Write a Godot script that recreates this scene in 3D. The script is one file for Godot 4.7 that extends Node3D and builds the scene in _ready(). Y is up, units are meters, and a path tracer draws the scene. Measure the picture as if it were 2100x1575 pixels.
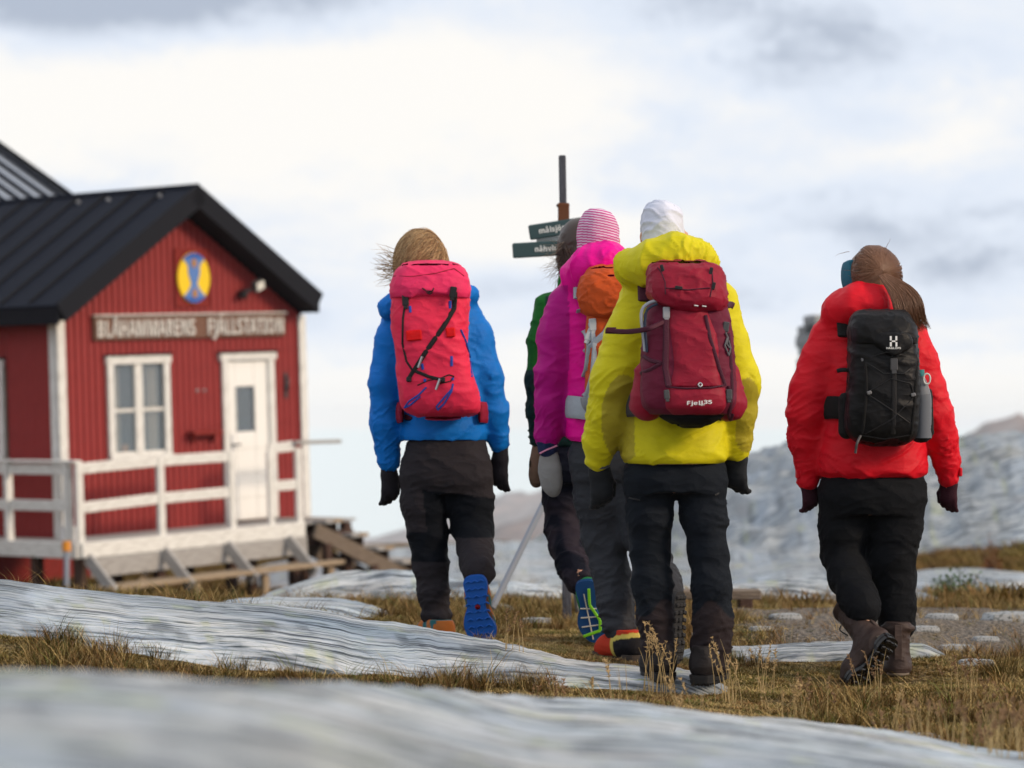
extends Node3D
# Hikers on a fell walking towards a red mountain hut. Metres, y up, the camera looks along -z.

const FOCAL := 6000.0        # focal length in photograph pixels (2100 wide)
const EYE := Vector3(0.0, 0.91, 0.0)
const HORIZON := 880.0       # photograph row of the level line

var M := {}                  # materials by name
var fold_noise := FastNoiseLite.new()
var taken := {}
var jobs: Array = []
var rng := RandomNumberGenerator.new()


# ---------------------------------------------------------------- implicit shapes
class Prim:
	var kind := 0            # 0 tapered capsule, 1 stack of cross-sections, 2 half space
	var op := 0              # 0 join, 1 carve away, 2 keep inside
	var a := Vector3.ZERO
	var ba := Vector3.ZERO
	var inv := 0.0
	var ra := 0.0
	var rb := 0.0
	var flat := false
	var sc := Vector3.ONE
	var msc := 1.0
	var k := 0.03
	var lo := Vector3.ZERO
	var hi := Vector3.ZERO
	var fa := 0.0            # depth of the cloth folds at both ends
	var fb := 0.0
	var axis := Vector3.UP
	var y0 := 0.0
	var dy := 1.0
	var rows := 0
	var cx := PackedFloat32Array()
	var cz := PackedFloat32Array()
	var wx := PackedFloat32Array()
	var wz := PackedFloat32Array()
	var n := 2.0

	func d(p: Vector3) -> float:
		if kind == 0:
			if flat:
				var pf := (p - a) * sc
				var hf := clampf(pf.dot(ba) * inv, 0.0, 1.0)
				return ((pf - ba * hf).length() - ra - (rb - ra) * hf) * msc
			var pa := p - a
			var h := clampf(pa.dot(ba) * inv, 0.0, 1.0)
			return (pa - ba * h).length() - ra - (rb - ra) * h
		if kind == 2:
			return axis.dot(p - a)
		var f := (p.y - y0) / dy
		var out := 0.0
		if f < 0.0:
			out = -f * dy
			f = 0.0
		elif f > rows - 1.001:
			out = (f - (rows - 1.001)) * dy
			f = rows - 1.001
		var i := int(f)
		f -= i
		var ww := wx[i] + (wx[i + 1] - wx[i]) * f
		var wd := wz[i] + (wz[i + 1] - wz[i]) * f
		var x := absf(p.x - cx[i] - (cx[i + 1] - cx[i]) * f) / ww
		var z := absf(p.z - cz[i] - (cz[i + 1] - cz[i]) * f) / wd
		var nn := sqrt(x * x + z * z) if n == 2.0 else pow(pow(x, n) + pow(z, n), 1.0 / n)
		var r := (nn - 1.0) * minf(ww, wd)
		if out > 0.0:
			return sqrt(out * out + maxf(r, 0.0) * maxf(r, 0.0)) if r > 0.0 else out
		return maxf(r, -minf(p.y - y0, y0 + dy * (rows - 1) - p.y))


class Field:
	var prims: Array[Prim] = []

	func cap(a: Vector3, b: Vector3, ra: float, rb: float, k := 0.03, fa := 0.0, fb := 0.0, sc := Vector3.ONE, op := 0) -> Prim:
		var p := Prim.new()
		p.a = a
		p.ra = ra
		p.rb = rb
		p.k = k
		p.fa = fa
		p.fb = fb
		p.op = op
		p.axis = (b - a).normalized() if a.distance_to(b) > 1e-5 else Vector3.UP
		p.ba = b - a
		var reach := Vector3.ONE * maxf(ra, rb)
		if sc != Vector3.ONE:
			p.flat = true
			p.sc = Vector3.ONE / sc
			p.ba = (b - a) * p.sc
			p.msc = minf(sc.x, minf(sc.y, sc.z))
			reach *= sc
		p.inv = 1.0 / maxf(p.ba.length_squared(), 1e-9)
		p.lo = a.min(b) - reach
		p.hi = a.max(b) + reach
		prims.append(p)
		return p

	func chain(pts: Array, k := 0.03, fold := 0.0) -> void:   # [Vector3, radius, (fold depth)] ...
		for i in pts.size() - 1:
			var fa: float = pts[i][2] if pts[i].size() > 2 else fold
			var fb: float = pts[i + 1][2] if pts[i + 1].size() > 2 else fold
			cap(pts[i][0], pts[i + 1][0], pts[i][1], pts[i + 1][1], k, fa, fb)

	func stack(given: Array, n := 2.0, k := 0.03, fold := 0.0, op := 0) -> Prim:   # [y, centre x, centre z, half width, half depth] from top or bottom
		var rws := given.duplicate()
		if rws[0][0] > rws[-1][0]:
			rws.reverse()
		var p := Prim.new()
		p.kind = 1
		p.n = n
		p.k = k
		p.fa = fold
		p.fb = fold
		p.op = op
		p.rows = 40
		p.y0 = rws[0][0]
		p.dy = (rws[-1][0] - rws[0][0]) / (p.rows - 1)
		p.lo = Vector3(1e9, p.y0, 1e9)
		p.hi = Vector3(-1e9, rws[-1][0], -1e9)
		var seg := 0
		for r in p.rows:
			var y := p.y0 + p.dy * r
			while seg < rws.size() - 2 and y > rws[seg + 1][0]:
				seg += 1
			var t := clampf((y - rws[seg][0]) / maxf(rws[seg + 1][0] - rws[seg][0], 1e-6), 0.0, 1.0)
			var v := []
			for c in 4:
				var q: float = rws[maxi(seg - 1, 0)][c + 1]
				var w: float = rws[mini(seg + 2, rws.size() - 1)][c + 1]
				v.append(cubic_interpolate(rws[seg][c + 1], rws[seg + 1][c + 1], q, w, t))
			p.cx.append(v[0])
			p.cz.append(v[1])
			p.wx.append(maxf(v[2], 0.004))
			p.wz.append(maxf(v[3], 0.004))
			p.lo = p.lo.min(Vector3(v[0] - v[2], y, v[1] - v[3]))
			p.hi = p.hi.max(Vector3(v[0] + v[2], y, v[1] + v[3]))
		prims.append(p)
		return p

	func keep(at: Vector3, normal: Vector3, k := 0.004) -> void:   # cut off what lies on the normal's side
		var p := Prim.new()
		p.kind = 2
		p.op = 2
		p.a = at
		p.axis = normal.normalized()
		p.k = k
		p.lo = Vector3.ONE * -1e6
		p.hi = Vector3.ONE * 1e6
		prims.append(p)

	static func join(list: Array[Prim], p: Vector3) -> float:
		var r := 1e3
		for pr in list:
			var e := pr.d(p)
			if pr.op == 0:
				var h := pr.k - absf(r - e)
				r = minf(r, e) - (h * h / pr.k * 0.25 if h > 0.0 else 0.0)
			else:
				if pr.op == 1:
					e = -e
				var h2 := pr.k - absf(r - e)
				r = maxf(r, e) + (h2 * h2 / pr.k * 0.25 if h2 > 0.0 else 0.0)
		return r

	func at(p: Vector3) -> float:
		return join(prims, p)

	func fold(p: Vector3, noise: FastNoiseLite) -> float:    # how far the cloth stands off the smooth shape
		var sum := 0.0
		var total := 1e-9
		for pr in prims:
			if pr.op != 0:
				continue
			var e := pr.d(p)
			if e > 0.09:
				continue
			var w := exp(-maxf(e, 0.0) / 0.018)
			var t := clampf(((p - pr.a) * pr.sc).dot(pr.ba) * pr.inv, 0.0, 1.0) if pr.kind == 0 else 0.5
			var amp := lerpf(pr.fa, pr.fb, t)
			total += w
			if amp <= 0.0:
				continue
			# taut cloth that breaks into sharp, slanting pleats here and there
			var swirl := noise.get_noise_3d(p.x * 2.6, p.y * 2.6, p.z * 2.6 + 40.0) * 0.2
			var slant := p.x * 0.9 * signf(noise.get_noise_3d(p.x * 1.3, p.y * 1.3, 5.0)) * 0.6
			var along := p.dot(pr.axis)
			var q := p + pr.axis * (along * 1.6 + swirl + slant)
			var n1 := noise.get_noise_3d(q.x * 3.4, q.y * 3.4, q.z * 3.4)
			var n2 := noise.get_noise_3d(q.x * 7.5 + swirl * 4.0, q.y * 7.5, q.z * 7.5 + 9.0)
			var n3 := noise.get_noise_3d(p.x * 3.0, p.y * 3.0, p.z * 3.0 + 70.0)
			var r1 := 1.0 - minf(absf(n1) * 3.2, 1.0)
			var r2 := 1.0 - minf(absf(n2) * 4.2, 1.0)
			sum += w * amp * (0.95 * r1 * sqrt(r1) * smoothstep(-0.35, 0.2, n3) + 0.75 * r2 * sqrt(r2) * smoothstep(-0.15, 0.3, -n3) - 0.35)
		return sum / total

	func surface_z(x: float, y: float, noise: FastNoiseLite = null, from := 0.9, to := -0.3) -> float:   # the outer face towards +z
		var z := from
		while z > to:
			var e := join(prims, Vector3(x, y, z))
			if e < 0.0015:
				return z - 0.0015 + (fold(Vector3(x, y, z), noise) if noise else 0.0)
			z -= maxf(e * 0.6, 0.001)
		return to

	func bounds() -> AABB:
		var lo := Vector3.ONE * 1e6
		var hi := Vector3.ONE * -1e6
		for p in prims:
			if p.op == 0:
				lo = lo.min(p.lo)
				hi = hi.max(p.hi)
		return AABB(lo, hi - lo)

	func grown(by: float) -> Field:     # the same shape, thicker or thinner, as a bare copy for the body under the clothes
		var f := Field.new()
		for p in prims:
			if p.op == 0 and p.kind == 0 and not p.flat:
				f.cap(p.a, p.a + p.ba, maxf(p.ra + by, 0.012), maxf(p.rb + by, 0.012), 0.03)
			elif p.op == 0 and p.kind == 1:
				var rws := []
				for i in p.rows:
					rws.append([p.y0 + p.dy * i, p.cx[i], p.cz[i], maxf(p.wx[i] + by, 0.01), maxf(p.wz[i] + by, 0.01)])
				f.stack(rws, p.n, 0.03)
		return f

	# surface nets, visiting only the blocks near the surface
	func net(h: float, noise: FastNoiseLite, paint = null) -> Array:
		var box := bounds().grow(h * 2.5)
		var o := box.position
		var nx := (int(box.size.x / h) / 4 + 1) * 4 + 1
		var ny := (int(box.size.y / h) / 4 + 1) * 4 + 1
		var nz := (int(box.size.z / h) / 4 + 1) * 4 + 1
		var val := PackedFloat32Array()
		val.resize(nx * ny * nz)
		val.fill(1e3)
		var active: Array[Vector3i] = []
		var near := 4.0 * h * 0.87 * 1.35
		for bz in (nz - 1) / 4:
			for by in (ny - 1) / 4:
				for bx in (nx - 1) / 4:
					var c := o + Vector3(bx * 4 + 2, by * 4 + 2, bz * 4 + 2) * h
					var list: Array[Prim] = []
					var solid := false
					for p in prims:
						var m := near + p.k * 1.2
						if c.x > p.lo.x - m and c.y > p.lo.y - m and c.z > p.lo.z - m and c.x < p.hi.x + m and c.y < p.hi.y + m and c.z < p.hi.z + m:
							list.append(p)
							solid = solid or p.op == 0
					if not solid or absf(join(list, c)) > near * 0.95:
						continue
					active.append(Vector3i(bx, by, bz))
					for k in range(bz * 4, bz * 4 + 5):
						for j in range(by * 4, by * 4 + 5):
							var at0 := (k * ny + j) * nx
							for i in range(bx * 4, bx * 4 + 5):
								if val[at0 + i] > 999.0:
									val[at0 + i] = join(list, o + Vector3(i, j, k) * h)
		var vid := PackedInt32Array()
		vid.resize(nx * ny * nz)
		vid.fill(-1)
		var verts := PackedVector3Array()
		var index := PackedInt32Array()
		var sy := nx
		var sz := nx * ny
		var corner := [0, 1, sy, sy + 1, sz, sz + 1, sz + sy, sz + sy + 1]
		var place := [Vector3(0, 0, 0), Vector3(1, 0, 0), Vector3(0, 1, 0), Vector3(1, 1, 0), Vector3(0, 0, 1), Vector3(1, 0, 1), Vector3(0, 1, 1), Vector3(1, 1, 1)]
		var edges := [[0, 1], [2, 3], [4, 5], [6, 7], [0, 2], [1, 3], [4, 6], [5, 7], [0, 4], [1, 5], [2, 6], [3, 7]]
		for b in active:
			for k in range(b.z * 4, b.z * 4 + 4):
				for j in range(b.y * 4, b.y * 4 + 4):
					for i in range(b.x * 4, b.x * 4 + 4):
						var c0 := (k * ny + j) * nx + i
						var inside := 0
						for q in 8:
							if val[c0 + corner[q]] < 0.0:
								inside += 1
						if inside == 0 or inside == 8:
							continue
						var sum := Vector3.ZERO
						var cnt := 0
						for e in edges:
							var va := val[c0 + corner[e[0]]]
							var vb := val[c0 + corner[e[1]]]
							if (va < 0.0) != (vb < 0.0):
								sum += (place[e[0]] as Vector3).lerp(place[e[1]], va / (va - vb))
								cnt += 1
						vid[c0] = verts.size()
						verts.append(o + (Vector3(i, j, k) + sum / cnt) * h)
		for b in active:
			for k in range(b.z * 4, b.z * 4 + 4):
				for j in range(b.y * 4, b.y * 4 + 4):
					for i in range(b.x * 4, b.x * 4 + 4):
						var c0 := (k * ny + j) * nx + i
						if vid[c0] < 0:
							continue
						var s0 := val[c0] < 0.0
						if j > 0 and k > 0 and s0 != (val[c0 + 1] < 0.0):
							face(index, vid, c0, c0 - sy, c0 - sy - sz, c0 - sz, s0)
						if i > 0 and k > 0 and s0 != (val[c0 + sy] < 0.0):
							face(index, vid, c0, c0 - sz, c0 - sz - 1, c0 - 1, s0)
						if i > 0 and j > 0 and s0 != (val[c0 + sz] < 0.0):
							face(index, vid, c0, c0 - 1, c0 - 1 - sy, c0 - sy, s0)
		var normals := normals_of(verts, index)
		var folded := false
		for p in prims:
			folded = folded or p.fa > 0.0 or p.fb > 0.0
		if folded:
			for v in verts.size():
				verts[v] += normals[v] * fold(verts[v], noise)
			normals = normals_of(verts, index)
		var colors := PackedColorArray()
		if paint != null:
			colors.resize(verts.size())
			for v in verts.size():
				colors[v] = paint.call(verts[v], normals[v])
		return [verts, normals, index, colors]

	static func face(index: PackedInt32Array, vid: PackedInt32Array, a: int, b: int, c: int, e: int, turn: bool) -> void:
		var va := vid[a]
		var vb := vid[b]
		var vc := vid[c]
		var ve := vid[e]
		if va < 0 or vb < 0 or vc < 0 or ve < 0:
			return
		if turn:
			index.append_array(PackedInt32Array([va, vc, vb, va, ve, vc]))
		else:
			index.append_array(PackedInt32Array([va, vb, vc, va, vc, ve]))

	static func normals_of(verts: PackedVector3Array, index: PackedInt32Array) -> PackedVector3Array:
		var nn := PackedVector3Array()
		nn.resize(verts.size())
		for f in range(0, index.size(), 3):
			var a := verts[index[f]]
			var m := (verts[index[f + 2]] - a).cross(verts[index[f + 1]] - a)
			nn[index[f]] += m
			nn[index[f + 1]] += m
			nn[index[f + 2]] += m
		for i in nn.size():
			nn[i] = nn[i].normalized()
		return nn


func job(parent: Node3D, called: String, material: Material, f: Field, h: float, paint = null, extra: Field = null, extra_h := 0.004) -> MeshInstance3D:
	var o := MeshInstance3D.new()
	o.name = called
	parent.add_child(o, true)
	jobs.append({"node": o, "material": material, "field": f, "h": h, "paint": paint, "extra": extra, "extra_h": extra_h})
	return o


func run_job(i: int) -> void:
	var j: Dictionary = jobs[i]
	var f: Field = j.field
	var r: Array = f.net(j.h, fold_noise, j.paint)
	if j.extra:
		var e: Array = (j.extra as Field).net(j.extra_h, fold_noise, j.paint)
		var first: int = r[0].size()
		r[0].append_array(e[0])
		r[1].append_array(e[1])
		for k in e[2]:
			r[2].append(k + first)
		r[3].append_array(e[3])
	j["out"] = r


func run_jobs() -> void:
	var task := WorkerThreadPool.add_group_task(run_job, jobs.size(), -1, true)
	WorkerThreadPool.wait_for_group_task_completion(task)
	for j in jobs:
		var r: Array = j.out
		var arr := []
		arr.resize(Mesh.ARRAY_MAX)
		arr[Mesh.ARRAY_VERTEX] = r[0]
		arr[Mesh.ARRAY_NORMAL] = r[1]
		arr[Mesh.ARRAY_INDEX] = r[2]
		if r[3].size():
			arr[Mesh.ARRAY_COLOR] = r[3]
		var m := ArrayMesh.new()
		m.add_surface_from_arrays(Mesh.PRIMITIVE_TRIANGLES, arr)
		m.surface_set_material(0, j.material)
		(j.node as MeshInstance3D).mesh = m
	jobs.clear()


# ---------------------------------------------------------------- naming and plain shapes
func numbered(called: String) -> String:
	taken[called] = taken.get(called, -1) + 1
	return called if taken[called] == 0 else "%s_%03d" % [called, taken[called]]


func thing(called: String, label: String, category: String, at := Vector3.ZERO, turn := 0.0, group := "") -> Node3D:
	var o := Node3D.new()
	o.name = numbered(called)
	add_child(o)
	o.position = at
	o.rotation.y = turn
	tag(o, label, category, group)
	return o


func tag(o: Node, label: String, category: String, group := "") -> void:
	o.set_meta("label", label)
	o.set_meta("category", category)
	if group:
		o.set_meta("group", group)


func put(parent: Node, called: String, mesh: Mesh, material: Material, where := Transform3D.IDENTITY) -> MeshInstance3D:
	var o := MeshInstance3D.new()
	o.name = numbered(called) if parent == self else called
	o.mesh = mesh
	o.transform = where
	if material:
		o.material_override = material
	parent.add_child(o, true)
	return o


var box_cache := {}

func chamfered(size: Vector3, bevel := 0.006) -> ArrayMesh:
	var key := "%.4f %.4f %.4f %.4f" % [size.x, size.y, size.z, bevel]
	if box_cache.has(key):
		return box_cache[key]
	var st := SurfaceTool.new()
	st.begin(Mesh.PRIMITIVE_TRIANGLES)
	var s := size * 0.5
	var b := minf(bevel, minf(s.x, minf(s.y, s.z)) * 0.8)
	var i := s - Vector3.ONE * b
	for ax in 3:
		var u := (ax + 1) % 3
		var v := (ax + 2) % 3
		for sg in [-1.0, 1.0]:
			var q := []
			for c in [[-1, -1], [1, -1], [1, 1], [-1, 1]]:
				var p := Vector3.ZERO
				p[ax] = sg * s[ax]
				p[u] = c[0] * i[u]
				p[v] = c[1] * i[v]
				q.append(p)
			quad(st, q[0], q[1], q[2], q[3], Vector3.ZERO)
	for ax in 3:      # edges along ax
		var u := (ax + 1) % 3
		var v := (ax + 2) % 3
		for c in [[-1, -1], [1, -1], [1, 1], [-1, 1]]:
			var q := []
			for e in [[-1, 0], [1, 0], [1, 1], [-1, 1]]:
				var p := Vector3.ZERO
				p[ax] = e[0] * i[ax]
				p[u] = c[0] * (s[u] if e[1] == 0 else i[u])
				p[v] = c[1] * (i[v] if e[1] == 0 else s[v])
				q.append(p)
			quad(st, q[0], q[1], q[2], q[3], Vector3.ZERO)
	for x in [-1, 1]:
		for y in [-1, 1]:
			for z in [-1, 1]:
				tri(st, Vector3(x * s.x, y * i.y, z * i.z), Vector3(x * i.x, y * s.y, z * i.z), Vector3(x * i.x, y * i.y, z * s.z), Vector3.ZERO)
	st.generate_normals()
	var m := st.commit()
	box_cache[key] = m
	return m


func tri(st: SurfaceTool, a: Vector3, b: Vector3, c: Vector3, away: Vector3) -> void:   # faces away from the point «away»
	var n := (c - a).cross(b - a)
	st.set_smooth_group(-1)
	if n.dot((a + b + c) / 3.0 - away) < 0.0:
		var t := b
		b = c
		c = t
	st.add_vertex(a)
	st.add_vertex(b)
	st.add_vertex(c)


func quad(st: SurfaceTool, a: Vector3, b: Vector3, c: Vector3, e: Vector3, away: Vector3) -> void:
	tri(st, a, b, c, away)
	tri(st, a, c, e, away)


func board(parent: Node, called: String, material: Material, a: Vector3, b: Vector3, wide: float, thick: float, up := Vector3.UP, bevel := 0.006) -> MeshInstance3D:
	# a plank from a to b, its length along its own x
	var x := (b - a).normalized()
	var z := x.cross(up).normalized()
	var y := z.cross(x).normalized()
	return put(parent, called, chamfered(Vector3(a.distance_to(b), wide, thick), bevel), material, Transform3D(Basis(x, y, z), (a + b) * 0.5))


func block(parent: Node, called: String, material: Material, centre: Vector3, size: Vector3, bevel := 0.006) -> MeshInstance3D:
	return put(parent, called, chamfered(size, bevel), material, Transform3D(Basis.IDENTITY, centre))


func smooth_path(pts: Array, per := 6) -> PackedVector3Array:
	var out := PackedVector3Array()
	for i in pts.size() - 1:
		var p0: Vector3 = pts[maxi(i - 1, 0)]
		var p3: Vector3 = pts[mini(i + 2, pts.size() - 1)]
		for k in per:
			out.append((pts[i] as Vector3).cubic_interpolate(pts[i + 1], p0, p3, float(k) / per))
	out.append(pts[-1])
	return out


func tube(path: PackedVector3Array, radius: float, sides := 6, end_radius := -1.0) -> ArrayMesh:
	return sweep(path, radius, radius, sides, Vector3.ZERO, end_radius)


func sweep(path: PackedVector3Array, ru: float, rv: float, sides := 6, outward := Vector3.ZERO, end_radius := -1.0) -> ArrayMesh:
	# an elliptical band swept along a path; ru lies across, rv along «outward»
	var verts := PackedVector3Array()
	var normals := PackedVector3Array()
	var index := PackedInt32Array()
	var hint := outward if outward != Vector3.ZERO else Vector3(0.31, 0.93, 0.17)
	for i in path.size():
		var t := (path[mini(i + 1, path.size() - 1)] - path[maxi(i - 1, 0)]).normalized()
		var u := t.cross(hint).normalized()
		if u.length() < 0.5:
			u = t.cross(Vector3(0.9, 0.1, 0.3)).normalized()
		var v := u.cross(t).normalized()
		var f := 1.0 if end_radius < 0.0 else lerpf(1.0, end_radius / ru, float(i) / (path.size() - 1))
		for s in sides:
			var w := TAU * s / sides
			verts.append(path[i] + (u * cos(w) * ru + v * sin(w) * rv) * f)
			normals.append((u * cos(w) * rv + v * sin(w) * ru).normalized())
	for i in path.size() - 1:
		for s in sides:
			var p := i * sides + s
			var q := i * sides + (s + 1) % sides
			index.append_array(PackedInt32Array([p, q, p + sides, q, q + sides, p + sides]))
	for e in [0, path.size() - 1]:
		for s in range(1, sides - 1):
			var base: int = e * sides
			index.append_array(PackedInt32Array([base, base + s + 1, base + s] if e == 0 else [base, base + s, base + s + 1]))
	var arr := []
	arr.resize(Mesh.ARRAY_MAX)
	arr[Mesh.ARRAY_VERTEX] = verts
	arr[Mesh.ARRAY_NORMAL] = normals
	arr[Mesh.ARRAY_INDEX] = index
	var m := ArrayMesh.new()
	m.add_surface_from_arrays(Mesh.PRIMITIVE_TRIANGLES, arr)
	return m


func extruded(outline: PackedVector2Array, depth: float, bevel := 0.0) -> ArrayMesh:
	# an outline in x, y given thickness along z (0 to depth)
	var st := SurfaceTool.new()
	st.begin(Mesh.PRIMITIVE_TRIANGLES)
	var pts := outline
	if not Geometry2D.is_polygon_clockwise(pts):
		pts.reverse()
	var t := Geometry2D.triangulate_polygon(pts)
	for i in range(0, t.size(), 3):
		for z in [0.0, depth]:
			var a := Vector3(pts[t[i]].x, pts[t[i]].y, z)
			var b := Vector3(pts[t[i + 1]].x, pts[t[i + 1]].y, z)
			var c := Vector3(pts[t[i + 2]].x, pts[t[i + 2]].y, z)
			tri(st, a, b, c, (a + b + c) / 3.0 + Vector3(0, 0, 1 if z == 0.0 else -1))
	for i in pts.size():
		var p := pts[i]
		var q := pts[(i + 1) % pts.size()]
		var out := Vector3(q.y - p.y, p.x - q.x, 0)      # outside of a clockwise outline (y up) lies to the left of travel
		var mid := Vector3((p.x + q.x) / 2, (p.y + q.y) / 2, depth / 2)
		quad(st, Vector3(p.x, p.y, 0), Vector3(q.x, q.y, 0), Vector3(q.x, q.y, depth), Vector3(p.x, p.y, depth), mid + out)
	st.generate_normals()
	return st.commit()


# ---------------------------------------------------------------- materials
func lin(r: float, g: float, b: float) -> Color:
	return Color(r, g, b).linear_to_srgb()


func plain(color: Color, rough := 0.8, spec := 0.4) -> StandardMaterial3D:
	var m := StandardMaterial3D.new()
	m.albedo_color = color
	m.roughness = rough
	m.metallic_specular = spec
	return m


func noise_of(type: int, freq: float, octaves := 4, sd := 1, warp := 0.0) -> FastNoiseLite:
	var n := FastNoiseLite.new()
	n.noise_type = type
	n.frequency = freq
	n.seed = sd
	n.fractal_type = FastNoiseLite.FRACTAL_FBM if octaves > 1 else FastNoiseLite.FRACTAL_NONE
	n.fractal_octaves = octaves
	if warp > 0.0:
		n.domain_warp_enabled = true
		n.domain_warp_amplitude = warp
		n.domain_warp_frequency = freq
	return n


func picture(n: FastNoiseLite, size: int, stops: Array, h := 0, contrast := true) -> NoiseTexture2D:
	var t := NoiseTexture2D.new()
	t.width = size
	t.height = h if h else size
	t.seamless = true
	t.seamless_blend_skirt = 0.2
	t.normalize = contrast
	t.noise = n
	t.generate_mipmaps = false
	if stops.size():
		var g := Gradient.new()
		var offs := PackedFloat32Array()
		var cols := PackedColorArray()
		for s in stops:
			offs.append(s[0])
			cols.append(s[1])
		g.offsets = offs
		g.colors = cols
		t.color_ramp = g
	return t


func relief(n: FastNoiseLite, size: int, strength := 4.0) -> NoiseTexture2D:
	var t := picture(n, size, [])
	t.as_normal_map = true
	t.bump_strength = strength
	return t


func triplanar(m: StandardMaterial3D, scale: Vector3, world := false) -> StandardMaterial3D:
	m.uv1_triplanar = true
	m.uv1_world_triplanar = world
	m.uv1_scale = scale
	m.uv1_triplanar_sharpness = 4.0
	return m


var weave: NoiseTexture2D
var crumple: NoiseTexture2D
var grain_pic: NoiseTexture2D
var grain_relief: NoiseTexture2D
var blotch: NoiseTexture2D

func cloth(r: float, g: float, b: float, rough := 0.72, sheen := 0.0, painted := false, bump := 0.35) -> StandardMaterial3D:
	var m := plain(lin(r, g, b), rough, 0.3 if r + g + b > 0.1 and not painted else 0.24)
	if painted:
		m.albedo_color = Color.WHITE
		m.vertex_color_use_as_albedo = true
	m.albedo_texture = blotch
	m.normal_enabled = true
	m.normal_texture = crumple
	m.normal_scale = bump
	m.rim_enabled = sheen > 0.0
	m.rim = sheen
	m.rim_tint = 0.7
	m.normal_scale = bump * 1.15
	return triplanar(m, Vector3(1.7, 3.0, 1.7))


func woven(r: float, g: float, b: float, rough := 0.7) -> StandardMaterial3D:
	var m := plain(lin(r, g, b), rough, 0.4)
	m.albedo_texture = blotch
	m.normal_enabled = true
	m.normal_texture = weave
	m.normal_scale = 0.35
	return triplanar(m, Vector3.ONE * 6.0)


func wood(r: float, g: float, b: float, rough := 0.85) -> StandardMaterial3D:
	var m := plain(lin(r, g, b), rough, 0.3)
	m.albedo_texture = grain_pic
	m.normal_enabled = true
	m.normal_texture = grain_relief
	m.normal_scale = 0.5
	return triplanar(m, Vector3(0.5, 5.0, 5.0))


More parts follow.
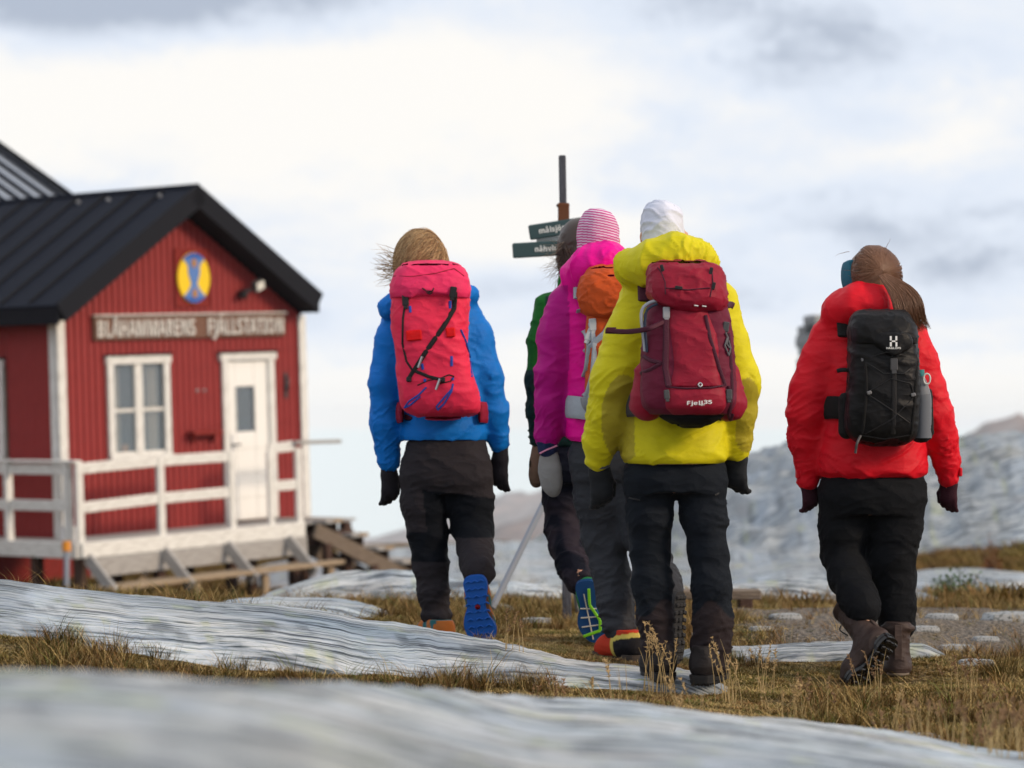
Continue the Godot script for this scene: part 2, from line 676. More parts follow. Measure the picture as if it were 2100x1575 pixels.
func make_materials() -> void:
	var S := FastNoiseLite.TYPE_SIMPLEX_SMOOTH
	var ridged := noise_of(S, 0.006, 2, 5, 36.0)
	ridged.fractal_type = FastNoiseLite.FRACTAL_RIDGED
	crumple = relief(ridged, 512, 18.0)
	weave = relief(noise_of(FastNoiseLite.TYPE_CELLULAR, 0.11, 2, 8), 256, 6.0)
	grain_pic = picture(noise_of(S, 0.02, 5, 3), 512, [[0.0, Color(0.74, 0.73, 0.72)], [0.5, Color(0.94, 0.94, 0.93)], [1.0, Color.WHITE]])
	grain_relief = relief(noise_of(S, 0.03, 5, 3), 512, 8.0)
	blotch = picture(noise_of(S, 0.012, 5, 21), 512, [[0.0, Color(0.92, 0.92, 0.925)], [0.45, Color(0.97, 0.97, 0.97)], [1.0, Color.WHITE]])

	# bedrock: pale schist with long dark seams, rusty and yellow-green lichen
	var rock := plain(Color.WHITE, 0.88, 0.3)
	var seam := noise_of(S, 0.009, 6, 11, 7.0)
	rock.albedo_texture = picture(seam, 1024, [[0.0, lin(0.04, 0.046, 0.056)], [0.16, lin(0.13, 0.145, 0.17)], [0.27, lin(0.3, 0.33, 0.365)], [0.36, lin(0.44, 0.475, 0.515)], [0.55, lin(0.53, 0.565, 0.6)], [0.8, lin(0.6, 0.625, 0.65)], [1.0, lin(0.68, 0.69, 0.7)]])
	rock.normal_enabled = true
	rock.normal_texture = relief(noise_of(S, 0.012, 6, 11, 7.0), 1024, 20.0)
	rock.normal_scale = 1.0
	rock.detail_enabled = true
	rock.detail_blend_mode = BaseMaterial3D.BLEND_MODE_MUL
	rock.detail_uv_layer = BaseMaterial3D.DETAIL_UV_1
	rock.detail_albedo = picture(noise_of(S, 0.03, 5, 31), 1024, [[0.0, Color(0.3, 0.31, 0.3)], [0.28, Color(0.62, 0.64, 0.63)], [0.4, Color(0.9, 0.91, 0.9)], [0.5, Color.WHITE], [0.8, Color.WHITE], [0.9, Color(0.88, 0.9, 0.7)], [1.0, Color(0.85, 0.85, 0.6)]])
	rock.vertex_color_use_as_albedo = true
	triplanar(rock, Vector3(0.14, 3.1, 1.7), true)
	M.rock = rock

	# moor soil: gravel, dry moss and low heath; its tint comes from the mesh
	var soil := plain(Color.WHITE, 0.95, 0.2)
	soil.vertex_color_use_as_albedo = true
	soil.albedo_texture = picture(noise_of(S, 0.035, 5, 14), 1024, [[0.0, Color(0.42, 0.4, 0.38)], [0.4, Color(0.76, 0.75, 0.73)], [0.7, Color(0.96, 0.95, 0.94)], [1.0, Color.WHITE]])
	soil.normal_enabled = true
	soil.normal_texture = relief(noise_of(FastNoiseLite.TYPE_CELLULAR, 0.06, 3, 4), 512, 14.0)
	soil.normal_scale = 1.2
	triplanar(soil, Vector3.ONE * 0.9, true)
	M.soil = soil

	var fell := plain(Color.WHITE, 0.95, 0.15)
	fell.albedo_texture = picture(noise_of(S, 0.012, 6, 44), 512, [[0.0, lin(0.06, 0.05, 0.05)], [0.35, lin(0.15, 0.1, 0.085)], [0.6, lin(0.22, 0.145, 0.12)], [1.0, lin(0.3, 0.26, 0.25)]])
	triplanar(fell, Vector3.ONE * 0.004, true)
	M.fell = fell

	var blade := plain(Color.WHITE, 0.7, 0.3)
	blade.vertex_color_use_as_albedo = true
	blade.cull_mode = BaseMaterial3D.CULL_DISABLED
	blade.backlight_enabled = true
	blade.backlight = Color(0.35, 0.35, 0.3)
	M.blade = blade
	M.stalk = plain(lin(0.36, 0.27, 0.13), 0.8)
	M.stalk.cull_mode = BaseMaterial3D.CULL_DISABLED
	M.stalk_seed = plain(lin(0.42, 0.3, 0.15), 0.9)
	var cs := plain(lin(0.33, 0.34, 0.35), 0.9, 0.3)
	cs.albedo_texture = rock.detail_albedo
	triplanar(cs, Vector3.ONE * 2.0)
	M.cairn_stone = cs
	M.seed = plain(lin(0.23, 0.14, 0.075), 0.9)

	# hut
	var red := plain(lin(0.31, 0.036, 0.036), 0.6, 0.4)
	red.albedo_texture = blotch
	triplanar(red, Vector3.ONE * 0.8)
	M.red_sheet = red
	M.red_wood = wood(0.25, 0.03, 0.026, 0.8)
	M.white = wood(0.84, 0.84, 0.83, 0.6)
	M.white_smooth = plain(lin(0.82, 0.82, 0.8), 0.5)
	M.grey_wood = wood(0.42, 0.41, 0.41)
	M.raw_wood = wood(0.4, 0.31, 0.22)
	M.old_wood = wood(0.2, 0.16, 0.13)
	M.dark_wood = wood(0.085, 0.05, 0.04)
	var tar := plain(lin(0.008, 0.011, 0.022), 0.75, 0.25)
	tar.albedo_texture = blotch
	triplanar(tar, Vector3.ONE * 1.2)
	M.black_sheet = tar
	M.black_trim = plain(lin(0.011, 0.012, 0.017), 0.75, 0.25)
	var zinc := plain(lin(0.5, 0.54, 0.6), 0.3, 0.5)
	zinc.metallic = 0.75
	zinc.albedo_texture = blotch
	triplanar(zinc, Vector3.ONE * 0.9)
	M.zinc = zinc
	M.glass = plain(Color(0.55, 0.62, 0.68, 0.22), 0.03, 0.6)
	M.glass.transparency = BaseMaterial3D.TRANSPARENCY_ALPHA
	M.room = plain(lin(0.1, 0.095, 0.09), 0.9)
	M.curtain = cloth(0.55, 0.5, 0.4, 0.9, 0.1)
	M.metal = plain(lin(0.45, 0.46, 0.48), 0.35, 0.5)
	M.metal.metallic = 0.9
	M.dark_metal = plain(lin(0.05, 0.05, 0.055), 0.5, 0.5)
	M.yellow_paint = plain(lin(0.85, 0.58, 0.01), 0.5)
	M.blue_paint = plain(lin(0.02, 0.1, 0.42), 0.5)
	M.pale_blue_paint = plain(lin(0.09, 0.2, 0.5), 0.5)
	M.ochre_paint = plain(lin(0.42, 0.2, 0.05), 0.5)
	M.letter_white = wood(0.7, 0.68, 0.66, 0.8)
	M.sign_wood = wood(0.21, 0.115, 0.085, 0.85)
	M.lamp_glass = plain(lin(0.75, 0.74, 0.68), 0.25, 0.5)
	M.orange_plastic = plain(lin(0.62, 0.24, 0.02), 0.5)
	M.green_rope = plain(lin(0.005, 0.22, 0.09), 0.7)
	M.bucket = plain(lin(0.72, 0.73, 0.74), 0.4)
	M.canvas = woven(0.42, 0.36, 0.28, 0.9)
	M.sign_green = plain(lin(0.028, 0.062, 0.07), 0.5, 0.45)
	M.sign_print = plain(lin(0.7, 0.72, 0.72), 0.6)
	M.post_wood = wood(0.09, 0.095, 0.12, 0.8)
	M.galvanised = plain(lin(0.22, 0.25, 0.31), 0.5, 0.5)
	M.galvanised.metallic = 0.35
	M.rust = plain(lin(0.12, 0.045, 0.02), 0.85)
	M.skin = plain(lin(0.55, 0.3, 0.2), 0.55)
	M.skin.subsurf_scatter_enabled = true
	M.skin.subsurf_scatter_strength = 0.15
	M.black_strap = woven(0.011, 0.011, 0.013, 0.75)
	M.black_plastic = plain(lin(0.012, 0.012, 0.014), 0.4)
	M.print_white = plain(lin(0.8, 0.8, 0.8), 0.6)


# ---------------------------------------------------------------- camera, sky, sun
func set_stage() -> void:
	var cam := Camera3D.new()
	cam.name = "camera"
	cam.position = EYE
	cam.rotation.x = atan((HORIZON - 787.5) / FOCAL)
	cam.fov = rad_to_deg(2.0 * atan(787.5 / FOCAL))
	cam.near = 0.1
	cam.far = 60000.0
	var lens := CameraAttributesPhysical.new()
	lens.frustum_focal_length = 103.0
	lens.frustum_focus_distance = 10.85
	lens.exposure_aperture = 3.3
	cam.attributes = lens
	add_child(cam)
	cam.current = true
	cam.fov = rad_to_deg(2.0 * atan(787.5 / FOCAL))

	var env := Environment.new()
	env.background_mode = Environment.BG_SKY
	var pan := PanoramaSkyMaterial.new()
	pan.panorama = sky_picture()
	var sky := Sky.new()
	sky.sky_material = pan
	env.sky = sky
	env.tonemap_mode = Environment.TONE_MAPPER_LINEAR
	env.tonemap_exposure = 1.72
	env.sdfgi_enabled = true
	env.ssao_enabled = true
	env.ssil_enabled = true
	env.fog_enabled = true
	env.fog_density = 0.00017
	env.fog_light_color = Color(0.95, 0.97, 1.0)
	var we := WorldEnvironment.new()
	we.name = "surroundings"
	we.environment = env
	add_child(we)

	var sun := DirectionalLight3D.new()   # veiled by thin cloud, low over the viewer's shoulder
	sun.name = "sun"
	sun.light_color = Color(1.0, 0.9, 0.78)
	sun.light_energy = 0.5
	sun.light_angular_distance = 12.0
	sun.shadow_enabled = true
	add_child(sun)
	sun.look_at_from_position(Vector3(9.0, 4.6, 4.2), Vector3.ZERO)


var cloud_a: FastNoiseLite
var cloud_b: FastNoiseLite

func sky_color(az: float, el: float, fine: bool) -> Color:
	# az, el in degrees; az 0 is straight ahead, positive to the east
	var s := sin(deg_to_rad(clampf(el, -30.0, 90.0)))
	var st := 1.0 / (0.16 + maxf(s, 0.0))          # clouds crowd together towards the horizon
	var r := deg_to_rad(az)
	var cx := sin(r) * 9.0
	var cz := cos(r) * 9.0
	var yy := el * (0.34 if el > 0.0 else 0.0) * st * 0.55
	var n := cloud_a.get_noise_3d(cx, yy, cz)
	var m := cloud_b.get_noise_3d(cx, yy, cz) if fine else 0.0
	var c := n * 1.25 + m * 0.5
	# the cloud banks in view: [az, el, half width, half height, weight]; below zero greyer
	for b in [[-8.2, 8.6, 3.6, 1.0, -1.5], [-3.2, 8.6, 2.6, 1.1, -0.75], [1.8, 8.3, 4.0, 1.2, -0.45], [8.0, 7.5, 4.0, 1.6, -0.1], [-2.0, 6.4, 7.0, 1.1, 0.5], [-4.0, 4.2, 3.4, 1.2, 0.45], [7.0, 5.4, 2.6, 0.9, 0.25], [8.6, 3.6, 2.6, 0.8, -0.55], [4.0, 2.6, 3.6, 0.55, -0.5], [-3.9, 2.9, 1.8, 0.7, -0.5], [-0.4, 2.6, 1.6, 0.9, -0.35], [0.0, 0.4, 30.0, 1.1, 0.65]]:
		var dx: float = (az - b[0]) / b[2]
		var dy: float = (el - b[1]) / b[3]
		var e := dx * dx + dy * dy
		if e < 9.0:
			c += b[4] * exp(-e)
	var white := Color(0.585, 0.572, 0.55)
	var pale := Color(0.455, 0.495, 0.56)
	var grey := Color(0.235, 0.27, 0.335)
	var t := clampf(c * 0.62 + 0.62, 0.0, 1.25)
	var col := grey.lerp(pale, smoothstep(0.0, 0.5, t)).lerp(white, smoothstep(0.42, 0.95, t))
	if el < 0.0:
		col = col.lerp(Color(0.56, 0.565, 0.565), smoothstep(0.0, -1.2, el))
	return col


func sky_picture() -> ImageTexture:
	# in a panorama the first column lies straight ahead
	cloud_a = noise_of(FastNoiseLite.TYPE_SIMPLEX_SMOOTH, 0.32, 4, 77, 0.8)
	cloud_b = noise_of(FastNoiseLite.TYPE_SIMPLEX_SMOOTH, 1.5, 4, 91, 0.4)
	var w := 320
	var h := 160
	var im := Image.create(w, h, false, Image.FORMAT_RGBF)
	for y in h:
		for x in w:
			im.set_pixel(x, y, sky_color(wrapf((x + 0.5) / w * 360.0, -180.0, 180.0), 90.0 - (y + 0.5) / h * 180.0, false))
	im.resize(4096, 2048, Image.INTERPOLATE_CUBIC)
	for y in range(890, 1030):
		var el := 90.0 - (y + 0.5) / 2048.0 * 180.0
		for i in range(-200, 200):
			var x := posmod(i, 4096)
			var az := (i + 0.5) / 4096.0 * 360.0
			var edge := smoothstep(17.5, 13.0, absf(az)) * smoothstep(11.7, 10.0, el)
			im.set_pixel(x, y, im.get_pixel(x, y).lerp(sky_color(az, el, true), edge))
	return ImageTexture.create_from_image(im)


# ---------------------------------------------------------------- terrain
var hump: FastNoiseLite
var ledge: FastNoiseLite
var small: FastNoiseLite

func base_y(x: float, d: float) -> float:
	# the lie of the land: level by the walkers, rising to a whaleback in the west, falling to the hut, rising again to a rocky back in the east
	var behind := smoothstep(2.0, -6.0, d)
	d = maxf(d, 0.0)
	var east := smoothstep(-1.0, 5.5, x / maxf(d, 6.0) * 14.0)
	var west_fall := -1.35 * smoothstep(13.0, 34.0, d)
	var east_rise := -0.32 * smoothstep(13.0, 24.0, d) + 0.2 * smoothstep(26.0, 38.0, d)
	var y := lerpf(west_fall, east_rise, east)
	y -= 0.06 * smoothstep(0.2, 1.4, x) * smoothstep(14.0, 10.0, d)
	var swell := maxf(0.0, 0.035 - 0.12 * clampf(x, -3.0, 0.6))
	y += maxf(swell * smoothstep(13.6, 11.2, d) - 0.095 * clampf(11.0 - d, 0.0, 3.0) * smoothstep(0.5, -0.6, x), -0.05)
	var rim := smoothstep(52.0, 90.0, maxf(d, absf(x)))
	y -= rim * rim * 9.0
	y += 0.25 * behind
	return y


func slab(x: float, d: float, cx: float, cd: float, lx: float, ld: float, turn: float, p := 2.5) -> float:
	var u := (x - cx) * cos(turn) + (d - cd) * sin(turn)
	var v := -(x - cx) * sin(turn) + (d - cd) * cos(turn)
	return maxf(0.0, 1.0 - pow(absf(u / lx), p) - pow(absf(v / ld), p))


func near_edge(x: float) -> float:
	return 4.4 + 2.9 * smoothstep(-0.5, 0.2, x) + 0.6 * smoothstep(0.2, 1.2, x)


func soil_y(x: float, d: float) -> float:
	var y := base_y(x, d)
	y += hump.get_noise_2d(x * 0.5, d * 0.5) * 0.05 * smoothstep(5.0, 14.0, d)
	y += small.get_noise_2d(x * 2.0, d * 2.0) * 0.014 * smoothstep(26.0, 16.0, d)
	return y


func rock_y(x: float, d: float) -> float:
	var y := base_y(x, d) - 0.10
	# the slab the camera looks across
	var e := near_edge(x)
	var plane := 0.775 - 0.063 * d - 0.055 * smoothstep(-0.35, 0.1, x) - 0.04 * smoothstep(0.2, 0.8, x) - 0.052 * smoothstep(-0.3, 1.2, x) - 0.10 * smoothstep(0.6, 1.5, x) + 0.05 * smoothstep(0.1, -0.7, x)
	y = lerpf(y, maxf(plane, y), smoothstep(e + 1.0, e - 0.05, d))
	# whaleback that hides the hut's feet, running down to the walkers
	var w1 := 0.155 * minf(1.0, 1.7 * slab(x, d, -1.9, 11.05, 2.9, 0.95, -0.05))
	w1 = maxf(w1, 0.16 * minf(1.0, 1.6 * slab(x, d, 0.15, 10.7, 0.8, 0.5, -0.12)))
	w1 = maxf(w1, 0.13 * minf(1.0, 1.5 * slab(x, d, -1.5, 9.15, 1.0, 0.4, 0.02)))
	w1 = maxf(w1, 0.12 * slab(x, d, -0.55, 9.75, 0.7, 0.2, -0.1))
	y += maxf(w1, 0.12 * slab(x, d, -0.62, 8.75, 0.6, 0.25, -0.03))
	# behind: lower backs
	y += 0.15 * minf(1.0, 1.4 * slab(x, d, -1.08, 14.6, 0.62, 1.3, 0.12))
	y += 0.15 * minf(1.0, 1.5 * slab(x, d, 1.2, 11.95, 0.75, 0.3, -0.1))
	y += 0.13 * minf(1.0, 1.5 * slab(x, d, 0.8, 8.95, 0.75, 0.15, -0.05))
	y += 0.27 * minf(1.0, 1.6 * slab(x, d, 0.6, 18.6, 2.4, 1.1, 0.1))
	y += 0.06 * minf(1.0, 1.6 * slab(x, d, -1.2, 18.4, 0.9, 0.8, 0.1))
	y += 0.31 * minf(1.0, 1.6 * slab(x, d, 1.9, 23.5, 3.6, 1.5, -0.08))
	y += 0.34 * minf(1.0, 1.6 * slab(x, d, 1.5, 29.0, 4.6, 1.6, 0.05))
	y += 0.40 * minf(1.0, 1.6 * slab(x, d, 1.6, 35.0, 3.2, 2.6, 0.06))
	y += 0.55 * slab(x, d, 1.0, 45.0, 5.5, 6.0, 0.0)
	# the striated back in the east
	var back := slab(x, d, 9.0, 48.0, 8.6, 9.5, 0.10, 2.0)
	if back > 0.0:      # built of tilted beds that break off in low steps
		var up := 1.45 * smoothstep(0.0, 0.85, back)
		var bed := up * 4.2 + ledge.get_noise_2d(x * 0.16, d * 0.12) * 1.6 + x * 0.12
		var step := floorf(bed) + smoothstep(0.0, 0.3, bed - floorf(bed))
		y += up + (step - bed) / 4.2 * 0.85
		y += 0.12 * ledge.get_noise_2d(x * 0.5 + 11.0, d * 0.9)
	# lie of the strata: long low steps
	var far := clampf(d / 14.0, 0.5, 3.6)
	var n := ledge.get_noise_2d(x * 0.30 / far, d * 1.0 / far + x * 0.12 / far)
	y += n * 0.06 * far * smoothstep(4.0, 9.0, d)
	var f2 := clampf(d / 14.0, 0.5, 6.0)
	y += absf(ledge.get_noise_2d(x * 0.35 / f2 + 30.0, d * 2.6 / f2 + x * 0.3 / f2)) * -0.035 * minf(f2, 3.0)
	y += small.get_noise_2d(x * 0.7, d * 3.0) * 0.008 * smoothstep(20.0, 13.0, d)
	return y


func sheet(called: String, material: Material, height: Callable, tint: Callable, rows: int, cols: int, d0: float, d1: float) -> MeshInstance3D:
	# a height field all round, its mesh finest where the walkers are and coarser with distance
	var verts := PackedVector3Array()
	var cols_ := PackedColorArray()
	var index := PackedInt32Array()
	var turns := PackedFloat32Array()
	for c in cols + 1:
		turns.append((float(c) / cols * 2.0 - 1.0) * 0.21)
	for c in range(1, 24):
		turns.append(0.21 + (TAU - 0.42) * c / 24.0)
	var n := turns.size()
	for r in rows + 1:
		var d := d0 * pow(d1 / d0, float(r) / rows)
		for t in turns:
			var x := sin(t) * d
			var z := cos(t) * d
			verts.append(Vector3(x, height.call(x, z), -z))
			cols_.append(tint.call(x, z))
	for r in rows:
		for c in n:
			var p := r * n + c
			var q := r * n + (c + 1) % n
			index.append_array(PackedInt32Array([p, p + n, q, q, p + n, q + n]))
	var normals := Field.normals_of(verts, index)
	var arr := []
	arr.resize(Mesh.ARRAY_MAX)
	arr[Mesh.ARRAY_VERTEX] = verts
	arr[Mesh.ARRAY_NORMAL] = normals
	arr[Mesh.ARRAY_COLOR] = cols_
	arr[Mesh.ARRAY_INDEX] = index
	var m := ArrayMesh.new()
	m.add_surface_from_arrays(Mesh.PRIMITIVE_TRIANGLES, arr)
	var o := put(self, called, m, material)
	o.set_meta("kind", "structure")
	return o


func soil_tint(x: float, d: float) -> Color:
	var moss := Color(0.2, 0.155, 0.05)
	var heath := Color(0.25, 0.165, 0.075)
	var grit := Color(0.27, 0.24, 0.215)
	var n := hump.get_noise_2d(x * 1.3 + 50.0, d * 1.3)
	var c := moss.lerp(heath, clampf(n * 1.6 + 0.5, 0.0, 1.0))
	var gravel := smoothstep(0.85, 1.3, x) * smoothstep(11.6, 12.4, d) * smoothstep(17.0, 15.2, d)
	gravel = maxf(gravel, 0.55 * smoothstep(17.0, 22.0, d) * smoothstep(3.0, 1.0, absf(x - 1.0)))
	return c.lerp(grit, clampf(gravel + small.get_noise_2d(x * 3.0, d * 3.0) * 0.5, 0.0, 1.0))


func rock_tint(x: float, d: float) -> Color:
	# mineral bands along the strata, rust and grey lichen
	var n := hump.get_noise_2d(x * 0.8 - 20.0, d * 0.8)
	var c := Color(0.88, 0.95, 1.05).lerp(Color(1.0, 0.98, 0.95), clampf(n * 1.3 + 0.4, 0.0, 1.0))
	var rust := smoothstep(0.3, 0.6, small.get_noise_2d(x * 0.6 + 9.0, d * 2.0))
	c = c.lerp(Color(0.85, 0.72, 0.6), rust * 0.5)
	var far := clampf(d / 14.0, 0.6, 3.4)
	var band := ledge.get_noise_2d(x * 0.5 / far + 60.0, (d * 2.6 + x * 0.5) / far)
	c = c.lerp(Color(0.45, 0.46, 0.46), 0.5 * smoothstep(0.05, 0.32, band))
	var lichen := smoothstep(0.2, 0.42, small.get_noise_2d(x * 2.6 + 3.0, d * 2.2))
	c = c.lerp(Color(0.36, 0.38, 0.4), 0.8 * lichen)
	var yellow := smoothstep(0.36, 0.46, small.get_noise_2d(x * 3.4 + 40.0, d * 3.4))
	return c.lerp(Color(0.8, 0.82, 0.5), 0.6 * yellow)


func hill(called: String, label: String, at: Vector3, size: Vector3, turn: float, sd: int) -> void:
	var n := noise_of(FastNoiseLite.TYPE_SIMPLEX_SMOOTH, 1.6, 5, sd)
	var verts := PackedVector3Array()
	var index := PackedInt32Array()
	var g := 90
	for r in g + 1:
		for c in g + 1:
			var u := float(c) / g * 2.0 - 1.0
			var v := float(r) / g * 2.0 - 1.0
			var e := clampf(1.0 - sqrt(u * u + v * v), 0.0, 1.0)
			var h := smoothstep(0.0, 1.0, e) * (0.75 + 0.5 * n.get_noise_2d(u, v)) + 0.10 * n.get_noise_2d(u * 4.0, v * 4.0) * e
			verts.append(Vector3(u * size.x, h * size.y, v * size.z))
	for r in g:
		for c in g:
			var p := r * (g + 1) + c
			index.append_array(PackedInt32Array([p, p + 1, p + g + 1, p + 1, p + g + 2, p + g + 1]))
	var arr := []
	arr.resize(Mesh.ARRAY_MAX)
	arr[Mesh.ARRAY_VERTEX] = verts
	arr[Mesh.ARRAY_NORMAL] = Field.normals_of(verts, index)
	arr[Mesh.ARRAY_INDEX] = index
	var m := ArrayMesh.new()
	m.add_surface_from_arrays(Mesh.PRIMITIVE_TRIANGLES, arr)
	var o := put(self, called, m, M.fell, Transform3D(Basis(Vector3.UP, turn), at))
	o.set_meta("kind", "structure")
	o.set_meta("label", label)


func build_land() -> void:
	hump = noise_of(FastNoiseLite.TYPE_SIMPLEX_SMOOTH, 1.0, 3, 2)
	ledge = noise_of(FastNoiseLite.TYPE_SIMPLEX_SMOOTH, 1.0, 4, 6, 0.25)
	small = noise_of(FastNoiseLite.TYPE_SIMPLEX_SMOOTH, 1.0, 4, 9)
	sheet("moor_ground", M.soil, soil_y, soil_tint, 330, 220, 0.8, 95.0)
	sheet("bedrock", M.rock, rock_y, rock_tint, 600, 300, 0.8, 95.0)
	# the land beyond the plateau
	hill("fell_hill", "brown heath fell beyond the signpost", Vector3(100, -90, -1600), Vector3(250, 70, 420), 0.2, 3)
	hill("fell_hill", "far blue fell behind the walkers", Vector3(150, -140, -3300), Vector3(420, 112, 500), 0.0, 7)
	hill("fell_hill", "low fell beyond the rocky back", Vector3(390, -90, -1800), Vector3(300, 128, 420), 0.4, 12)


# ---------------------------------------------------------------- the hut and what stands by it
var hut_frame: Transform3D

func hut_at(p: Vector3) -> Vector3:
	return hut_frame * p


func hut_thing(called: String, label: String, category: String, at: Vector3, group := "") -> Node3D:
	var o := thing(called, label, category, Vector3.ZERO, 0.0, group)
	o.transform = hut_frame * Transform3D(Basis.IDENTITY, at)
	return o


func ribbed(x0: float, x1: float, bottom: float, top: Callable, pitch: float, high: float, y_cuts := []) -> ArrayMesh:
	# profiled steel sheet in the x, y plane, ribs upright and proud along +z
	var st := SurfaceTool.new()
	st.begin(Mesh.PRIMITIVE_TRIANGLES)
	var xs := [x0]
	var k := floorf(x0 / pitch)
	while k * pitch < x1:
		for f in [0.0, 0.5, 0.62, 0.88]:
			var x: float = (k + f) * pitch
			if x > x0 + 0.002 and x < x1 - 0.002:
				xs.append(x)
		k += 1.0
	xs.append(x1)
	for i in xs.size() - 1:
		var a: float = xs[i]
		var b: float = xs[i + 1]
		var za := rib(a, pitch, high)
		var zb := rib(b, pitch, high)
		quad(st, Vector3(a, bottom, za), Vector3(b, bottom, zb), Vector3(b, top.call(b), zb), Vector3(a, top.call(a), za), Vector3((a + b) / 2, bottom, -50))
	st.generate_normals()
	return st.commit()


func rib(x: float, pitch: float, high: float) -> float:
	var f := fposmod(x / pitch, 1.0)
	if f < 0.5:
		return 0.0
	if f < 0.62:
		return high * (f - 0.5) / 0.12
	if f < 0.88:
		return high
	return high * (1.0 - f) / 0.12


func lettering(text: String, size: float, depth: float, spacing := 0.0) -> TextMesh:
	var t := TextMesh.new()
	var f := SystemFont.new()
	f.font_names = PackedStringArray(["Droid Sans"])
	f.font_weight = 700
	t.font = f
	t.text = text
	t.font_size = 32
	t.pixel_size = size / 23.0
	t.depth = depth
	t.curve_step = 1.0
	return t


func build_hut() -> void:
	var phi := deg_to_rad(41.7)
	var u := Vector3(sin(phi), 0, -cos(phi))
	var n := Vector3(cos(phi), 0, sin(phi))
	hut_frame = Transform3D(Basis(u, Vector3.UP, n).rotated(n, deg_to_rad(2.4)), Vector3(-5.519, -0.41, -36.0))
	var W := 4.18
	var eave := 2.65
	var peak := 4.0
	var deep := 5.0
	var hut := hut_thing("mountain_hut", "small red ribbed-steel hut with black roof and white corner boards", "hut", Vector3.ZERO)
	var gable := func(x: float) -> float: return eave + (peak - eave) * (1.0 - absf(x - W / 2) / (W / 2))
	# front: sheets around the window and the door
	for s in [[0.0, 0.74, -0.1, gable], [0.74, 1.77, -0.1, func(_x): return 0.92], [0.74, 1.77, 2.1, gable], [1.77, 2.68, -0.1, gable], [2.68, 3.6, 2.1, gable], [3.6, W, -0.1, gable]]:
		put(hut, "wall_panel", ribbed(s[0], s[1], s[2], s[3], 0.104, 0.028), M.red_sheet)
	# long sides, their ribs finer
	for seg in [[0.0, 1.0, -0.1, eave + 0.05], [1.0, 2.2, -0.1, 0.95], [1.0, 2.2, 2.1, eave + 0.05], [2.2, 3.6, -0.1, eave + 0.05], [3.6, 5.0, -0.1, eave + 0.05]]:
		var top: float = seg[3]
		var p := put(hut, "wall_panel", ribbed(0.0, seg[1] - seg[0], seg[2], func(_x): return top, 0.104, 0.02), M.red_sheet)
		p.transform = Transform3D(Basis(Vector3(0, 0, 1), Vector3.UP, Vector3(-1, 0, 0)), Vector3(0, 0, -seg[1]))
	for z in 4:
		var q := put(hut, "wall_panel", ribbed(0.0, 1.25, -0.1, func(_x): return eave + 0.05, 0.104, 0.02), M.red_sheet)
		q.transform = Transform3D(Basis(Vector3(0, 0, -1), Vector3.UP, Vector3(1, 0, 0)), Vector3(W, 0, -1.25 * z))
	# inside: floor, back wall, table edge, so the panes look into a room
	block(hut, "floor", M.raw_wood, Vector3(W / 2, -0.06, -deep / 2), Vector3(W - 0.1, 0.08, deep - 0.1))
	block(hut, "inner_wall", M.room, Vector3(W / 2, 1.4, -2.6), Vector3(W - 0.12, 2.9, 0.08))
	block(hut, "ceiling", M.raw_wood, Vector3(W / 2, 2.62, -deep / 2), Vector3(W - 0.12, 0.05, deep - 0.12))
	block(hut, "back_wall", M.red_wood, Vector3(W / 2, 1.3, -deep + 0.05), Vector3(W - 0.06, 2.8, 0.1))
	# corner boards
	for x in [-0.03, W + 0.03]:
		var sg := -1.0 if x < 0 else 1.0
		board(hut, "corner_board", M.white, Vector3(x - sg * 0.055, -0.1, 0.035), Vector3(x - sg * 0.055, eave + 0.02, 0.035), 0.13, 0.03, Vector3.RIGHT)
		board(hut, "corner_board", M.white, Vector3(x, -0.1, -0.055), Vector3(x, eave + 0.02, -0.055), 0.13, 0.03, Vector3(0, 0, 1))
	# roof: sheets with upright seams, barge boards, ridge cap
	var ax := 2.05
	var ay := 4.33
	var run_l := Vector3(-0.3, 2.84, 0) - Vector3(ax, ay, 0)
	var run_r := Vector3(4.2, 2.93, 0) - Vector3(ax, ay, 0)
	for side in [run_l, run_r]:
		var along: Vector3 = side.normalized()
		var upn: Vector3 = Vector3(0, 0, 1).cross(along)
		if upn.y < 0:
			upn = -upn
		var length: float = side.length()
		var z := 0.36
		var i := 0
		while z > -deep - 0.1:
			var w := 0.56
			var mid: Vector3 = Vector3(ax, ay, z - w / 2) + along * length / 2 - upn * 0.03
			put(hut, "roof_panel", chamfered(Vector3(length, 0.05, w - 0.006), 0.004), M.black_sheet, Transform3D(Basis(along, upn, along.cross(upn)), mid))
			put(hut, "roof_seam", chamfered(Vector3(length - 0.12, 0.035, 0.018), 0.004), M.old_roof_seam if M.has("old_roof_seam") else M.black_trim, Transform3D(Basis(along, upn, along.cross(upn)), Vector3(ax, ay, z - w) + along * length / 2 + upn * 0.014))
			z -= w
			i += 1
		put(hut, "barge_board", chamfered(Vector3(length + 0.02, 0.26, 0.035), 0.006), M.black_trim, Transform3D(Basis(along, upn, along.cross(upn)), Vector3(ax, ay, 0.385) + along * (length / 2) - upn * 0.11))
		put(hut, "soffit", chamfered(Vector3(length, 0.02, 0.36), 0.004), M.black_trim, Transform3D(Basis(along, upn, along.cross(upn)), Vector3(ax, ay, 0.18) + along * (length / 2) - upn * 0.22))
		var ev: Vector3 = Vector3(ax, ay, 0) + along * (length + 0.02) - upn * 0.1
		put(hut, "fascia", chamfered(Vector3(deep + 0.4, 0.24, 0.03), 0.006), M.black_trim, Transform3D(Basis(Vector3(0, 0, -1), Vector3.UP, Vector3(1, 0, 0)), ev + Vector3(0, -0.02, 0.36 - (deep + 0.4) / 2)))
	put(hut, "ridge_cap", tube(PackedVector3Array([Vector3(ax, ay - 0.01, 0.38), Vector3(ax, ay - 0.01, -deep)]), 0.045, 8), M.black_sheet)
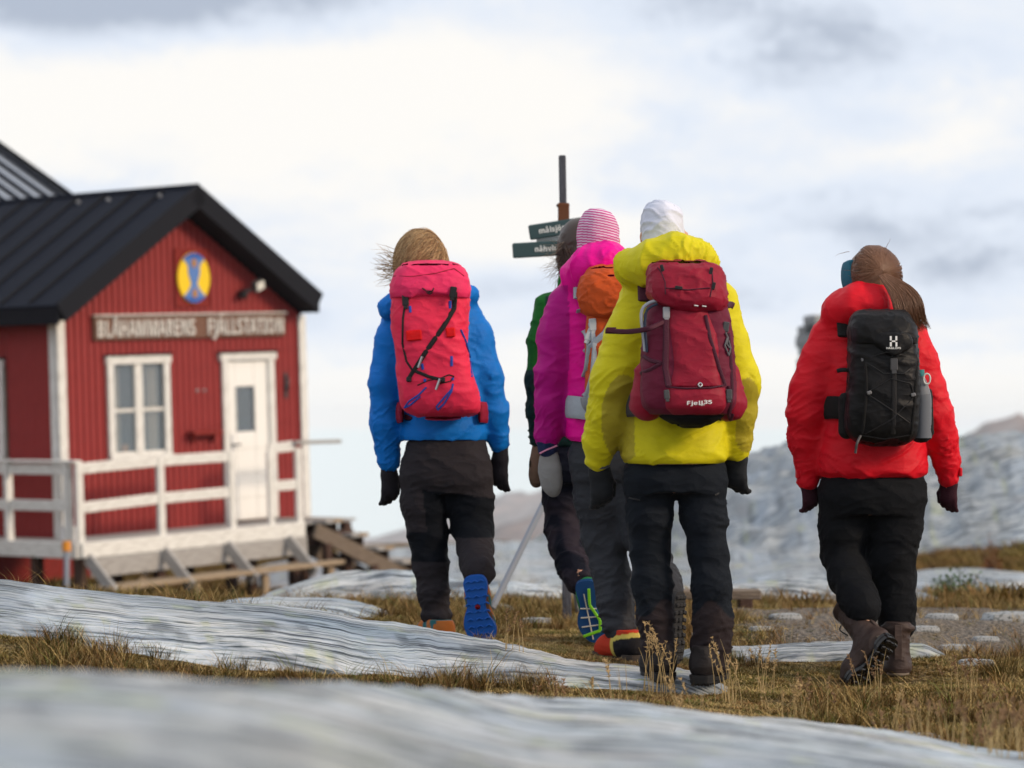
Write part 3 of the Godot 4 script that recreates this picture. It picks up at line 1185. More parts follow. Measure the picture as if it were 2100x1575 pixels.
	for z in [-0.15, -1.15, -1.75]:
		put(hut, "roof_bolt", tube(PackedVector3Array([Vector3(ax - 0.16, ay - 0.14, z), Vector3(ax - 0.19, ay - 0.09, z)]), 0.03, 8), M.zinc)
	# window of the front
	hut_window(hut, Transform3D(Basis.IDENTITY, Vector3(0.74, 0.92, 0.0)), 1.03, 1.18, 2)
	hut_window(hut, Transform3D(Basis(Vector3(0, 0, 1), Vector3.UP, Vector3(-1, 0, 0)), Vector3(0.0, 0.95, -2.17)), 1.14, 1.15, 2)
	# door
	var door := Node3D.new()
	door.name = "door"
	hut.add_child(door)
	var dx0 := 2.68
	var dx1 := 3.6
	for x in [dx0 + 0.05, dx1 - 0.05]:
		board(door, "frame", M.white, Vector3(x, -0.02, 0.04), Vector3(x, 2.1, 0.04), 0.11, 0.06, Vector3.RIGHT)
	board(door, "frame", M.white, Vector3(dx0 - 0.04, 2.145, 0.045), Vector3(dx1 + 0.04, 2.145, 0.045), 0.1, 0.07)
	board(door, "drip_strip", M.black_trim, Vector3(dx0 - 0.06, 2.205, 0.06), Vector3(dx1 + 0.06, 2.205, 0.06), 0.02, 0.1)
	var gx0 := 2.92
	var gx1 := 3.26
	block(door, "leaf", M.white_smooth, Vector3((dx0 + 0.1 + gx0) / 2, 1.05, 0.0), Vector3(gx0 - dx0 - 0.1, 2.08, 0.05))
	block(door, "leaf", M.white_smooth, Vector3((dx1 - 0.1 + gx1) / 2, 1.05, 0.0), Vector3(dx1 - 0.1 - gx1, 2.08, 0.05))
	block(door, "leaf", M.white_smooth, Vector3((gx0 + gx1) / 2, 1.92, 0.0), Vector3(gx1 - gx0 - 0.002, 0.34, 0.048))
	block(door, "leaf", M.white_smooth, Vector3((gx0 + gx1) / 2, 0.585, 0.0), Vector3(gx1 - gx0 - 0.002, 1.15, 0.048))
	for y in [0.3, 0.62, 0.94]:
		block(door, "groove", M.white, Vector3((dx0 + dx1) / 2, y, 0.027), Vector3(dx1 - dx0 - 0.26, 0.012, 0.006), 0.002)
	block(door, "pane", M.glass, Vector3((gx0 + gx1) / 2, 1.455, 0.0), Vector3(gx1 - gx0, 0.6, 0.006), 0.001)
	for x in [gx0, gx1]:
		board(door, "glazing_bead", M.white, Vector3(x, 1.15, 0.03), Vector3(x, 1.76, 0.03), 0.02, 0.02, Vector3.RIGHT)
	put(door, "handle", tube(smooth_path([Vector3(dx0 + 0.14, 1.0, 0.03), Vector3(dx0 + 0.14, 1.0, 0.08), Vector3(dx0 + 0.26, 1.0, 0.085)]), 0.012), M.dark_metal)
	block(door, "lock_plate", M.metal, Vector3(dx0 + 0.14, 1.02, 0.03), Vector3(0.05, 0.22, 0.01))
	block(door, "threshold", M.dark_wood, Vector3((dx0 + dx1) / 2, -0.01, 0.05), Vector3(dx1 - dx0, 0.04, 0.12))
	# small fittings on the front wall
	var rack := hut_thing("wall_shelf", "narrow red wooden shelf on the hut wall beside the white door", "shelf", Vector3(2.3, 1.18, 0.02))
	board(rack, "shelf_board", M.red_wood, Vector3(-0.25, 0, 0.09), Vector3(0.25, 0, 0.09), 0.06, 0.14)
	for x in [-0.18, 0.18]:
		block(rack, "bracket", M.red_wood, Vector3(x, -0.08, 0.05), Vector3(0.03, 0.1, 0.06))
	var hook := hut_thing("wall_hook", "dark iron wall bracket between door and corner of the hut", "hook", Vector3(3.83, 1.74, 0.02))
	board(hook, "plate", M.dark_metal, Vector3(0, -0.17, 0.01), Vector3(0, 0.17, 0.01), 0.05, 0.02, Vector3.RIGHT)
	put(hook, "arm", tube(smooth_path([Vector3(0, 0.1, 0.02), Vector3(0, 0.08, 0.07), Vector3(0, 0.0, 0.06), Vector3(0, -0.08, 0.02)]), 0.014), M.dark_metal)
	for k in 2:
		var screw := hut_thing("wall_ring", "small pale round plate on the red wall beside the door", "plate", Vector3(2.26 + 0.12 * k, 1.72, 0.022), "round plates on the hut wall")
		put(screw, "disc", tube(PackedVector3Array([Vector3.ZERO, Vector3(0, 0, 0.012)]), 0.022, 10), M.white_smooth)
		put(screw, "bolt", tube(PackedVector3Array([Vector3(0, 0, 0.012), Vector3(0, 0, 0.02)]), 0.008, 8), M.metal)
	# name board
	var sign_ := hut_thing("name_board", "weathered brown board with raised white letters above window and door", "sign", Vector3(2.18, 2.55, 0.0))
	board(sign_, "board", M.sign_wood, Vector3(-1.64, 0, 0.045), Vector3(1.64, 0, 0.045), 0.3, 0.04)
	board(sign_, "capping", M.letter_white, Vector3(-1.66, 0.155, 0.06), Vector3(1.66, 0.155, 0.06), 0.025, 0.08)
	put(sign_, "lettering", lettering("BLÅHAMMARENS", 0.148, 0.025), M.letter_white, Transform3D(Basis.IDENTITY.scaled(Vector3(0.98, 1.4, 1.0)), Vector3(-0.79, -0.015, 0.075)))
	put(sign_, "lettering", lettering("FJÄLLSTATION", 0.148, 0.025), M.letter_white, Transform3D(Basis.IDENTITY.scaled(Vector3(0.98, 1.4, 1.0)), Vector3(0.92, -0.015, 0.075)))
	# oval emblem: yellow field, a blue pillar that widens to head and foot
	var em := hut_thing("oval_emblem", "oval yellow and blue emblem on the hut gable", "sign", Vector3(2.22, 3.17, 0.0))
	block(em, "backing", M.red_wood, Vector3(0, 0, 0.03), Vector3(0.6, 0.76, 0.02))
	var oval := PackedVector2Array()
	for i in 36:
		oval.append(Vector2(cos(TAU * i / 36) * 0.275, sin(TAU * i / 36) * 0.325))
	put(em, "field", extruded(oval, 0.03), M.yellow_paint, Transform3D(Basis.IDENTITY, Vector3(0, 0, 0.04)))
	var pillar := PackedVector2Array([Vector2(-0.2, 0.26), Vector2(-0.1, 0.16), Vector2(-0.1, 0.06), Vector2(-0.05, -0.08), Vector2(-0.1, -0.16), Vector2(-0.2, -0.25), Vector2(0.2, -0.25), Vector2(0.1, -0.16), Vector2(0.05, -0.08), Vector2(0.1, 0.06), Vector2(0.1, 0.16), Vector2(0.2, 0.26)])
	var cut: Array[PackedVector2Array] = Geometry2D.intersect_polygons(pillar, oval)
	put(em, "pillar", extruded(cut[0], 0.006), M.pale_blue_paint, Transform3D(Basis.IDENTITY, Vector3(0, 0, 0.07)))
	for sgn in [1.0, -1.0]:
		var seg := PackedVector2Array()
		for i in 13:
			var w := deg_to_rad(52.0 + 76.0 * i / 12)
			seg.append(Vector2(cos(w) * 0.27, sin(w) * 0.32 * sgn))
		put(em, "arc", extruded(seg, 0.009), M.blue_paint, Transform3D(Basis.IDENTITY, Vector3(0, 0, 0.0705)))
	for y in [0.19, -0.2]:
		var dot := PackedVector2Array()
		for i in 16:
			dot.append(Vector2(cos(TAU * i / 16) * 0.04, sin(TAU * i / 16) * 0.06))
		put(em, "crown", extruded(dot, 0.012), M.ochre_paint, Transform3D(Basis.IDENTITY, Vector3(0, y, 0.0715)))
	# floodlight
	var lamp := hut_thing("floodlight", "small floodlight under the black roof edge of the hut", "lamp", Vector3(3.05, 2.98, 0.0))
	put(lamp, "bracket", tube(smooth_path([Vector3(0, 0, 0.02), Vector3(0, 0.0, 0.12), Vector3(0.06, 0.03, 0.18)]), 0.025), M.dark_metal)
	block(lamp, "sensor", M.black_plastic, Vector3(-0.02, -0.03, 0.1), Vector3(0.09, 0.1, 0.12), 0.02)
	var head := block(lamp, "lamp_head", M.dark_metal, Vector3(0.14, 0.08, 0.22), Vector3(0.17, 0.14, 0.1), 0.02)
	head.rotation = Vector3(0.25, 0.1, 0.35)
	var face := block(lamp, "lens", M.lamp_glass, Vector3(0.145, 0.075, 0.275), Vector3(0.14, 0.11, 0.012), 0.004)
	face.rotation = Vector3(0.25, 0.1, 0.35)

	build_porch()
	build_station()


func hut_window(hut: Node3D, where: Transform3D, w: float, h: float, mullions: int) -> void:
	var o := Node3D.new()
	o.name = "window"
	o.transform = where
	hut.add_child(o, true)
	for x in [0.05, w - 0.05]:
		board(o, "frame", M.white, Vector3(x, -0.04, 0.045), Vector3(x, h + 0.0, 0.045), 0.1, 0.05, Vector3.RIGHT)
	board(o, "frame", M.white, Vector3(-0.02, h + 0.045, 0.05), Vector3(w + 0.02, h + 0.045, 0.05), 0.11, 0.06)
	board(o, "drip_strip", M.black_trim, Vector3(-0.04, h + 0.11, 0.06), Vector3(w + 0.04, h + 0.11, 0.06), 0.02, 0.1)
	board(o, "sill", M.white, Vector3(0.0, -0.02, 0.055), Vector3(w, -0.02, 0.055), 0.1, 0.08)
	board(o, "mullion", M.white, Vector3(w / 2, 0.03, 0.03), Vector3(w / 2, h - 0.01, 0.03), 0.13, 0.05, Vector3.RIGHT)
	for s in [0, 1]:
		var x0: float = 0.1 + s * (w / 2 - 0.035)
		var x1: float = x0 + w / 2 - 0.165
		board(o, "glazing_bar", M.white, Vector3(x0, h * 0.5, 0.025), Vector3(x1, h * 0.5, 0.025), 0.045, 0.03)
		for r in [0, 1]:
			var y0: float = 0.03 + r * (h * 0.5)
			block(o, "pane", M.glass, Vector3((x0 + x1) / 2, y0 + h * 0.24, 0.012), Vector3(x1 - x0 + 0.01, h * 0.47, 0.005), 0.001)
		block(o, "sash_rail", M.white, Vector3((x0 + x1) / 2, 0.045, 0.022), Vector3(x1 - x0, 0.05, 0.035))
	# a short curtain and things on the inner sill
	var cur := PackedVector3Array()
	for side in [0, 1]:
		var st := SurfaceTool.new()
		st.begin(Mesh.PRIMITIVE_TRIANGLES)
		for i in 16:
			var a: float = 0.1 + side * (w - 0.4) + i * 0.0125
			var za := -0.07 + 0.018 * sin(i * 1.9)
			var zb := -0.07 + 0.018 * sin((i + 1) * 1.9)
			quad(st, Vector3(a, 0.02, za), Vector3(a + 0.0125, 0.02, zb), Vector3(a + 0.0125, h * 0.98, zb), Vector3(a, h * 0.98, za), Vector3(a, 0.5, -9))
		st.generate_normals()
		put(o, "curtain", st.commit(), M.curtain)
	block(o, "inner_sill", M.white_smooth, Vector3(w / 2, 0.0, -0.09), Vector3(w - 0.1, 0.03, 0.14))
	var pot := put(o, "pot", tube(PackedVector3Array([Vector3(0.36, 0.015, -0.09), Vector3(0.36, 0.16, -0.09)]), 0.05, 12), M.ochre_paint)
	pot.set_meta("label", "ochre pot on the inner sill")


func build_porch() -> void:
	var p := hut_thing("wooden_porch", "white railed timber porch deck along the front of the red hut", "porch", Vector3.ZERO)
	var x0 := -0.55
	var x1 := 3.12
	# deck boards lie along the front; beyond the rail they reach to the corner of the hut
	for i in 8:
		board(p, "deck_board", M.grey_wood, Vector3(x0 - 0.02, -0.035, 0.1 + i * 0.114), Vector3(4.15, -0.035, 0.1 + i * 0.114), 0.032, 0.108)
	for i in 4:
		board(p, "deck_board", M.grey_wood, Vector3(x0 + 0.06 + i * 0.114, -0.036, 0.03), Vector3(x0 + 0.06 + i * 0.114, -0.036, -2.6), 0.032, 0.108)
	board(p, "edge_board", M.white, Vector3(x0, -0.11, 1.0), Vector3(x1 + 0.04, -0.095, 1.0), 0.19, 0.04)
	board(p, "skirt_board", M.grey_wood, Vector3(x0 + 0.12, -0.325, 1.02), Vector3(x1 + 0.05, -0.305, 1.02), 0.23, 0.03)
	board(p, "edge_board", M.white, Vector3(x0 - 0.03, -0.11, 0.96), Vector3(x0 - 0.03, -0.11, -2.6), 0.19, 0.04)
	for x in [x0 + 0.03, 0.77, 1.95, x1]:
		board(p, "rail_post", M.white, Vector3(x, -0.2, 0.95), Vector3(x, 0.95, 0.95), 0.1, 0.06, Vector3.RIGHT)
	for s in [[x0 + 0.08, 0.72, 0.87, 0.9, 0.42, 0.46], [0.82, 1.9, 0.9, 0.9, 0.46, 0.47], [2.6, x1 - 0.05, 0.96, 0.98, 0.5, 0.5]]:
		board(p, "top_rail", M.white, Vector3(s[0], s[2], 0.95), Vector3(s[1], s[3], 0.95), 0.13, 0.035)
		board(p, "mid_rail", M.white, Vector3(s[0], s[4] - 0.02, 0.95), Vector3(s[1], s[5] - 0.02, 0.95), 0.13, 0.035)
	board(p, "rail_post", M.white, Vector3(2.62, -0.2, 0.95), Vector3(2.62, 0.93, 0.95), 0.09, 0.05, Vector3.RIGHT)
	board(p, "hand_rail", M.grey_wood, Vector3(x1 - 0.1, 1.02, 0.98), Vector3(x1 + 0.72, 1.0, 0.98), 0.05, 0.12)
	# the side towards the shade
	for z in [0.78, -0.35, -1.5]:
		board(p, "rail_post", M.white, Vector3(x0, -0.2, z), Vector3(x0, 0.95, z), 0.1, 0.07, Vector3.RIGHT)
	for s in [[0.74, -0.3], [-0.4, -1.45]]:
		board(p, "top_rail", M.white, Vector3(x0, 0.86, s[0]), Vector3(x0, 0.86, s[1]), 0.13, 0.035)
		board(p, "mid_rail", M.white, Vector3(x0, 0.42, s[0]), Vector3(x0, 0.42, s[1]), 0.13, 0.035)
	board(p, "hand_rail", M.white, Vector3(x0, 0.955, 0.98), Vector3(x0, 0.955, -1.5), 0.03, 0.12)
	# what carries it
	for x in [x0 + 0.05, 0.75, 1.95, 3.05, 4.0]:
		for z in [0.9, 0.1]:
			board(p, "support_post", M.dark_wood, Vector3(x, -1.45, z), Vector3(x, -0.06, z), 0.12, 0.12, Vector3.RIGHT)
	board(p, "beam", M.dark_wood, Vector3(x0, -0.24, 0.9), Vector3(4.1, -0.24, 0.9), 0.16, 0.1)
	board(p, "brace", M.raw_wood, Vector3(0.1, -0.95, 0.86), Vector3(0.75, -0.3, 0.86), 0.09, 0.04)
	for x in [x0 + 0.05, x0 + 0.05]:
		board(p, "support_post", M.dark_wood, Vector3(x, -1.45, -1.0), Vector3(x, -0.06, -1.0), 0.12, 0.12, Vector3.RIGHT)
		break
	# the long low step before it
	var s2 := hut_thing("plank_step", "long raw timber step on sloping legs below the porch skirt", "step", Vector3(0, 0, 0))
	board(s2, "plank", M.raw_wood, Vector3(-0.55, -0.55, 1.42), Vector3(3.35, -0.52, 1.42), 0.05, 0.22)
	board(s2, "plank", M.raw_wood, Vector3(-0.55, -0.555, 1.2), Vector3(3.0, -0.525, 1.2), 0.05, 0.2)
	for x in [-0.5, 0.7, 1.75, 2.8]:
		board(s2, "stringer", M.grey_wood, Vector3(x, -0.2, 1.05), Vector3(x + 0.02, -0.62, 1.52), 0.15, 0.05)
	for x in [0.9, 2.05, 3.2]:
		board(s2, "leg", M.raw_wood, Vector3(x, -1.3, 1.4), Vector3(x, -0.58, 1.4), 0.1, 0.08, Vector3.RIGHT)
	# stairs down from the deck's open end
	var st := hut_thing("timber_stairs", "weathered open timber stairs leading down from the porch", "stairs", Vector3(3.2, 0, 0))
	for i in 5:
		var y := -0.02 - 0.21 * i
		var x := 0.25 + 0.47 * i
		for k in 2:
			board(st, "tread", M.raw_wood if k else M.grey_wood, Vector3(x + k * 0.16, y, 0.2), Vector3(x + k * 0.16, y, 1.18), 0.05, 0.15)
		board(st, "riser", M.dark_wood, Vector3(x + 0.2, y - 0.1, 0.28), Vector3(x + 0.2, y - 0.1, 1.1), 0.13, 0.03)
	for z in [0.3, 1.1]:
		board(st, "stringer", M.old_wood, Vector3(0.05, -0.12, z), Vector3(2.5, -1.2, z), 0.2, 0.05)
	for x in [0.25, 1.1]:
		board(st, "post", M.dark_wood, Vector3(x, -1.4, 1.1), Vector3(x, -0.2 - x * 0.4, 1.1), 0.1, 0.1, Vector3.RIGHT)
	# odds and ends by the shaded side
	var bk := hut_thing("white_bucket", "white plastic bucket on the porch deck behind the railing", "bucket", Vector3(x0 + 0.22, -0.02, 0.5))
	put(bk, "pail", tube(PackedVector3Array([Vector3(0, 0, 0), Vector3(0, 0.17, 0)]), 0.09, 16), M.bucket)
	put(bk, "rim", tube(smooth_path([Vector3(0.095, 0.17, 0), Vector3(0, 0.17, 0.095), Vector3(-0.095, 0.17, 0), Vector3(0, 0.17, -0.095), Vector3(0.095, 0.17, 0)]), 0.008), M.bucket)
	put(bk, "handle", tube(smooth_path([Vector3(0.095, 0.16, 0), Vector3(0.07, 0.12, 0.09), Vector3(-0.07, 0.12, 0.09), Vector3(-0.095, 0.16, 0)]), 0.004), M.metal)
	var sh := hut_thing("shovel", "grey handled shovel with orange grip leaning on the porch", "shovel", Vector3(-0.9, -1.15, 1.0))
	put(sh, "shaft", tube(PackedVector3Array([Vector3(0, 0.05, 0.1), Vector3(0.12, 1.05, 0.0)]), 0.035, 8), M.galvanised)
	put(sh, "grip", tube(PackedVector3Array([Vector3(0.122, 1.05, 0.0), Vector3(0.135, 1.17, -0.012)]), 0.055, 8), M.orange_plastic)
	put(sh, "blade", chamfered(Vector3(0.24, 0.3, 0.03), 0.01), M.metal, Transform3D(Basis.IDENTITY, Vector3(-0.01, -0.08, 0.11)))
	var bn := hut_thing("canvas_bundle", "beige canvas bundle on the rocks under the porch", "bundle", Vector3(-0.62, -0.98, 1.25))
	var f := Field.new()
	f.cap(Vector3(-0.35, 0.05, 0), Vector3(0.3, 0.08, 0), 0.11, 0.12, 0.05, 0.03, 0.03)
	f.cap(Vector3(0.3, 0.08, 0), Vector3(0.5, -0.08, 0.05), 0.1, 0.09, 0.05, 0.02, 0.02)
	job(bn, "cloth", M.canvas, f, 0.02)
	var gr := hut_thing("green_rope", "bright green rope wound over the canvas bundle", "rope", Vector3(-0.62, -0.98, 1.25))
	var coil := []
	for i in 60:
		var w := i * 0.55
		coil.append(Vector3(-0.42 + i * 0.009, 0.06 + sin(w) * 0.135, cos(w) * 0.135))
	put(gr, "coil", tube(smooth_path(coil, 3), 0.018, 6), M.green_rope)
	var loop := []
	for i in 14:
		loop.append(Vector3(0.1 + 0.07 * cos(i * 0.9), 0.09 + sin(i * 0.9) * 0.15, cos(i * 0.9) * 0.15))
	put(gr, "loose_end", tube(smooth_path(loop, 3), 0.018, 6), M.green_rope)


func build_station() -> void:
	# the larger house behind, of which the profiled metal roof shows above the hut
	var b := hut_thing("station_building", "larger red building behind the hut with ribbed grey metal roof", "building", Vector3(0, 0, -5.2))
	block(b, "wall", M.red_wood, Vector3(-0.4, 0.8, -3.0), Vector3(11.4, 5.2, 5.6))
	var x1 := 5.5
	var top := Vector3(0, 5.52, -2.9)
	for side in [Vector3(0, 3.55, 0.85), Vector3(0, 3.55, -6.65)]:
		var down: Vector3 = side - top
		var along := down.normalized()
		var upn := Vector3(1, 0, 0).cross(along)
		if upn.y < 0:
			upn = -upn
		var x := x1
		var k := 0
		while x > -6.5:
			var w := 0.62
			var base := Transform3D(Basis(along, upn, along.cross(upn)), top + Vector3(x - w / 2, 0, 0) + down * 0.5)
			put(b, "roof_panel", chamfered(Vector3(down.length(), 0.04, w - 0.004), 0.004), M.zinc, base)
			for q in 2:
				put(b, "roof_rib", chamfered(Vector3(down.length(), 0.05, 0.06), 0.015), M.black_sheet, base * Transform3D(Basis.IDENTITY, Vector3(0, 0.045, -0.16 + 0.3 * q)))
			x -= w
			k += 1
		put(b, "verge_board", chamfered(Vector3(down.length() + 0.05, 0.22, 0.05), 0.006), M.black_trim, Transform3D(Basis(along, upn, along.cross(upn)), top + Vector3(x1 + 0.03, -0.02, 0) + down * 0.5))
	put(b, "ridge_cap", tube(PackedVector3Array([top + Vector3(x1, 0.03, 0), top + Vector3(-6.5, 0.03, 0)]), 0.08, 8), M.black_trim)


# ---------------------------------------------------------------- people
# Each walker is measured on the photograph: columns and rows are turned into metres about the walker's own feet.
class Walker:
	var s := 500.0      # photograph pixels to a metre at that distance
	var cx := 0.0
	var gy := 0.0
	var root: Node3D
	var jacket: Field
	var trousers: Field
	var head_at := Vector3.ZERO

	func v(px: float, py: float, z := 0.0) -> Vector3:
		return Vector3((px - cx) / s, (gy - py) / s, z)

	func rows(list: Array) -> Array:      # [row, left column, right column, z back face, z front face]
		var out := []
		for r in list:
			out.append([(gy - r[0]) / s, ((r[1] + r[2]) * 0.5 - cx) / s, (r[3] + r[4]) * 0.5, (r[2] - r[1]) * 0.5 / s, absf(r[4] - r[3]) * 0.5])
		return out

	func limb(list: Array) -> Array:      # [column, row, z, radius in pixels, fold]
		var out := []
		for r in list:
			out.append([v(r[0], r[1], r[2]), r[3] / s, r[4] if r.size() > 4 else 0.004])
		return out


func walker(s: float, cx: float, gy: float, label: String) -> Walker:
	var w := Walker.new()
	w.s = s
	w.cx = cx
	w.gy = gy
	var d := FOCAL / s
	w.root = thing("person", label, "person", Vector3((cx - 1050.0) / FOCAL * d, EYE.y + (HORIZON - gy) / FOCAL * d, -d), 0.0, "hikers walking towards the hut")
	return w


func jacket_of(w: Walker, torso: Array, arms: Array, fold := 0.006) -> Field:
	var f := Field.new()
	f.stack(w.rows(torso), 2.3, 0.03, fold * 1.6)
	for a in arms:
		var pts := w.limb(a)
		for q in pts:
			q[2] *= 1.6
		f.chain(pts, 0.03)
	w.jacket = f
	return f


func trousers_of(w: Walker, hips: Array, legs: Array, fold := 0.007) -> Field:
	var f := Field.new()
	f.stack(w.rows(hips), 2.2, 0.05, fold)
	for l in legs:
		var pts := w.limb(l)
		for q in pts:
			q[2] *= 1.6
		f.chain(pts, 0.035)
	w.trousers = f
	return f


func body_of(w: Walker, head: Vector3, r: float, hands: Array, feet: Array) -> void:
	# the figure under the clothes: one surface from head to feet, with a finer head
	w.head_at = head
	var f := w.jacket.grown(-0.024)
	var t := w.trousers.grown(-0.028)
	f.prims.append_array(t.prims)
	f.cap(head + Vector3(0, -0.24, 0.015), head + Vector3(0, -0.06, 0.0), 0.062, 0.055, 0.04)
	for h in hands:
		f.cap(h[0], h[1], 0.03, 0.02, 0.03)
	for h in feet:
		f.cap(h[0], h[1], 0.026, 0.022, 0.04)
	var e := Field.new()      # the head looks along -z
	var k := r / 0.1
	e.cap(head + Vector3(0, 0.02, 0.012) * k, head + Vector3(0, 0.025, 0.0) * k, 0.094 * k, 0.09 * k, 0.03, 0, 0, Vector3(0.86, 1.12, 1.02))
	e.cap(head + Vector3(0, -0.06, -0.035) * k, head + Vector3(0, -0.085, -0.06) * k, 0.052 * k, 0.032 * k, 0.04)           # jaw and chin
	e.cap(head + Vector3(0, 0.01, -0.092) * k, head + Vector3(0, -0.026, -0.112) * k, 0.009 * k, 0.014 * k, 0.012)          # nose
	for sx in [-1.0, 1.0]:
		e.cap(head + Vector3(0.03 * sx, 0.03, -0.088) * k, head + Vector3(0.05 * sx, 0.026, -0.074) * k, 0.012 * k, 0.01 * k, 0.014)      # brow
		e.cap(head + Vector3(0.034 * sx, -0.02, -0.08) * k, head + Vector3(0.05 * sx, -0.03, -0.06) * k, 0.022 * k, 0.02 * k, 0.03)       # cheek
		e.cap(head + Vector3(0.086 * sx, 0.02, 0.012) * k, head + Vector3(0.082 * sx, -0.025, 0.004) * k, 0.016 * k, 0.011 * k, 0.008, 0, 0, Vector3(0.6, 1.1, 1.0))   # ear
		e.cap(head + Vector3(0.032 * sx, 0.012, -0.1) * k, head + Vector3(0.034 * sx, 0.012, -0.1) * k, 0.014 * k, 0.014 * k, 0.01, 0, 0, Vector3.ONE, 1)   # eye socket
		e.cap(head + Vector3(0.032 * sx, 0.011, -0.08) * k, head + Vector3(0.034 * sx, 0.011, -0.08) * k, 0.012 * k, 0.012 * k, 0.003)    # eyeball
	e.cap(head + Vector3(-0.018, -0.055, -0.096) * k, head + Vector3(0.018, -0.055, -0.096) * k, 0.007 * k, 0.007 * k, 0.008)             # lips
	e.cap(head + Vector3(-0.022, -0.061, -0.107) * k, head + Vector3(0.022, -0.061, -0.107) * k, 0.003 * k, 0.003 * k, 0.004, 0, 0, Vector3.ONE, 1)
	e.cap(head + Vector3(0, -0.2, 0.02), head + Vector3(0, -0.06, 0.0), 0.06, 0.054, 0.04)
	job(w.root, "body", M.skin, f, 0.02, null, e, 0.006)


func glove(w: Walker, called: String, m: Material, wrist: Vector3, turn: float, tilt: float, curl: float, thumb_side: float, mitten := false, size := 1.0) -> void:
	# palm hanging down (-y), its back towards +z before the turn; thumb on the side «thumb_side» (x)
	var f := Field.new()
	f.cap(Vector3(0, 0.045, 0), Vector3(0, -0.01, 0), 0.033, 0.03, 0.02, 0, 0, Vector3(1.05, 1, 0.85))
	f.cap(Vector3(0, -0.03, 0), Vector3(0, -0.075, 0), 0.038, 0.041, 0.02, 0, 0, Vector3(1.0, 1.0, 0.5))
	if mitten:
		f.cap(Vector3(0, -0.075, 0), Vector3(0, -0.135, -0.02 * curl), 0.043, 0.036, 0.03, 0.003, 0.003, Vector3(1.0, 1.0, 0.62))
		f.cap(Vector3(0, -0.135, -0.02 * curl), Vector3(0, -0.16, -0.04 * curl), 0.035, 0.024, 0.03, 0.002, 0.002, Vector3(1.0, 1.0, 0.66))
	else:
		for i in 4:
			var x: float = [-0.031, -0.0105, 0.0105, 0.031][i] * -thumb_side
			var l: float = [0.058, 0.074, 0.08, 0.072][i]
			var a := Vector3(x * 0.95, -0.085, 0.0)
			var c: float = curl * [1.15, 1.0, 0.95, 0.85][i]
			var b := a + Vector3(x * 0.1, -cos(c * 0.5), -sin(c * 0.5)) * l * 0.46
			var e := b + Vector3(0, -cos(c * 1.2), -sin(c * 1.2)) * l * 0.33
			var g := e + Vector3(0, -cos(c * 1.9), -sin(c * 1.9)) * l * 0.24
			f.cap(a, b, 0.0115, 0.0108, 0.007)
			f.cap(b, e, 0.0108, 0.01, 0.005)
			f.cap(e, g, 0.01, 0.0088, 0.005)
	var tx := 0.034 * thumb_side
	f.cap(Vector3(tx * 0.7, -0.03, -0.006), Vector3(tx * 1.45, -0.062, -0.022), 0.017, 0.0135, 0.014)
	f.cap(Vector3(tx * 1.45, -0.062, -0.022), Vector3(tx * 1.5, -0.1, -0.034), 0.0135, 0.0105 if not mitten else 0.014, 0.006)
	var o := job(w.root, called, m, f, 0.0042)
	o.transform = Transform3D(Basis(Vector3.UP, turn).rotated(Vector3(0, 0, 1), tilt).scaled(Vector3.ONE * size), wrist)


func sole_outline(length: float, wide: float, mirror: float) -> PackedVector2Array:
	# seen from below: heel at -y, toe at +y; mirror swaps the arch side
	var pts := [[0.0, -0.5], [0.26, -0.48], [0.37, -0.4], [0.36, -0.28], [0.25, -0.1], [0.27, 0.03], [0.46, 0.2], [0.47, 0.3], [0.38, 0.42], [0.2, 0.49], [0.02, 0.5], [-0.2, 0.46], [-0.4, 0.34], [-0.5, 0.2], [-0.45, 0.06], [-0.31, -0.1], [-0.35, -0.28], [-0.36, -0.4], [-0.25, -0.48]]
	var out := PackedVector2Array()
	for i in pts.size():
		var p0: Array = pts[(i - 1 + pts.size()) % pts.size()]
		var p1: Array = pts[i]
		var p2: Array = pts[(i + 1) % pts.size()]
		var p3: Array = pts[(i + 2) % pts.size()]
		for k in 3:
			var t := k / 3.0
			out.append(Vector2(cubic_interpolate(p1[0], p2[0], p0[0], p3[0], t) * wide * mirror, cubic_interpolate(p1[1], p2[1], p0[1], p3[1], t) * length))
	return out


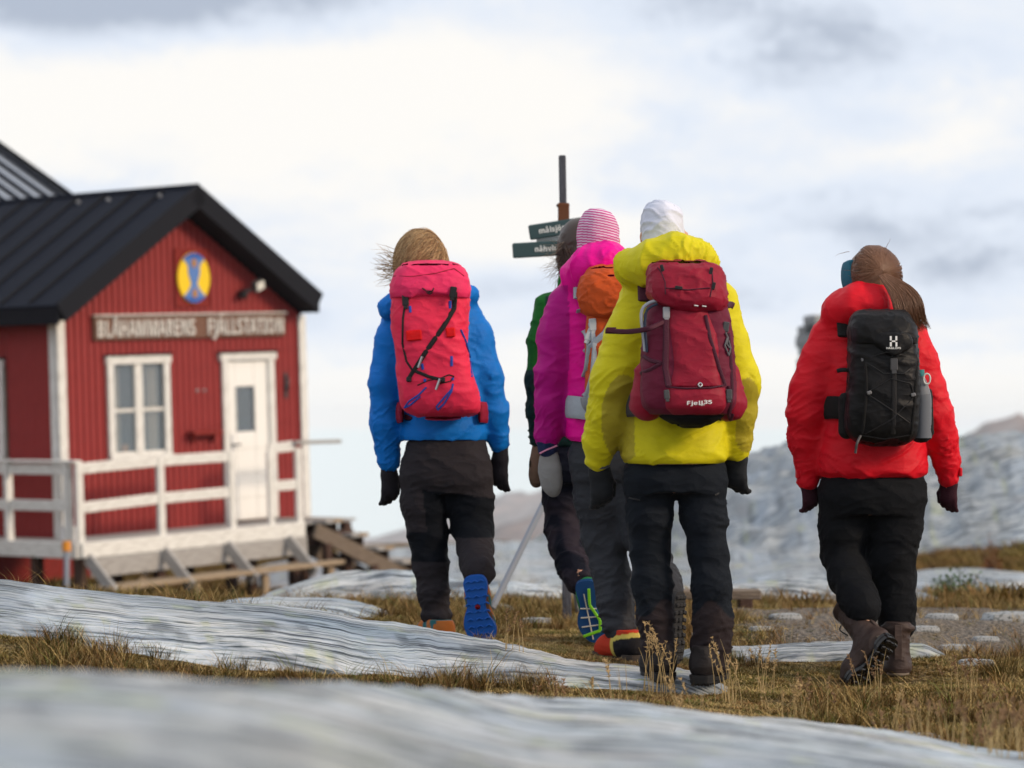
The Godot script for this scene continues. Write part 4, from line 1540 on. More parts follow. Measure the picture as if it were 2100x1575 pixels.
func shoe(w: Walker, called: String, where: Transform3D, upper: Material, sole: Material, mirror: float, shaft: float, length := 0.295, wide := 0.106, style := "lugs", paint = null, shaft_lean := 0.0) -> Node3D:
	# own axes: toe along -z, ground at y = 0
	var o := Node3D.new()
	o.name = called
	o.transform = where
	w.root.add_child(o, true)
	var L := length
	var f := Field.new()
	f.cap(Vector3(0, 0.05, L * 0.34), Vector3(0, 0.05, L * 0.22), 0.043, 0.045, 0.03, 0.001, 0.001, Vector3(0.92, 1.05, 1.0))
	f.cap(Vector3(0, 0.048, L * 0.2), Vector3(0.004 * mirror, 0.046, -L * 0.2), 0.042, 0.048, 0.04, 0.0015, 0.002, Vector3(1.0, 0.95, 1.0))
	f.cap(Vector3(0.004 * mirror, 0.044, -L * 0.2), Vector3(0.004 * mirror, 0.036, -L * 0.36), 0.049, 0.036, 0.04, 0.0015, 0.001, Vector3(1.0, 0.85, 1.0))
	f.cap(Vector3(0, 0.07, L * 0.05), Vector3(0, 0.055, -L * 0.15), 0.045, 0.032, 0.03)
	f.cap(Vector3(0, 0.08, L * 0.23), Vector3(0, shaft, L * 0.23 + shaft_lean), 0.047, 0.052 if shaft > 0.15 else 0.046, 0.035, 0.002, 0.003, Vector3(0.95, 1.0, 1.08))
	if shaft > 0.15:
		f.cap(Vector3(-0.02, shaft - 0.02, L * 0.23 + shaft_lean), Vector3(0.02, shaft - 0.02, L * 0.23 + shaft_lean), 0.052, 0.052, 0.01, 0.002, 0.002, Vector3(0.95, 0.35, 1.08))
	f.keep(Vector3(0, 0.012, 0), Vector3(0, -1, 0))
	f.keep(Vector3(0, shaft + 0.005, 0), Vector3(0, 1, 0))
	job(o, "upper", upper, f, 0.006, paint)
	var ol := sole_outline(L, wide, mirror)
	var down := Basis(Vector3(1, 0, 0), Vector3(0, 0, -1), Vector3(0, 1, 0))    # outline y to the toe (-z), its depth upwards
	put(o, "sole", extruded(ol, 0.028), sole, Transform3D(down, Vector3(0, -0.004, 0)))
	var rim := PackedVector2Array()
	for p in ol:
		rim.append(p * Vector2(1.04, 1.015))
	put(o, "midsole", extruded(rim, 0.012), sole if style != "cleats" else M.print_white, Transform3D(down, Vector3(0, 0.012, 0)))
	if style == "lugs" or style == "chevrons":
		for r in 9:
			var z := lerpf(L * 0.42, -L * 0.42, r / 8.0)
			for c in 3:
				var x := (c - 1) * wide * (0.28 if absf(z) < L * 0.3 else 0.2)
				if style == "lugs":
					put(o, "lug", chamfered(Vector3(0.022, 0.012, 0.016), 0.003), sole, Transform3D(Basis(Vector3.UP, 0.25 * (c - 1)), Vector3(x, -0.008, z)))
				else:
					for sg in [-1.0, 1.0]:
						put(o, "lug", chamfered(Vector3(0.016, 0.009, 0.006), 0.002), sole, Transform3D(Basis(Vector3.UP, 0.6 * sg), Vector3(x + sg * 0.0065, -0.007, z)))
	return o


func hem_ring(f: Field, at: Vector3, axis: Vector3, radius: float, thick: float, fold: float, squash := 0.85) -> void:
	# a rolled hem: capsules set in a ring
	var u := axis.cross(Vector3(0.1, 0.2, 0.97)).normalized()
	var v := axis.cross(u).normalized()
	var prev := Vector3.ZERO
	for i in 11:
		var t := TAU * i / 10.0
		var p := at + u * cos(t) * radius * squash + v * sin(t) * radius
		if i > 0:
			f.cap(prev, p, thick * (1.0 + 0.25 * sin(i * 2.3)), thick * (1.0 + 0.25 * sin((i + 1) * 2.3)), 0.015, fold, fold)
		prev = p


func strands(parent: Node3D, called: String, m: Material, paths: Array, thick: float, sides := 3) -> MeshInstance3D:
	# many fine locks in one mesh
	var verts := PackedVector3Array()
	var normals := PackedVector3Array()
	var index := PackedInt32Array()
	for path in paths:
		var n: int = path.size()
		var first := verts.size()
		for i in n:
			var t: Vector3 = (path[mini(i + 1, n - 1)] - path[maxi(i - 1, 0)]).normalized()
			var u := t.cross(Vector3(0.2, 0.3, 0.93)).normalized()
			var v := u.cross(t)
			var r := thick * (1.0 - 0.75 * pow(float(i) / (n - 1), 2.0))
			for s in sides:
				var a := TAU * s / sides
				verts.append(path[i] + (u * cos(a) * 1.6 + v * sin(a)) * r)
				normals.append((u * cos(a) + v * sin(a)).normalized())
		for i in n - 1:
			for s in sides:
				var p := first + i * sides + s
				var q := first + i * sides + (s + 1) % sides
				index.append_array(PackedInt32Array([p, q, p + sides, q, q + sides, p + sides]))
	var arr := []
	arr.resize(Mesh.ARRAY_MAX)
	arr[Mesh.ARRAY_VERTEX] = verts
	arr[Mesh.ARRAY_NORMAL] = normals
	arr[Mesh.ARRAY_INDEX] = index
	var mesh := ArrayMesh.new()
	mesh.add_surface_from_arrays(Mesh.PRIMITIVE_TRIANGLES, arr)
	return put(parent, called, mesh, m)


func hair_color(r: float, g: float, b: float) -> StandardMaterial3D:
	var m := plain(lin(r, g, b), 0.42, 0.5)
	m.cull_mode = BaseMaterial3D.CULL_DISABLED
	return m


# straps and prints that follow the outside of a pack
func strap(parent: Node3D, called: String, m: Material, f: Field, w: Walker, pts: Array, wide: float, thick := 0.0022, lift := 0.002) -> MeshInstance3D:
	var list := []
	for i in pts.size() - 1:
		for k in 5:
			var t := k / 5.0
			var px: float = lerpf(pts[i][0], pts[i + 1][0], t)
			var py: float = lerpf(pts[i][1], pts[i + 1][1], t)
			list.append([px, py])
	list.append(pts[-1])
	var path := PackedVector3Array()
	for p in list:
		var q := w.v(p[0], p[1])
		q.z = f.surface_z(q.x, q.y, fold_noise) + lift
		path.append(q)
	for pass_ in 2:
		for i in range(1, path.size() - 1):
			path[i].z = (path[i - 1].z + path[i].z * 2.0 + path[i + 1].z) / 4.0
	return put(parent, called, sweep(path, wide * 0.5, thick, 6, Vector3(0, 0, 1)), m)


func on_pack(f: Field, w: Walker, px: float, py: float, lift := 0.004) -> Vector3:
	var q := w.v(px, py)
	q.z = f.surface_z(q.x, q.y, fold_noise) + lift
	return q


func printed(parent: Node3D, called: String, m: Material, mesh: Mesh, f: Field, where: Transform3D, lift := 0.002) -> void:
	# lays flat lettering onto the cloth of a pack
	var arr: Array = mesh.surface_get_arrays(0)
	var st := SurfaceTool.new()
	st.begin(Mesh.PRIMITIVE_TRIANGLES)
	for s in mesh.get_surface_count():
		arr = mesh.surface_get_arrays(s)
		var vs: PackedVector3Array = arr[Mesh.ARRAY_VERTEX]
		var idx: PackedInt32Array = arr[Mesh.ARRAY_INDEX] if arr[Mesh.ARRAY_INDEX] != null else PackedInt32Array(range(vs.size()))
		for i in range(0, idx.size(), 3):
			var t := []
			for k in 3:
				var p: Vector3 = where * vs[idx[i + k]]
				t.append(Vector3(p.x, p.y, f.surface_z(p.x, p.y, fold_noise) + lift + p.z - where.origin.z))
			st.set_smooth_group(-1)
			for q in t:
				st.add_vertex(q)
	st.generate_normals()
	put(parent, called, st.commit(), m)


func buckle(parent: Node3D, m: Material, f: Field, w: Walker, px: float, py: float, turn := 0.0, size := 1.0) -> void:
	var at := on_pack(f, w, px, py, 0.007)
	var o := put(parent, "buckle", chamfered(Vector3(0.024, 0.04, 0.01) * size, 0.003), m, Transform3D(Basis(Vector3(0, 0, 1), turn), at))
	put(o, "prong", chamfered(Vector3(0.016, 0.014, 0.008) * size, 0.002), m, Transform3D(Basis.IDENTITY, Vector3(0, -0.024 * size, 0)))


func dark_cloth() -> StandardMaterial3D:
	# for dark trousers: the mesh colours are tenfold, so that they keep their hue
	var m := cloth(1, 1, 1, 0.8, 0.05, true, 0.55)
	m.albedo_color = lin(0.1, 0.1, 0.1)
	return m


func foot_basis(toe: Vector3, sole_normal: Vector3) -> Basis:
	# toe: where the toes point; sole_normal: where the sole faces
	var up := -sole_normal.normalized()
	var z := -(toe - up * toe.dot(up)).normalized()
	return Basis(up.cross(z), up, z)


func build_blue() -> void:
	var w := walker(479.0, 905.0, 1318.0, "hiker in a bright blue jacket and dark trousers lifting a blue-soled shoe")
	var f := jacket_of(w, [
		[572, 862, 930, 0.07, -0.06], [592, 835, 955, 0.09, -0.08], [615, 815, 965, 0.11, -0.1], [650, 808, 980, 0.13, -0.12], [720, 806, 1000, 0.14, -0.14], [790, 815, 1000, 0.14, -0.14], [850, 824, 996, 0.135, -0.135], [885, 822, 999, 0.145, -0.145], [903, 826, 996, 0.14, -0.14]],
		[[[822, 630, 0.0, 31, 0.003], [806, 700, 0.015, 36, 0.004], [788, 785, 0.02, 31, 0.007], [789, 870, 0.0, 30, 0.006], [797, 945, -0.03, 25, 0.005]],
		[[948, 628, 0.0, 31, 0.003], [975, 690, 0.01, 35, 0.004], [1000, 770, 0.02, 31, 0.007], [1014, 845, 0.01, 29, 0.007], [1024, 908, -0.02, 22, 0.005]]], 0.004)
	# hood lying on the back, collar
	f.cap(w.v(800, 632, 0.08), w.v(850, 600, 0.12), 0.052, 0.06, 0.03, 0.008, 0.008)
	f.cap(w.v(850, 600, 0.12), w.v(930, 600, 0.12), 0.06, 0.05, 0.03, 0.008, 0.008)
	f.cap(w.v(930, 600, 0.12), w.v(965, 605, 0.05), 0.05, 0.04, 0.03, 0.006, 0.006)
	job(w.root, "jacket", cloth(0.002, 0.17, 0.62, 0.6, 0.0), f, 0.007)
	var charcoal := Color(0.28, 0.25, 0.3)
	var black := Color(0.05, 0.07, 0.11)
	var t := trousers_of(w, [[872, 850, 984, 0.1, -0.1], [905, 836, 996, 0.13, -0.12], [950, 826, 1004, 0.155, -0.125], [985, 824, 1008, 0.15, -0.12], [1012, 840, 1000, 0.12, -0.1]],
		[[[868, 965, 0.02, 45, 0.005], [869, 1030, 0.01, 46, 0.006], [877, 1100, -0.01, 39, 0.006], [884, 1160, 0.0, 35, 0.006], [889, 1215, 0.01, 31, 0.006], [895, 1258, 0.015, 29, 0.006]],
		[[960, 965, 0.02, 46, 0.005], [966, 1030, 0.0, 45, 0.006], [971, 1085, 0.0, 40, 0.008], [974, 1118, 0.08, 36, 0.008], [979, 1150, 0.17, 33, 0.006], [982, 1168, 0.23, 31, 0.006]]])
	hem_ring(t, w.v(896, 1262, 0.015), Vector3.UP, 0.05, 0.02, 0.008)
	hem_ring(t, w.v(984, 1170, 0.235), Vector3(0.0, 0.45, -0.9), 0.054, 0.02, 0.008)
	job(w.root, "trousers", dark_cloth(), t, 0.0075, func(p: Vector3, _n: Vector3) -> Color:
		var row := w.gy - p.y * w.s
		var col := w.cx + p.x * w.s
		var seat := row < 1008.0 + (col - 905.0) * 0.12 and p.z > -0.02
		var shank := row > (1152.0 if col < 925.0 else 1100.0)
		var side := col < 868.0 + (row - 1000.0) * 0.1 and row < 1090.0
		return charcoal if seat or shank or side else black)
	body_of(w, w.v(866, 545, -0.02), 0.1, [[w.v(797, 950, -0.03), w.v(793, 985, -0.04)], [w.v(1026, 915, -0.02), w.v(1028, 950, -0.03)]], [[w.v(896, 1262, 0.01), w.v(890, 1300, -0.05)], [w.v(980, 1155, 0.19), w.v(982, 1165, 0.22)]])
	var gm := woven(0.014, 0.012, 0.018, 0.85)
	glove(w, "glove", gm, w.v(797, 966, -0.035), 0.5, 0.06, 0.75, 1.0)
	glove(w, "glove", gm, w.v(1026, 934, -0.025), -0.5, -0.05, 0.6, -1.0)
	var teal := Color(0.02, 0.12, 0.14)
	var rust := Color(0.42, 0.13, 0.03)
	var brown := Color(0.13, 0.06, 0.03)
	var up := cloth(1, 1, 1, 0.75, 0.1, true)
	var tints := func(p: Vector3, _n: Vector3) -> Color:
		var k := sin(p.z * 70.0 + p.y * 60.0)
		return brown if p.y < 0.03 else (rust if k > 0.1 or p.z > 0.09 and p.y < 0.085 else teal)
	var blue_sole := plain(lin(0.004, 0.1, 0.45), 0.55)
	shoe(w, "shoe", Transform3D(Basis(Vector3.UP, 0.45), w.v(893, 1316, 0.03)), up, M.black_plastic, -1.0, 0.095, 0.3, 0.112, "lugs", tints)
	var lifted := shoe(w, "shoe", Transform3D(foot_basis(Vector3(0.12, -1.0, 0.05), Vector3(-0.06, -0.06, 1.0)), w.v(983, 1243, 0.345)), up, blue_sole, 1.0, 0.1, 0.3, 0.132, "chevrons", tints)
	put(lifted, "sole_mark", tube(PackedVector3Array([Vector3(0, -0.009, 0.02), Vector3(0, -0.004, 0.02)]), 0.011, 12), plain(lin(0.5, 0.01, 0.02), 0.5))
	# wind-blown fair hair
	var h := w.head_at
	var sc := Field.new()
	sc.cap(h + Vector3(0.0, 0.014, 0.012), h + Vector3(0, -0.01, 0.018), 0.104, 0.102, 0.03, 0, 0, Vector3(0.9, 1.1, 1.02))
	sc.cap(h + Vector3(-0.02, -0.04, 0.04), h + Vector3(-0.03, -0.12, 0.03), 0.085, 0.06, 0.05)
	sc.keep(h + Vector3(0, 0.03, -0.07), Vector3(0, -0.5, -1))
	job(w.root, "hair", hair_color(0.3, 0.165, 0.065), sc, 0.008)
	var locks := []
	var g := RandomNumberGenerator.new()
	g.seed = 31
	for i in 3600:
		# locks start high on the crown and are carried down and to the west
		var a := g.randf_range(-0.4, PI + 0.4)
		var e := g.randf_range(-0.2, 1.5)
		var p := Vector3(cos(a) * cos(e), sin(e), sin(a) * cos(e)) * 0.118
		var path := []
		var len := g.randf_range(0.07, 0.19)
		var clump := floorf(a * 9.0) * 1.7 + floorf(e * 5.0)
		var flow := Vector3(-0.75 + 0.5 * sin(clump), -0.62 + 0.2 * cos(clump * 1.3), 0.05 + 0.2 * sin(clump * 2.1))
		var lift := 1.0 + 0.05 * (0.5 + 0.5 * sin(clump * 3.0)) + g.randf() * 0.04
		for s in 9:
			path.append(h + Vector3(-0.004, 0.012, 0.015) + p * Vector3(0.9, 1.12, 1.0) * lift)
			var out := p.normalized()
			var v := (flow - out * flow.dot(out)).normalized()
			v += Vector3(g.randf_range(-0.16, 0.16), g.randf_range(-0.16, 0.16), g.randf_range(-0.16, 0.16))
			p += v * len / 8.0
			if p.length() < 0.118 or p.y > -0.07:
				p = p.normalized() * (0.118 + 0.012 * s / 8.0)
		locks.append(path)
	for i in 75:      # loose wisps to the windward side
		var p := h + Vector3(-0.08, g.randf_range(-0.08, 0.05), g.randf_range(0.0, 0.08))
		var path := [p]
		var v := Vector3(-1.0, g.randf_range(-0.35, 0.45), g.randf_range(-0.3, 0.2)).normalized()
		for s in 6:
			v = (v + Vector3(g.randf_range(-0.1, 0.1), g.randf_range(-0.25, 0.35), 0)).normalized()
			p += v * g.randf_range(0.01, 0.03)
			path.append(p)
		locks.append(path)
	var tones := [[], [], []]
	for i in locks.size():
		tones[i % 3].append(locks[i])
	for i in 3:
		strands(w.root, "hair_locks", hair_color([0.42, 0.26, 0.56][i], [0.25, 0.14, 0.37][i], [0.105, 0.055, 0.18][i]), tones[i], 0.0009)
	build_coral_pack(w)


func pack_at(w: Walker, called: String, label: String) -> Node3D:
	var o := thing(called, label, "backpack", w.root.position, 0.0, "backpacks worn by the hikers")
	return o


func harness(o: Node3D, m: Material, w: Walker, xs: Array, top: float, arm: float, z_top: float, r := 0.009) -> void:
	# shoulder straps: over the shoulder, down the chest, back under the arm
	for x in xs:
		var path := smooth_path([w.v(x, top + 30, z_top), w.v(x, top - 8, z_top * 0.6), w.v(x, top - 4, -0.03), w.v(x, top + 45, -0.15), w.v(x, top + 130, -0.185), w.v(x, arm, -0.12), w.v(x, arm + 60, 0.1)], 5)
		put(o, "shoulder_strap", sweep(path, 0.03, r, 8, Vector3(0, 0.3, -1)), m)


func build_coral_pack(w: Walker) -> void:
	var o := pack_at(w, "backpack", "coral red backpack with black crossed straps on the blue jacket")
	var red := cloth(0.78, 0.028, 0.085, 0.62, 0.0, false, 0.4)
	var f := Field.new()
	f.stack(w.rows([[590, 815, 958, 0.13, 0.36], [615, 808, 966, 0.13, 0.385], [660, 806, 964, 0.13, 0.395], [720, 814, 962, 0.13, 0.4], [770, 819, 972, 0.13, 0.4], [810, 822, 984, 0.13, 0.4], [836, 826, 988, 0.13, 0.385], [850, 840, 980, 0.13, 0.36], [858, 862, 958, 0.14, 0.31], [862, 885, 935, 0.15, 0.25]]), 3.0, 0.02, 0.006)
	job(o, "main_bag", red, f, 0.008)
	var l := Field.new()
	l.stack(w.rows([[541, 858, 915, 0.17, 0.27], [546, 832, 940, 0.13, 0.34], [560, 815, 957, 0.12, 0.38], [585, 806, 965, 0.115, 0.405], [606, 804, 968, 0.115, 0.412], [619, 806, 966, 0.12, 0.405]]), 3.0, 0.02, 0.006)
	l.cap(w.v(872, 640, 0.415), w.v(925, 640, 0.415), 0.055, 0.055, 0.02, 0, 0, Vector3(1, 1, 1), 1)
	job(o, "lid", cloth(0.76, 0.03, 0.125, 0.62, 0.0, false, 0.4), l, 0.008)
	var both := Field.new()
	both.prims.append_array(f.prims)
	both.prims.append_array([l.prims[0]])
	var black: Material = M.black_strap
	strap(o, "seam", plain(lin(0.25, 0.005, 0.02), 0.8), both, w, [[812, 574], [850, 577], [900, 570], [935, 560], [955, 575]], 0.004, 0.001)
	strap(o, "compression_strap", black, both, w, [[937, 608], [935, 640], [915, 675], [880, 725], [845, 780]], 0.02)
	strap(o, "compression_strap", black, both, w, [[838, 625], [833, 660], [832, 710], [840, 745], [852, 763]], 0.009)
	strap(o, "compression_strap", black, both, w, [[856, 764], [885, 776], [910, 782]], 0.014)
	for q in [[838, 624, 0.05], [933, 608, -0.15]]:
		buckle(o, M.black_plastic, both, w, q[0], q[1], q[2], 1.15)
	for q in [[845, 781], [912, 782]]:
		put(o, "strap_end", chamfered(Vector3(0.022, 0.022, 0.012), 0.004), M.black_plastic, Transform3D(Basis.IDENTITY, on_pack(both, w, q[0], q[1], 0.008)))
	var blue := woven(0.02, 0.07, 0.42, 0.7)
	for q in [[847, 635, 848, 648], [927, 625, 927, 640], [930, 735, 930, 755], [932, 778, 932, 783], [871, 750, 873, 762], [877, 780, 877, 786]]:
		strap(o, "webbing_tab", blue, both, w, [[q[0], q[1]], [q[2], q[3]]], 0.012)
	strap(o, "zip", blue, both, w, [[948, 682], [958, 705], [966, 740], [970, 776]], 0.009)
	strap(o, "axe_loop", blue, both, w, [[933, 790], [930, 805], [915, 830], [902, 842], [900, 835], [915, 818], [931, 800]], 0.008)
	strap(o, "axe_loop", blue, both, w, [[880, 797], [865, 812], [845, 825], [835, 838], [848, 832], [868, 815]], 0.008)
	var pad := cloth(0.72, 0.005, 0.008, 0.6, 0.1)
	for q in [[855, 694, 0.066, 0.044], [928, 688, 0.04, 0.04]]:
		put(o, "axe_pad", chamfered(Vector3(q[2], q[3], 0.014), 0.005), pad, Transform3D(Basis(Vector3(0, 0, 1), 0.08), on_pack(both, w, q[0], q[1], 0.006)))
	for q in [[868, 746, 0.3], [903, 790, 0.55]]:
		put(o, "clip", tube(PackedVector3Array([on_pack(both, w, q[0] + 4, q[1] - 10, 0.012), on_pack(both, w, q[0] - 4, q[1] + 12, 0.012)]), 0.006, 6), M.metal)
	strap(o, "cord", black, both, w, [[862, 793], [885, 783], [905, 780], [925, 772], [935, 775], [928, 785], [905, 790]], 0.005)
	# emblem print: a spread wing
	for q in [[[872, 600], [880, 606], [890, 606]], [[895, 600], [892, 606], [882, 610]], [[880, 609], [887, 612], [893, 608]]]:
		strap(o, "emblem", M.black_plastic, both, w, q, 0.005, 0.001)
	harness(o, cloth(0.1, 0.008, 0.02, 0.8), w, [845, 945], 600, 800, 0.14)
	put(o, "hip_belt", sweep(smooth_path([w.v(826, 845, 0.12), w.v(818, 848, 0.02), w.v(850, 858, -0.14), w.v(905, 862, -0.165), w.v(965, 858, -0.14), w.v(1000, 848, 0.02), w.v(985, 845, 0.12)], 5), 0.011, 0.046, 10, Vector3.UP), cloth(0.3, 0.012, 0.04, 0.75))


func beanie(w: Walker, _head: Vector3, m: Material, rows: Array, paint = null, fold := 0.003, h := 0.0055) -> void:
	var f := Field.new()
	f.stack(w.rows(rows), 2.1, 0.02, fold)
	job(w.root, "beanie", m, f, h, paint)


func build_yellow() -> void:
	var w := walker(575.0, 1385.0, 1392.0, "hiker in a yellow jacket and white knit hat with black trousers")
	var f := jacket_of(w, [
		[545, 1330, 1440, 0.08, -0.08], [570, 1305, 1470, 0.1, -0.1], [595, 1288, 1494, 0.115, -0.11], [640, 1280, 1502, 0.13, -0.13], [720, 1276, 1502, 0.14, -0.14], [800, 1278, 1500, 0.145, -0.14], [870, 1276, 1492, 0.15, -0.145], [920, 1272, 1492, 0.17, -0.16], [945, 1274, 1488, 0.175, -0.16], [952, 1285, 1478, 0.165, -0.15]],
		[[[1308, 612, 0.0, 37, 0.003], [1286, 690, 0.03, 46, 0.004], [1262, 780, 0.05, 52, 0.007], [1247, 850, 0.03, 44, 0.007], [1229, 905, 0.0, 34, 0.007], [1228, 940, -0.02, 28, 0.006]],
		[[1478, 614, 0.0, 36, 0.003], [1494, 700, 0.02, 38, 0.004], [1518, 785, 0.06, 38, 0.006], [1514, 850, 0.03, 34, 0.006], [1514, 900, 0.0, 28, 0.007], [1513, 925, -0.01, 25, 0.006]]], 0.005)
	# hood lying on the shoulders: a broad crumpled roll, open towards the head
	f.chain([[w.v(1300, 555, -0.05), 0.05, 0.017], [w.v(1298, 550, 0.08), 0.062, 0.017], [w.v(1335, 545, 0.15), 0.075, 0.017], [w.v(1385, 530, 0.17), 0.075, 0.017], [w.v(1425, 535, 0.15), 0.062, 0.017], [w.v(1440, 545, 0.08), 0.05, 0.017], [w.v(1436, 560, -0.05), 0.045, 0.017]], 0.04)
	f.chain([[w.v(1330, 520, 0.1), 0.035, 0.008], [w.v(1372, 510, 0.13), 0.035, 0.008], [w.v(1420, 515, 0.1), 0.035, 0.008]], 0.04)
	f.chain([[w.v(1325, 525, -0.02), 0.03, 0.006], [w.v(1335, 520, -0.1), 0.03, 0.006], [w.v(1375, 520, -0.13), 0.03, 0.006], [w.v(1412, 520, -0.1), 0.03, 0.006], [w.v(1424, 525, -0.02), 0.03, 0.006]], 0.04)
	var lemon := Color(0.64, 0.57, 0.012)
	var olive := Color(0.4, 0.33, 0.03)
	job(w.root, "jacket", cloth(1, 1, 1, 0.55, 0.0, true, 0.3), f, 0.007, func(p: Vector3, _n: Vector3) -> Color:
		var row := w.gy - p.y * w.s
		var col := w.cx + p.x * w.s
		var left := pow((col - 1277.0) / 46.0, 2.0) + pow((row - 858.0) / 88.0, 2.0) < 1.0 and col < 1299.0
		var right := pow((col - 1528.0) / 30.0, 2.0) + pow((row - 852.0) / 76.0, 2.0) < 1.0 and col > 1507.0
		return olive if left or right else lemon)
	var black := Color(0.08, 0.11, 0.17)
	var mud := Color(0.24, 0.18, 0.2)
	var t := trousers_of(w, [[925, 1300, 1470, 0.11, -0.12], [955, 1282, 1486, 0.14, -0.135], [985, 1278, 1488, 0.15, -0.13], [1010, 1285, 1484, 0.14, -0.12]],
		[[[1333, 985, 0.02, 52, 0.004], [1331, 1060, 0.0, 46, 0.005], [1333, 1130, -0.02, 39, 0.006], [1338, 1200, -0.01, 40, 0.006], [1343, 1270, 0.0, 36, 0.007], [1349, 1325, 0.01, 32, 0.007], [1350, 1345, 0.01, 31, 0.005]],
		[[1436, 985, 0.02, 50, 0.004], [1443, 1060, 0.03, 45, 0.005], [1450, 1130, 0.04, 38, 0.006], [1456, 1200, 0.06, 39, 0.006], [1459, 1270, 0.06, 40, 0.007], [1457, 1320, 0.06, 37, 0.007], [1456, 1352, 0.06, 34, 0.005]]])
	job(w.root, "trousers", dark_cloth(), t, 0.0075, func(p: Vector3, _n: Vector3) -> Color:
		return mud if w.gy - p.y * w.s > 1245.0 + 18.0 * sin(p.x * 40.0) else black)
	for pk in [[1288, 1020, 1310, 1075, 0.13], [1470, 1010, 1462, 1090, 0.15]]:
		var at := w.v(pk[0], 1030)
		at.z = t.surface_z(at.x, at.y, fold_noise)
		strap(w.root, "pocket_zip", M.black_plastic, t, w, [[pk[0], pk[1]], [pk[2], pk[1] + 4]], 0.005)
	body_of(w, w.v(1363, 494, -0.03), 0.092, [[w.v(1228, 945, -0.03), w.v(1230, 975, -0.04)], [w.v(1513, 930, -0.02), w.v(1512, 950, -0.02)]], [[w.v(1350, 1345, 0.0), w.v(1350, 1375, -0.06)], [w.v(1456, 1350, 0.06), w.v(1456, 1375, -0.0)]])
	beanie(w, w.head_at, cloth(0.68, 0.71, 0.84, 0.85, 0.1, false, 0.35), [[411, 1342, 1366, 0.04, -0.02], [417, 1328, 1382, 0.07, -0.06], [432, 1319, 1396, 0.09, -0.095], [455, 1315, 1403, 0.1, -0.12], [480, 1315, 1406, 0.1, -0.125], [503, 1317, 1406, 0.095, -0.12], [515, 1319, 1405, 0.09, -0.11]], null, 0.008)
	var ga := Field.new()
	ga.stack(w.rows([[490, 1322, 1400, 0.085, -0.1], [505, 1320, 1405, 0.09, -0.1], [535, 1318, 1408, 0.095, -0.1], [560, 1322, 1400, 0.09, -0.09]]), 2.0, 0.02, 0.003)
	job(w.root, "neck_gaiter", woven(0.008, 0.04, 0.14, 0.9), ga, 0.007)
	var gm := cloth(0.02, 0.022, 0.026, 0.7)
	glove(w, "glove", gm, w.v(1229, 958, -0.03), 0.35, 0.12, 0.85, 1.0, false, 1.05)
	glove(w, "glove", gm, w.v(1512, 930, -0.02), -0.5, -0.05, 1.0, -1.0, false, 1.05)
	var grey := woven(0.09, 0.09, 0.1, 0.7)
	for q in [[1228, 952, -0.02], [1512, 926, -0.012]]:
		put(w.root, "wrist_band", tube(PackedVector3Array([w.v(q[0], q[1] - 8, q[2]), w.v(q[0], q[1] + 4, q[2] - 0.006)]), 0.041, 12), grey)
	var boot := cloth(0.02, 0.017, 0.018, 0.6, 0.0, false, 0.6)
	shoe(w, "boot", Transform3D(Basis(Vector3.UP, 0.12), w.v(1352, 1388, -0.04)), boot, M.black_plastic, -1.0, 0.12, 0.3, 0.112)
	shoe(w, "boot", Transform3D(Basis(Vector3.UP, -0.3), w.v(1452, 1390, 0.03)), boot, M.black_plastic, 1.0, 0.12, 0.3, 0.112)
	for q in [[1442, 1333], [1466, 1333]]:
		put(w.root, "press_stud", tube(PackedVector3Array([on_pack(t, w, q[0], q[1], 0.0), on_pack(t, w, q[0], q[1], 0.006)]), 0.006, 8), M.metal)
	build_maroon_pack(w)


